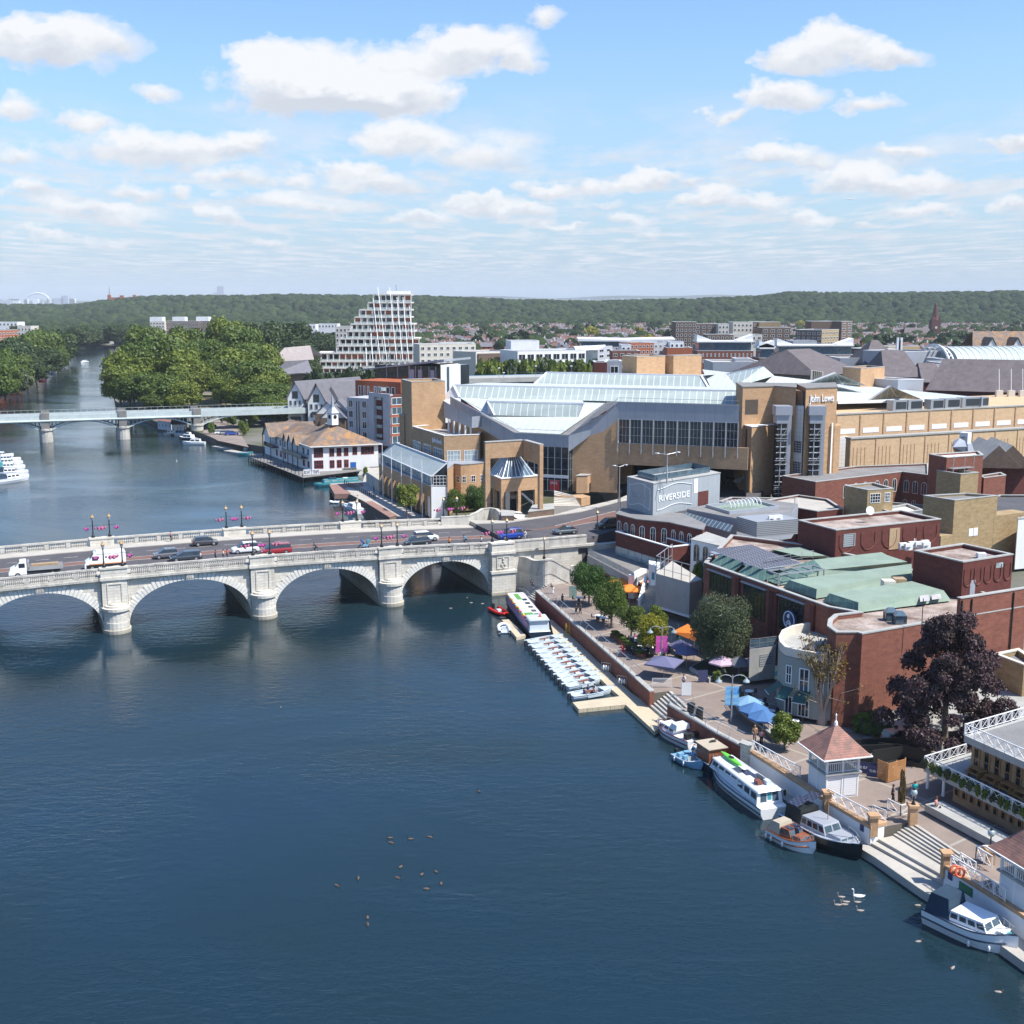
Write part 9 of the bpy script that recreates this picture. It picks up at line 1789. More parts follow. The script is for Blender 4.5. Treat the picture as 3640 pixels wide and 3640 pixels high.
for(x,y,a_,k)in rest:
 me=HM[k];c,s=cos(a_),sin(a_);i0=len(a.v);a.v+=[(x+v.co.x*c-v.co.y*s,y+v.co.x*s+v.co.y*c,QZ+v.co.z)for v in me.vertices]
 wi={0:(0,1,2,3,0,1)[k],1:4+(0,1,2,2,0,2)[k],2:7}
 for p in me.polygons:a.f.append(tuple(i0+v for v in p.vertices));a.m.append(wi[p.material_index])
setp(ob('suburb_houses',a,['cream','og','wr','bb','roof_terracotta','roof_brown','slate','glass']),'countless small houses with red and grey roofs receding to the ridge','houses',kind='stuff')
for k in range(150):
 y=R.uniform(720,1900);x=R.uniform(-y*.05,y*.46)
 me=fary if k%13==0 else far_[k%3];h=R.uniform(9,17);tree('suburb_tree','bright yellow tree among the suburban roofs' if k%13==0 else 'green tree among the suburban roofs',(x,y,QZ),h,h*.5,me,'yellow suburb trees' if k%13==0 else 'trees among the suburban roofs',lift=.1,trunk=False)
# -- vehicles
def car(lbl,px,z,heading,body,L=4.3,W=1.8,H_=1.48,kind='hatch',name='car',cat='car',gp=None):
 p=P(px,z);t=tg(name,lbl,cat,p,gp,heading,True)
 rf={'hatch':((-.46,.3),(-.38,.95),(-.3,1),(.08,1),(.3,.66)),'estate':((-.48,.45),(-.44,.95),(-.36,1),(.06,1),(.28,.66)),'suv':((-.48,.45),(-.42,.95),(-.34,1),(.1,1),(.27,.68)),'coupe':((-.44,.6),(-.22,.95),(-.1,1),(.02,1),(.26,.62)),'mpv':((-.48,.5),(-.45,.95),(-.38,1),(.12,1),(.34,.62))}[kind]
 belt=H_*.6;a=MB();rings=[]
 for f,zz_,ww in((-.5,.55,.82),(-.485,.6,.93),(-.42,.61,1),(-.2,.61,1),(.1,.6,1),(.3,.57,1),(.42,.52,.97),(.48,.45,.88),(.5,.36,.74)):
  x=f*L;zt_=H_*zz_/.61*.6;w2=W/2*ww;rings.append([(x,-w2*.92,.2),(x,-w2,.35),(x,-w2,zt_*.8),(x,-w2*.9,zt_),(x,0,zt_+.03),(x,w2*.9,zt_),(x,w2,zt_*.8),(x,w2,.35),(x,w2*.92,.2)])
 a.loft(rings,0,True,True);ob('body',a,body,t,smooth=False)
 a=MB();rg=[]
 for f,k in rf:x=f*L;w2=W/2*(.86-.16*max(0,k-.6)/.4);rg.append([(x,-W/2*.88,belt-.08),(x,-w2,belt+(H_-belt)*(k-.6)/.4 if k>.6 else belt+.02),(x,w2,belt+(H_-belt)*(k-.6)/.4 if k>.6 else belt+.02),(x,W/2*.88,belt-.08)])
 a.loft(rg,0,False,True);ob('windows',a,'glass',t)
 r0,r1=rf[1][0]*L,rf[3][0]*L;ob('roof',MB().hx([(r0,-W*.37,H_-.1),(r1,-W*.37,H_-.06),(r1,W*.37,H_-.06),(r0,W*.37,H_-.1),(r0+.06,-W*.34,H_+.0),(r1-.1,-W*.34,H_+.02),(r1-.1,W*.34,H_+.02),(r0+.06,W*.34,H_+.0)]),body,t)
 for x in(-.3*L,.31*L):
  for sg in(-1,1):wo=ob('wheel',MR((x,sg*W*.39,.33),(x,sg*W*.515,.33),.33,12,0,.33,True),'black',t);ob('rim',MR((x,sg*W*.5,.33),(x,sg*W*.525,.33),.2,10,0,.2,True),'steel',wo,base=(0,0,0))
 for sg in(-1,1):ob('headlight',MX(.455*L,.492*L,sg*W*.36-.16,sg*W*.36+.16,.58,.72),'gp',t);ob('tail_light',MX(-.502*L,-.48*L,sg*W*.38-.12,sg*W*.38+.12,.65,.9),flat('tail_red',(.3,.01,.01)),t)
 return t
def paint(n_,c):return mat('car_paint_'+n_,c,.28,.0,spec=.5,coat=.6)
AL=atan2(BDx.y,BDx.x);AR=AL+pi;zr=zroad
def rz(px):return zroad(min(60,(V2(P(px,7.9))-BO).dot(BDx)))+.01
cars=[(A5(1255,812),AR,('grey',(.13,.13,.14)),3.7,'hatch','small grey hatchback on the bridge ahead of the dark estate'),(A5(1402,832),AR,('charcoal',(.035,.045,.06)),4.7,'estate','dark blue-grey estate car on the bridge, near lane'),(A5(1548,716),AL,('dark',(.05,.05,.055)),4.0,'hatch','dark grey hatchback in the far lane of the bridge'),(A5(1850,772),AR,('white',(.75,.76,.76)),4.2,'suv','white compact crossover on the bridge with black windows'),(A6(172,782),AR,('red',(.28,.012,.02)),4.7,'mpv','red people carrier on the bridge, near lane'),(A6(1240,716),AR,('black',(.02,.03,.035)),4.3,'hatch','black hatchback overlapping the white crossover on the bridge'),(A6(1300,682),AL,('white2',(.72,.75,.72)),4.3,'suv','white crossover with black roof in the far lane')]
for px,hd,(nm,c),L,kd,lb in cars:car(lb,px,rz(px),hd,paint(nm,c),L=L,kind=kd,H_=1.62 if kd in('suv','mpv')else 1.46)
for px,hd,(nm,c),L,kd,lb in[(C4(528,368),AR,('blue',(.01,.05,.32)),4.0,'suv','bright blue crossover at the bridge end behind flower baskets'),(C4(1155,312),AR-.02,('coupe',(.07,.09,.1)),4.1,'coupe','grey rounded coupe on the approach road'),(C4(1655,245),AR+.1,('black2',(.02,.025,.03)),4.8,'suv','black four wheel drive beside the brick restaurant')]:car(lb,px,zf+.01,hd,paint(nm,c),L=L,kind=kd,H_=1.72 if kd=='suv' else 1.36)
car('silver grey estate parked on the lane below the copper beech',B5(750,385),QZ+.05,.35,paint('silver',(.32,.34,.36)),L=4.6,kind='estate')
for k,(x,y,c,lb)in en([(1225,400,'white','white car parked on the hard standing near railway bridge'),(1320,405,'silver','silver car parked near railway bridge'),(1390,415,'blue','blue car parked near railway bridge'),(1060,290,'black','black van parked under the railway bridge')]):car(lb,G6(x,y),QZ+.01,.3,MC['car_paint_'+c],L=4.4,kind='estate')
for k,(x,y)in en(((1500,190),(1680,210),(1560,300))):car(['dark car with red tail lights deep in the underpass','dark car waiting in the mouth of the underpass','dark car at the underpass entrance'][k],A7(x,y+40),zf+.03,pi/2,MC['car_paint_black'],L=4.3,kind='hatch')
def wheels(t,xs,W,r=.38):
 for x in xs:
  for sg in(-1,1):wo=ob('wheel',MR((x,sg*W*.4,r),(x,sg*W*.51,r),r,12,0,r,True),'black',t);ob('rim',MR((x,sg*W*.5,r),(x,sg*W*.52,r),r*.55,10,0,r*.55,True),'steel',wo,base=(0,0,0))
px=A5(795,892);t=tg('panel_van','white high-roof panel van with orange stripe on the bridge','van',P(px,rz(px)),None,AR,True);L=5.7;W_=2.0;V_=paint('van',(.78,.79,.78))
prf=[(-.5,2.45),(-.46,2.62),(.2,2.62),(.27,2.45),(.36,1.65),(.47,1.25),(.5,.9)]
a=MB();a.loft([[(f*L,-W_/2,.35),(f*L,-W_/2,min(1.3,h)),(f*L,-W_/2*.9,h),(f*L,W_/2*.9,h),(f*L,W_/2,min(1.3,h)),(f*L,W_/2,.35)]for f,h in prf]);ob('body',a,V_,t)
ob('windscreen',MF([(.275*L,-.85,2.42),(.275*L,.85,2.42),(.365*L,.9,1.68),(.365*L,-.9,1.68)]).box(.17*L,.31*L,-W_/2-.01,W_/2+.01,1.45,2.05),'glass',t);ob('lower_trim',MX(-.5*L,.46*L,-W_/2-.012,W_/2+.012,.35,.85),'black',t);ob('stripe',MX(-.5*L,.4*L,-W_/2-.014,W_/2+.014,.88,.98),'balloon_orange' if 'balloon_orange' in M else MC['balloon_orange'],t);wheels(t,(-.3*L,.32*L),W_)
ob('roof_rack',MX(.1*L,.2*L,-.7,.7,2.62,2.75),'white',t)
px=A5(275,945);t=tg('flatbed_truck','white flatbed truck with timber load at the left of the bridge','truck',P(px,rz(px)),None,AR,True);L=7.2
a=MB();a.loft([[(f*L,-1,.45),(f*L,-1,min(1.2,h)),(f*L,-.9,h),(f*L,.9,h),(f*L,1,min(1.2,h)),(f*L,1,.45)]for f,h in((.17,2.3),(.19,2.4),(.29,2.35),(.37,1.6),(.47,1.25),(.5,.85))]);ob('cab',a,V_,t);ob('cab_windows',MX(.2*L,.31*L,-1.01,1.01,1.45,2.05).fc([(.295*L,-.85,2.3),(.295*L,.85,2.3),(.375*L,.9,1.62),(.375*L,-.9,1.62)]),'glass',t)
ob('chassis',MX(-.45*L,.3*L,-.45,.45,.5,.75),'dm',t);ob('bed',MX(-.5*L,.15*L,-1.05,1.05,.95,1.1).box(-.5*L,.15*L,-1.05,-1.0,1.1,1.5).box(-.5*L,.15*L,1.0,1.05,1.1,1.5).box(.12*L,.15*L,-1.05,1.05,1.1,2.2),'steel',t);ob('timber_load',MX(-.42*L,.08*L,-.7,.2,1.1,1.65),'timber_pale',t);wheels(t,(-.3*L,.34*L),2.0)
# -- people
SKC={}
def skin(key,V_,E_,Rr,sub=2):
 if key in SKC:return SKC[key]
 me=bpy.data.meshes.new(key);me.from_pydata(V_,E_,[]);o=bpy.data.objects.new('tmp',me);COL.objects.link(o);m=o.modifiers.new('s','SKIN');
 for v,r in zip(me.skin_vertices[0].data,Rr):v.radius=(r,r)if not hasattr(r,'__len__')else r
 me.skin_vertices[0].data[0].use_root=True;s_=o.modifiers.new('b','SUBSURF');s_.levels=sub;s_.render_levels=sub
 bpy.context.view_layer.update();r=bpy.data.meshes.new_from_object(o.evaluated_get(bpy.context.evaluated_depsgraph_get()));bpy.data.objects.remove(o);r.polygons.foreach_set('use_smooth',[True]*len(r.polygons));SKC[key]=r;return r
def joints(pose):
 J=dict(pel=(0,0,.95),che=(.02,0,1.28),nek=(.02,0,1.48),hed=(.05,0,1.62),ls=(0,.19,1.4),le=(-.05,.25,1.14),lh=(.08,.27,.9),rs=(0,-.19,1.4),re=(.04,-.25,1.14),rh=(.16,-.25,.92),lp=(0,.09,.9),lk=(.1,.1,.5),lf=(.16,.1,.08),lt=(.3,.1,.04),rp=(0,-.09,.9),rk=(.02,-.1,.5),rf=(-.14,-.1,.09),rt=(-.02,-.1,.03))
 if pose=='stand':J.update(lk=(.02,.1,.5),lf=(0,.11,.08),lt=(.14,.12,.03),rk=(.02,-.1,.5),rf=(0,-.11,.08),rt=(.14,-.12,.03),re=(-.02,-.25,1.14),rh=(.05,-.26,.9))
 if pose=='sit':J={k:(x,y,z-.45)for k,(x,y,z)in J.items()};J.update(lp=(0,.09,.46),lk=(.42,.11,.5),lf=(.42,.11,.1),lt=(.55,.11,.05),rp=(0,-.09,.46),rk=(.42,-.11,.5),rf=(.44,-.11,.1),rt=(.57,-.11,.05),lh=(.32,.18,.62),rh=(.32,-.18,.62),le=(.08,.25,.72),re=(.08,-.25,.72))
 if pose=='ride':J={k:(x,y,z)for k,(x,y,z)in J.items()};J.update(che=(.2,0,1.22),nek=(.32,0,1.4),hed=(.4,0,1.52),ls=(.28,.19,1.34),le=(.42,.22,1.12),lh=(.62,.2,1.02),rs=(.28,-.19,1.34),re=(.42,-.22,1.12),rh=(.62,-.2,1.02),lk=(.36,.1,.72),lf=(.2,.1,.36),lt=(.34,.1,.34),rk=(.3,-.1,.56),rf=(.12,-.1,.18),rt=(.26,-.1,.16))
 if pose=='lean':J.update(che=(.15,0,1.24),nek=(.28,0,1.4),hed=(.36,0,1.5),ls=(.22,.19,1.34),le=(.4,.22,1.12),lh=(.55,.15,1.1),rs=(.22,-.19,1.34),re=(.4,-.22,1.12),rh=(.55,-.15,1.1),lk=(.02,.1,.5),lf=(-.05,.1,.08),lt=(.1,.1,.03),rk=(.02,-.1,.5),rf=(-.12,-.1,.08),rt=(.02,-.1,.03))
 return J
def meshes(pose,skirt=False):
 J=joints(pose);def_=lambda ks:[J[k]for k in ks]
 ks=['pel','che','nek','hed','ls','le','lh','rs','re','rh','lp','lk','lf','lt','rp','rk','rf','rt'];E_=[(0,1),(1,2),(2,3),(1,4),(4,5),(5,6),(1,7),(7,8),(8,9),(0,10),(10,11),(11,12),(12,13),(0,14),(14,15),(15,16),(16,17)]
 rr=[.13,.13,.05,.105,.06,.042,.035,.06,.042,.035,.085,.06,.042,.03,.085,.06,.042,.03];V_=def_(ks);hd=J['hed'];V_[3]=hd
 body=skin('body_'+pose,V_,E_,rr)
 top=skin('top_'+pose,def_(['pel','che','ls','le','rs','re']),[(0,1),(1,2),(2,3),(1,4),(4,5)],[.15,.155,.085,.062,.085,.062])
 leg=skin('legs_'+pose,def_(['pel','lp','lk','lf','rp','rk','rf']),[(0,1),(1,2),(2,3),(0,4),(4,5),(5,6)],[.145,.105,.08,.06,.105,.08,.06])
 h=J['hed'];hair=MB().blob((h[0]-.03,h[1],h[2]+.045),(.115,.105,.115),8,6);return body,top,leg,hair,h
CLO={}
def cl(c):
 k='cloth_%d_%d_%d'%tuple(int(x*99)for x in c)
 return flat(k,c,.85)
SKN=flat('skin',(.42,.24,.17),.6)
def ps(lbl,pos,heading,pose='walk',top=(.2,.2,.25),legs=(.05,.06,.1),hair=(.05,.03,.02),sc=1,extra=None):
 t=tg('person',lbl,'person',pos,None,heading,True);t.scale=(sc,)*3;b,tp_,lg,hr,h=meshes(pose)
 for nm,me,c in(('body',b,SKN),('shirt',tp_,cl(top)),('trousers',lg,cl(legs))):
  me=me.copy();me.materials.clear();me.materials.append(c);inst(nm,me,t)
 ob('hair',hr,cl(hair),t,base=(0,0,0),smooth=True);return t
def pp(px,z):return P(px,z)
zp_=.14
def bp(px):s=(V2(P(px,7.9))-BO).dot(BDx);return P(px,zroad(min(60,s))+zp_)
ps('person in pink top walking on the far pavement of the bridge',bp(A5(1290,690)),AL,'walk',(.6,.2,.22),(.02,.02,.03))
ps('person in white walking at the far end of the bridge, left of a pair',bp(A6(1605,560)),AL,'walk',(.65,.65,.65),(.4,.45,.5));ps('person in dark clothes walking at the far end of the bridge, right of a pair',bp(A6(1628,556)),AL,'walk',(.5,.5,.5),(.03,.03,.03))
ps('person in white shirt on the near pavement behind the balustrade',bp(A5(1515,850)),AR,'walk',(.7,.7,.7),(.05,.05,.06));ps('person in dark jacket on the near pavement left of a group',bp(A5(1628,840)),AL,'walk',(.04,.05,.1),(.03,.03,.04))
ps('person in pale top in the small group on the near pavement',bp(A5(1686,835)),AL,'walk',(.55,.5,.45),(.1,.1,.12));ps('person with red top in the small group on the near pavement',bp(A5(1716,832)),AL,'walk',(.6,.05,.04),(.08,.08,.1));ps('person in orange jacket on the near pavement',bp(A6(1480,740)),AL,'walk',(.9,.25,.02),(.05,.05,.06),sc=1.05);ps('person in white shirt walking near the bridge end',bp(A6(1720,728)),AR,'walk',(.75,.75,.75),(.04,.04,.05))
def cycle(lbl,pos,hd,motor=False,fm='dm'):
 t=tg('scooter' if motor else 'bicycle',lbl,'scooter' if motor else 'bicycle',pos,None,hd,True);r=.28 if motor else.33
 for x in(-.5,.55):ob('wheel',MB().pp([(x+r*cos(g),0,r+r*sin(g))for g in[2*pi*k/14 for k in range(15)]],.09 if motor else.03,5),'black',t)
 if motor:ob('body',MB().hx([(-.75,-.17,.4),(.3,-.15,.3),(.3,.15,.3),(-.75,.17,.4),(-.7,-.15,.82),(.1,-.14,.7),(.1,.14,.7),(-.7,.15,.82)]).box(.3,.42,-.2,.2,.35,1.05),'boat_blue',t);ob('delivery_box',MX(-.95,-.45,-.25,.25,.85,1.35),'bt',t)
 else:ob('frame',MB().pp([(-.5,0,.33),(-.1,0,.35),(.42,0,.85),(.55,0,.33)],.022,5).pp([(-.1,0,.35),(-.2,0,.88)],.02,5).pp([(-.2,0,.8),(.42,0,.85),(.4,0,1.0)],.02,5).pp([(.42,-.25,1.0),(.42,.25,1.0)],.018,5),fm,t)
 return t
for px,lb,tc in((A6(478,768),'dark clad cyclist with white helmet behind the balustrade',(.04,.07,.13)),(A6(1606,708),'cyclist in bright blue top on the bridge',(.02,.35,.6))):
 q=bp(px);q.z-=zp_;cycle('bicycle ridden by the '+lb.split(' behind')[0].split(' on the')[0],q,AR);ps(lb,q,AR,'ride',tc,(.03,.03,.04))
q=bp(A6(835,735));q.z-=zp_;cycle('blue delivery scooter with pale blue box on the bridge',q,AR,True);ps('rider in blue on the delivery scooter',q+Vt((0,0,-.05)),AR,'ride',(.02,.12,.5),(.02,.03,.05),(.02,.1,.4))
q=P(C4(712,378),zf);cycle('bicycle ridden by cyclist in white shirt at the bridge end',q,AR);ps('cyclist in white shirt at the bridge end',q,AR,'ride',(.75,.75,.75),(.6,.6,.6))
ps('person in black top and white shorts leaning at the quay rail by the bicycle',P(B1(732,308),QZ),2.6,'lean',(.04,.05,.07),(.7,.72,.75));cycle('black bicycle leaning on the quay railing',P(B1(742,402),QZ),-.7)
ps('person in black walking on the quay, left of a couple',P(B1(962,508),QZ),2.6,'walk',(.02,.02,.02),(.02,.02,.02));ps('person in black top and pale skin walking on the quay, right of a couple',P(B1(1002,506),QZ),2.4,'walk',(.02,.02,.02),(.03,.03,.04));ps('person standing under a dark cap by the quay trees',P(B1(825,418),QZ),.5,'stand',(.03,.04,.07),(.03,.03,.05))
ps('person in crimson dress leaning on the quay railing',P(B1(1425,925),QZ),3.4,'lean',(.35,.02,.06),(.35,.02,.06),(.2,.05,.02));ps('person in white top and jeans walking across the plaza',P(B2(360,1235),QZ),3.6,'walk',(.75,.7,.68),(.12,.16,.25),(.2,.06,.03))
ps('person with pink top walking beside the terrace railing',P(B4(1120,415),QZ),4.2,'walk',(.45,.25,.27),(.03,.03,.04));ps('person in tan top beside the terrace railing',P(B4(1055,375),QZ),4.4,'walk',(.5,.3,.15),(.3,.2,.15),(.35,.2,.08))
ps('person in black top and skirt walking past the conical shrub',P(B5(640,978),QZ),-.3,'walk',(.03,.03,.04),(.02,.02,.03));ps('person in pale red top walking toward the stairs',P(B5(722,975),QZ),3.5,'walk',(.5,.2,.17),(.45,.22,.18),(.5,.35,.15));ps('person in turquoise top and white shorts by the terrace restaurant',P(B5(855,945),QZ),1.2,'stand',(.02,.45,.42),(.75,.75,.78),(.15,.07,.04))
ps('person in pink checked shirt pushing a buggy',P(B5(1062,1100),QZ),-.6,'walk',(.65,.3,.28),(.03,.04,.07),(.12,.05,.03));q=P(B5(1150,1125),QZ);t=tg('pushchair','dark child buggy pushed past the restaurant steps','buggy',q,None,-.6,True);ob('seat',MB().hx([(-.3,-.22,.4),(.3,-.22,.35),(.3,.22,.35),(-.3,.22,.4),(-.45,-.2,.95),(-.05,-.2,.6),(-.05,.2,.6),(-.45,.2,.95)]),'black',t);ob('handle',MB().pp([(-.3,-.22,.5),(-.85,-.22,1.05),(-.85,.22,1.05),(-.3,.22,.5)],.02,4),'steel',t)
for x,y in((-.3,-.25),(-.3,.25),(.35,-.25),(.35,.25)):ob('wheel',MR((x,y-.02,.12),(x,y+.02,.12),.12,8,0,.12,True),'black',t)
ps('person sitting on the old steps by the bridge abutment',P(C4(775,925),1.9)+Vt((0,0,.0)),-1.2,'sit',(.03,.03,.05),(.03,.03,.05))
for x,y,tc,lb in((.28,-.35,(.03,.05,.12),'person in navy steering the occupied hire boat'),(.45,.4,(.04,.06,.14),'person in dark top seated in the occupied hire boat'),(.5,-.45,(.6,.4,.33),'person in pale pink seated in the occupied hire boat'),(.6,.35,(.55,.55,.6),'person in white seated near the bow of the occupied hire boat')):
 p=on_boat(boat_pass,5.9*x,y,0);ps(lb,p,boat_pass.rotation_euler[2]+(0 if y<0 else pi),'sit',tc,(.1,.1,.15))
ps('person standing at the far walk beside the tan brick arcade',P(C2(75,650),QZ),0,'stand',(.02,.02,.02),(.03,.03,.04));ps('person in white beside moored cruiser behind the bridge',P(A6(788,395),QZ),0,'stand',(.7,.7,.7),(.7,.7,.7))
# -- lamps and flower baskets
M['flower_pink']=mat('pink_flowers',(.42,.07,.2),.8,.3,(9,9,9),col2=(.15,.04,.2));M['flower_red']=mat('red_flowers',(.4,.1,.12),.8,.3,(9,9,9),col2=(.3,.1,.28));M['lamp_gold']=flat('lamp_gold',(.45,.27,.1),.4)
def rough_blob(r,seed,n_=10):
 R_=random.Random(seed);a=MB();
 for k in range(n_):a.blob((R_.gauss(0,r*.5),R_.gauss(0,r*.5),R_.gauss(0,r*.28)),R_.uniform(.3,.5)*r,6,4)
 return a
lamp=tg('bridge_lamp','x','street lamp',(0,0,0),'black lamp posts on the bridge parapets',AL,True)
ob('post',MB().lt((0,0,0),[(.28,0),(.24,.35),(.13,.5),(.09,.9),(.08,2.6),(.13,2.7)],8),'black',lamp);ob('cross_arm',MR((-1.0,0,1.9),(1.0,0,1.9),.03,4),'black',lamp);lo_=ob('lantern',MB().lt((0,0,2.7),[(.12,0),(.27,.5),(.3,.55)],6),'gp',lamp);ob('lantern_cap',MB().lt((0,0,3.25),[(.32,0),(.12,.25),(.04,.5)],6),'lamp_gold',lamp)
bask={k:ob('flower_basket',rough_blob(.36,k,14),m_,None,(0,0,0),True).data for k,m_ in((1,'flower_pink'),(2,'flower_red'))}
for o in[o for o in COL.objects if o.name.startswith('flower_basket')]:bpy.data.objects.remove(o)
first=True;PN=['first pier from the left','second pier from the left','third pier from the left','bridge end pilaster'];
for side in(0,1):
 for i,s in en((0,20.8,40.4,58.6)):
  for j,ds in en((-1.25,1.25)):
   if side==0 and i==1:pass
   lb='%s black lamp post on the %s parapet above the %s'%(('left','right')[j],('near','far')[side],PN[i]);p=BP(s+ds,.2 if side==0 else-BW-.2,zpar(s)+.1)
   if first:lamp.location=p;lamp['label']=lb;first=False
   else:copy_tree(lamp,p,AL,lb)
   for q in(-1,1):
    bo=inst('flower_basket',bask[1+(i+j+(q>0))%2],None,p+Vt((BDx.x*q,BDx.y*q,1.45)))
    setp(bo,'flower basket %s of the %s lamp, %s parapet, %s'%(('left','right')[q>0],('left','right')[j],('near','far')[side],PN[i].replace(' from the left','')),'flower basket','flower baskets on the bridge lamps')
for px,z,lb in((C4(915,600),5.2,'slim green lamp post with gold top on the curved stone wall'),(C4(1522,290),8.4,'dark green lamp post with gold lantern beside the restaurant')):
 p=P(px,z);c=copy_tree(lamp,p,AL,lb)
 c.location=p
M['banner_pink']=mat('pink_banner',(.7,.1,.42),.8,.1,(.2,.2,3));M['banner_blue']=mat('blue_banner',(.04,.25,.55),.8,.3,(.3,.3,2.5),col2=(.35,.6,.7))
for base_px,top,bm,lb in((B2(140,975),B2(0,625)[1],'banner_pink','tall twin-head lamp with pink banners beside the yellow tree'),(B2(825,1562),B2(0,1100)[1],'banner_blue','tall twin-head lamp with blue wave banners beside the terrace railing')):
 p=P(base_px,QZ);h=H(p,top)-QZ;t=tg('banner_lamp',lb,'lamp post',p);ob('pole',MR(p,p+U*h,.09,7,0,.06),'steel',t)
 for sg in(-1,1):
  pts=[p+Vt((sg*.75*(1-cos(g)),0,h-.5+.5*sin(g)))for g in(0,.5,1,1.6,2.2,2.8)];ob('swan_arm',MB().pp(pts,.045,5),'steel',t);ob('lamp_shade',MB().lt(pts[-1]-U*.45,[(.38,0),(.34,.1),(.15,.3),(.06,.5)],10),'gp',t)
  ht2=h-1.25;ob('banner',MX(p.x+(.1 if sg>0 else-.72),p.x+(.72 if sg>0 else-.1),p.y-.02,p.y+.02,p.z+ht2-2.1,p.z+ht2),bm,t)
for k,(x,y0,y1)in en(((150,470,200),(232,520,235),(322,580,270),(412,560,310),(512,660,350))):
 p=P(C2(x,y0+(150 if k<5 else 0)),QZ);q=V2(n1).lerp(V2(n0),(k+.35)/5)+Vt((d2.y,-d2.x))*0;
 pz=VP(C2(x,y1),v3(V2(n1)+Vt((-.6,-.4)),0),v3(V2(n0)+Vt((-.6,-.4)),0));t=tg('flagpole','white flagpole against the brick arcade, number %s from the left'%('first','second','third','fourth','fifth')[k],'flagpole',(pz.x,pz.y,QZ),'flagpoles along the riverside wing');ob('pole',MR((pz.x,pz.y,QZ),pz,.1,6,0,.06),'white',t)
# -- plaza furniture
def psl(lbl,px,z,m,r=1.5,h=2.6,n_=8,gp=None,closed=False,rise=.75):
 p=P(px,z);t=tg('parasol',lbl,'parasol',p,gp,random.uniform(0,1),True);ob('pole',MR((0,0,0),(0,0,h),.03,5),'steel',t)
 if closed:ob('canopy',MB().lt((0,0,h*.35),[(.28,0),(.3,.2),(.2,.9),(.05,h*.62)],8),m,t)
 else:
  a=MB();
  for k in range(n_):g0,g1=2*pi*k/n_,2*pi*(k+1)/n_;a.fc([(r*cos(g0),r*sin(g0),h-rise),(r*cos(g1),r*sin(g1),h-rise),(0,0,h)]);a.fc([(r*cos(g0),r*sin(g0),h-rise),(r*cos(g1),r*sin(g1),h-rise),(r*cos(g1)*.99,r*sin(g1)*.99,h-rise-.18),(r*cos(g0)*.99,r*sin(g0)*.99,h-rise-.18)])
  ob('canopy',a,m,t)
 return t
for nm,c in(('lilac',(.5,.36,.44)),('slate_blue',(.13,.13,.22)),('sky_blue',(.18,.32,.46)),('mid_blue',(.06,.15,.32)),('orange',(.8,.22,.03)),('para_grey',(.16,.16,.18))):M['c_'+nm]=mat('canvas_'+nm,c,.85,.06)
for x,y,m_,lb,r in[(165,1130,'c_slate_blue','large navy square parasol at the top of the plaza steps',2.6),(735,1125,'c_lilac','pale lilac parasol, left one by the planters',1.75),(895,1135,'c_para_grey','grey parasol between the two lilac ones',1.65),(1050,1130,'c_lilac','pale lilac parasol, right one beside the pub balcony',1.75),(325,960,'c_slate_blue','bluish purple parasol behind the navy one, upper',1.6),(385,1020,'c_slate_blue','bluish purple parasol behind the navy one, lower',1.6)]:
 psl(lb,B2(x,y),QZ,m_,r,2.7,4 if r>2 else 6)
for x,y,m_,lb in((985,1510,'c_sky_blue','light blue parasol, rear of three on the railed terrace'),(1045,1580,'c_mid_blue','mid blue parasol, middle of three on the railed terrace'),(1140,1655,'c_mid_blue','deep blue parasol, front of three on the railed terrace')):psl(lb,B2(x,y),QZ,m_,1.7,2.4,8,rise=.8)
psl('closed dark green parasol beside the orange awning',B2(300,835),QZ,'gn',closed=True,h=3.2)
for x,y,lb in((925,1105,'big orange parasol behind the quay maples, upper'),(930,1165,'big orange parasol behind the quay maples, lower')):o=psl(lb,A7(x,y),QZ,'c_orange',3.4 if y<1110 else 2.4,3.1,4)
p_=[P(A7(1245,1390),5.0),P(A7(1330,1310),5.6),P(A7(1480,1330),5.8),P(A7(1400,1450),5.2)];p_=[P(B2(240,680),4.6),P(B2(400,600),5.4),P(B2(520,700),5.4),P(B2(465,770),4.5)];t=tg('awning','large orange restaurant awning beside the big bushy tree','awning',p_[0]);ob('fabric',MF(p_),'c_orange',t);ob('support_post',MR(p_[0],v3(p_[0],QZ),.05,4).bar(p_[3],v3(p_[3],QZ),.05,4),'steel',t)
def rtb(lbl,px,z,m='white',gp='round cafe tables',r=.5):
 p=P(px,z);t=tg('cafe_table',lbl,'table',p,gp);ob('table_top',MB().lt(p+U*.72,[(r,0),(r,.04)],14),m,t);ob('pedestal',MR(p,p+U*.72,.05,5),'dm',t)
 for g in(.6,2.7,4.6):
  c=p+Vt((.85*cos(g),.85*sin(g),0));ch=tg('cafe_chair','small dark metal cafe chair at a round table','chair',c,'cafe chairs outside the pub and restaurants',g+pi,True);
  if 'chair' not in CR:so=ob('seat',MX(-.2,.2,-.2,.2,.43,.47),'dm',None,(0,0,0));bo=ob('backrest',MX(-.22,-.18,-.2,.2,.47,.88),'dm',None,(0,0,0));le_=ob('leg',MR((0,0,0),(0,0,.43),.018,4),'dm',None,(0,0,0));CR['chair']=(so.data,bo.data,le_.data);[bpy.data.objects.remove(x)for x in(so,bo,le_)]
  for nm,me,locs in(('seat',CR['chair'][0],[(0,0,0)]),('backrest',CR['chair'][1],[(0,0,0)]),('leg',CR['chair'][2],[(-.17,-.17,0),(.17,-.17,0),(-.17,.17,0),(.17,.17,0)])):
   for l in locs:inst(nm,me,ch,l)
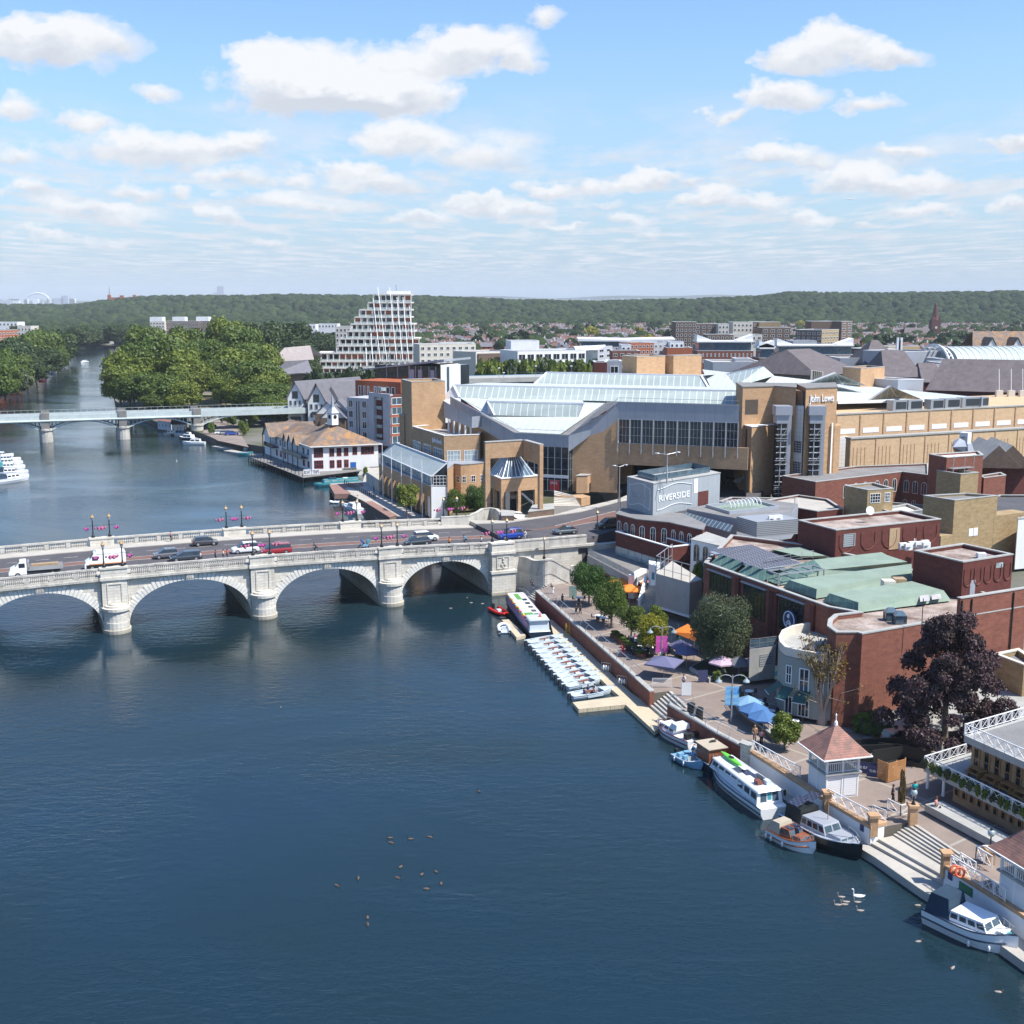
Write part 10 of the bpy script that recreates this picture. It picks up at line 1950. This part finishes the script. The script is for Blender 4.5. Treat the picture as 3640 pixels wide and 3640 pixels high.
for x,y in((1000,1320),(1090,1415),(1105,1465),(1210,1515),(870,1375)):rtb('round white cafe table on the pub terrace',B2(x,y),QZ)
rtb('single round white table in front of the pub windows',B4(1445,235),QZ)
R=random.Random(12)
for k in range(20):
 x,y=1560+R.uniform(-60,380),0;y=800+(x-1500)*.35+R.uniform(-70,100);rtb('round white cafe table under the quay trees',B1(x,y),QZ,'white','cafe tables under the quay trees',.42)
 if k%2==0:ps('diner seated at the crowded cafe tables under the quay trees',P(B1(x+18,y+6),QZ),R.uniform(0,6),'sit',(R.uniform(.05,.7),R.uniform(.05,.6),R.uniform(.05,.6)),(.05,.05,.1))['group']='diners under the quay trees'
for x,y in((1180,570),(1230,590),(990,390)):rtb('pale table in the shade of the first quay trees',B1(x,y),QZ,'white','tables under the first quay trees',.6)
for k in range(7):p=P(B1(1340+k*42,740+k*32),QZ);t=tg('planter','brown planter box edging the crowded cafe','planter',p,'planters edging the cafe');ob('box',box_at(p,.5,1.2,.6,-.7,QZ),'wood_seat',t);inst('plants',bm_,t,(0,0,.8),(.6,.5,.45))
for x,y,lb in((430,120,'black litter bin on the plaza, left of the pair'),(510,165,'black litter bin on the plaza, right of the pair')):p=P(B4(x,y),QZ);t=tg('litter_bin',lb,'bin',p);ob('body',MB().lt(p,[(.42,0),(.42,1.2)],10),'black',t);ob('hood',MB().lt(p,[(.45,1.2),(.45,1.35),(.1,1.5)],10),'black',t)
p=P(B4(450,150),QZ);sn('carrier_bag',rough_blob(.3,3,6),'white','white and green carrier bag beside the litter bins','bag',(0,0,0)).location=p+U*.3
t=tg('lifebuoy_station','red lifebuoy cabinet on a red post beside the curved stone wall','lifebuoy station',P(C4(1068,858),QZ));p=P(C4(1068,858),QZ);M['red_gloss']=flat('red_gloss',(.62,.02,.02),.4);ob('post',MR(p,p+U*1.3,.07,6),'red_gloss',t);ob('cabinet',MX(p.x-.55,p.x+.55,p.y-.12,p.y+.12,p.z+.95,p.z+2.3),'red_gloss',t);ob('white_label',MX(p.x-.3,p.x+.3,p.y-.14,p.y-.12,p.z+1.45,p.z+1.9),'white',t);ob('buoy',MB().pp([p+Vt((.28*cos(g),-.17,1.65+.28*sin(g)))for g in[2*pi*k/12 for k in range(13)]],.06,5),'red_gloss',t)
for k,(x,y)in en(((1255,300),(1300,320))):p=P(B6(x,y),QZ+.5);sn('lifebuoy',MB().pp([p+Vt((.35*cos(g),-.0+.1*sin(g),.35+.35*sin(g)))for g in[2*pi*k_/12 for k_ in range(13)]],.09,6),flat('buoy_orange',(.75,.13,.05)),['orange lifebuoy behind the white railing, left','orange lifebuoy behind the white railing, right'][k],'lifebuoy',p)
def board(name,lbl,px,z,w__,h_,m,ang=0,cat='sign',z0=.1,fm='black',gp=None,txt=None):
 p=P(px,z);t=tg(name,lbl,cat,p,gp,ang,True);ob('panel',MX(-w__/2,w__/2,-.03,.03,z0,z0+h_),m,t);ob('frame',MR((-w__/2,0,0),(-w__/2,0,z0+h_),.03,4).bar((w__/2,0,0),(w__/2,0,z0+h_),.03,4).bar((-w__/2,0,z0+h_),(w__/2,0,z0+h_),.03,4),fm,t)
 if txt:
  o=text(txt,h_*.3,t,(0,0,0),(1,0),'letters',.01);o.matrix_basis=Matrix.Translation((-w__*.42,-.05,z0+h_*.42))@Matrix.Rotation(pi/2,4,'X');fit(o,w__*.84)
 return t
board('notice_board','framed colourful notice board on the quay near the bridge',B1(928,348),QZ,1.1,1.7,mat('poster_map',(.55,.6,.35),.6,.3,(3,3,3),col2=(.2,.45,.5)),-.3);board('pavement_sign','black chalkboard sign standing on the plaza',B2(548,1175),QZ,1.1,1.4,'navy',.1);board('poster_frame','white framed poster at the head of the plaza steps',B2(385,1310),QZ,1.1,1.5,'white',0,fm='steel')
for x,y,k in((378,700,0),(517,742,1)):board('banner_sign','navy barrier panel lettered THE GAZEBO, %s one'%('left','right')[k],B5(x,y),QZ,2.35,1.15,'navy',-.33,fm='black',txt='THE GAZEBO')
p=P(B5(590,785),QZ);q=P(B5(765,735),QZ);r=P(B5(590,785),QZ);t=tg('slatted_screen','varnished timber slatted screen box beside navy barrier panels','screen',p);d2,n2,L=fr(p,q);a=MB()
for k in range(11):a.ox(p,q,0,L,-.05,0,QZ+.1+k*.17,QZ+.22+k*.17)
for f in(0,.5,1):a.ox(p,q,L*f-.05,L*f+.05,-.12,-.05,QZ,QZ+2)
pp2=v3(V2(p)-d2*.0-n2*1.3,QZ)
for k in range(11):a.ox(pp2,p,0,1.3,-.05,0,QZ+.1+k*.17,QZ+.22+k*.17)
ob('slats',a,'timber',t)
for k,(x,y,w__,h_,ang,lb)in en([(450,560,4.6,1.6,.1,'black booth partition in the dark seating area, left'),(620,600,4.2,1.7,.35,'black booth partition in the dark seating area, middle'),(740,560,4.6,1.6,-.25,'black booth partition in the dark seating area, right'),(840,600,3.2,1.8,-.5,'tall black booth end beside the terrace restaurant'),(560,470,7,1.4,.15,'long low black booth back against the hedge'),(1010,440,6.5,1.8,-.05,'dark timber fence below the copper beech')]):
 p=P(B5(x,y),QZ);t=tg('booth_partition',lb,'booth',p,None,ang,True);ob('panel',MX(-w__/2,w__/2,-.08,.08,0,h_),'black',t);ob('bench',MX(-w__/2+.1,w__/2-.1,-.6,-.08,0,.45),'black',t)
for k,(x,y)in en(((520,545),(745,545),(400,480))):p=P(B5(x,y),QZ);t=tg('booth_table','dark grey booth table in the shaded seating area','table',p,'booth tables',.2,True);ob('table_top',MX(-1.2,1.2,-.5,.5,.72,.78),'felt',t);ob('leg',MX(-.06,.06,-.06,.06,0,.72),'dm',t)
tl_=[P(B4(*q),QZ)for q in((855,30),(905,120),(1000,200),(1100,265),(1185,330),(1275,395))];wlr('terrace_wall','low curved brown brick wall of the pub terrace','low wall',tl_,QZ-.1,QZ+.55,'bb','cn',th=.3)
for k in range(5):barrail('white curved terrace railing section %s'%('beside blue banner lamp','by light blue parasol','by middle parasol','by front parasol','at the small tree')[k],[tl_[k],tl_[k+1]],QZ+.69,.9,'white',3,.8,.035,'white railings of the pub terrace')
t=tg('raised_planter','long stone edged planter below the big bushy tree','planter',P(B2(420,1060),QZ));pl_=[P(B2(*q),QZ)for q in((415,1060),(610,1180),(700,1110),(1000,1000),(900,930),(600,960))];ob('kerb',MP([V2(q)for q in pl_],QZ,QZ+.5),'cn',t);ob('soil',MP(ins(pl_,.25),QZ+.5,QZ+.53),'wood_floor',t)
for k,(x,y)in en(((1345,600),(1440,650),(1580,700),(1150,250),(1350,880),(1480,940))):bush('low weed tuft on the ledge below the white river wall',B4(x,y+230)if k<3 else B4(x,y+30 if k>3 else y+600),.7,5,.7,bm_,'weeds along the river wall','weed_tuft','weeds')if k>3 else None
t=tg('green_door','green painted panel low in the white river wall','door',P(B6(1340,560),1));wa,wb=P(B6(1160,250),QZ),P(B6(1900,720),QZ);d2,n2,L=fr(wa,wb);ob('panel',MO(wa,wb,L*.22,L*.4,.1,.16,1.3,2.0),flat('door_green',(.02,.16,.08)),t)
sn('blue_sign',MO(wa,wb,L*.06,L*.12,.1,.15,1.6,2.2),'navy','small blue mooring sign on the white wall near lifebuoys','sign',v3(wa,1.6));wa,wb=P(B4(1018,502),QZ),P(B5(0,985),QZ);wa2,wb2=P(B5(0,985),QZ),P(B5(425,1240),QZ);d2,n2,L=fr(wa2,wb2);sn('blue_sign',MO(wa2,wb2,L*.8,L*.88,.1,.15,1.6,2.2),'navy','small blue mooring sign on the white wall beside the grey cruiser','sign',v3(wa2,1.6))
for k,(x,y)in en(((1255,1020),(1410,1150))):p=P(B1(x,y),1.1);t=tg('fender_rack',['rack of white bottle fenders on the brick quay wall, upper','rack of white bottle fenders on the brick quay wall, lower'][k],'fender rack',p);[ob('fender',MB().blob(p+Vt((-.35+.3*j,-.35-.12*j,0)),(.14,.14,.35),7,6),'white',t,smooth=True)for j in range(3)];ob('frame',MB().pp([p+Vt(q)for q in((-.6,-.1,-.5),(-.6,-.1,.6),(.5,-.7,.6),(.5,-.7,-.5))],.03,4),'steel',t)
# -- water birds
def bird_mesh(key,L,body,head,neck):
 a=MB();a.loft([[(x*L,w__*L*cos(g),z*L+hh*L*sin(g))for g in[2*pi*k/8 for k in range(8)]]for x,w__,hh,z in((-.5,.02,.02,.22),(-.38,.12,.08,.14),(-.1,.2,.15,.1),(.2,.19,.15,.09),(.38,.1,.1,.1),(.45,.04,.04,.12))],0)
 for(p,q,r0,r1)in neck:a.bar([c*L for c in p],[c*L for c in q],r0*L,6,1,r1*L)
 h=neck[-1][1];a.blob((h[0]*L+.03*L,0,h[2]*L),(.085*L,.055*L,.06*L),7,5,1);a.bar((h[0]*L+.1*L,0,h[2]*L),(h[0]*L+.2*L,0,h[2]*L-.02*L),.025*L,5,2,.008*L);return a
M['feather_white']=flat('white_feathers',(.82,.82,.8),.7);M['feather_grey']=mat('grey_feathers',(.3,.26,.23),.8,.3,(8,8,8));M['feather_brown']=mat('brown_feathers',(.12,.085,.06),.8,.3,(8,8,8));M['feather_black']=flat('black_feathers',(.02,.02,.02),.6);M['beak_orange']=flat('beak_orange',(.6,.2,.03))
nk=[((.35,0,.12),(.42,0,.35),.06,.045),((.42,0,.35),(.4,0,.58),.045,.04),((.4,0,.58),(.46,0,.66),.04,.04)];sh_=[((.34,0,.14),(.42,0,.3),.07,.055),((.42,0,.3),(.46,0,.38),.055,.05)]
sp3={'swan':(1.0,nk,['feather_white','feather_white','beak_orange']),'cygnet':(.62,nk,['feather_grey','feather_grey','feather_black']),'goose':(.5,nk[:2],['feather_brown','feather_black','feather_black']),'duck':(.45,sh_,['feather_grey','feather_brown','beak_orange']),'gull':(.5,sh_,['feather_white','feather_white','beak_orange'])}
BMs={}
for k,(L,n_,ms)in sp3.items():o=ob(k,bird_mesh(k,L,0,0,n_),ms,None,(0,0,0),True);BMs[k]=o.data;bpy.data.objects.remove(o)
def bird(kind,px,lbl,rz=None,gp=None,sc=1):o=bpy.data.objects.new(kind,BMs[kind]);COL.objects.link(o);o.location=P(px,0)+Vt((0,0,-.03));o.rotation_euler=(0,0,R.uniform(0,6.28)if rz is None else rz);o.scale=(sc,)*3;setp(o,lbl,kind,gp)
bird('swan',B6(310,520),'white swan leading its cygnets near the lower right bank',3.0);
for x,y in((140,525),(185,572),(170,598),(105,602),(298,575),(325,658)):bird('cygnet',B6(x,y),'grey cygnet swimming beside the white swan',3.0,'cygnets beside the swan')
for k,(x,y)in en(((828,600),(840,637),(985,608),(1135,593),(910,820),(890,905),(1180,858),(1072,878),(585,908),(427,965),(1108,988),(657,1207),(657,1260),(1507,245),(1218,948))):bird('goose',K7(x,y),'brown and white goose floating in open water',None,'geese on the open river',1.15)
for x,y in((890,605),(895,960),(1230,1220),(1680,1455)):bird('duck',B6(x,y),'mottled duck near the lower right moorings',None,'ducks by the moorings',1.2)
for x,y in((1490,1195),(1645,1153),(1730,1160),(1615,1115)):bird('duck',A6(x,y),'duck swimming below the right hand arch',None,'ducks below the arch',1.2)
bird('gull',A5(1333,88),'white gull resting on calm water beyond the bridge',2);bird('swan',G6(550,820),'white swan alone on calm water upstream of the bridge',2);bird('gull',A1(565,747),'tiny white bird in midstream',1);bird('gull',A1(742,808),'tiny white bird near the plane trees',1)
bird('duck',(998,2515),'single dark duck in the blue water below the bridge',2)
q=D(S2(1277,752),6000);t=tg('airliner','tiny white airliner low in the sky at right','aeroplane',q,None,pi,True);ob('fuselage',MB().loft([[(x,r*cos(g),r*sin(g))for g in[2*pi*k/8 for k in range(8)]]for x,r in((-20,.4),(-15,1.6),(-5,2.2),(12,2.2),(18,1.2),(20,.3))]),'white',t,smooth=True);ob('wing',MB().hx([(-2,-17,0),(4,0,-.8),(9,0,-.8),(-.5,-17,0),(-2,-17,.3),(4,0,.2),(9,0,.2),(-.5,-17,.3)]).hx([(-2,17,0),(4,0,-.8),(9,0,-.8),(-.5,17,0),(-2,17,.3),(4,0,.2),(9,0,.2),(-.5,17,.3)]),'white',t);ob('tail_fin',MB().hx([(-19,-.2,1),(-15,-.2,1),(-15,.2,1),(-19,.2,1),(-20,-.1,7),(-18,-.1,7),(-18,.1,7),(-20,.1,7)]),'white',t)
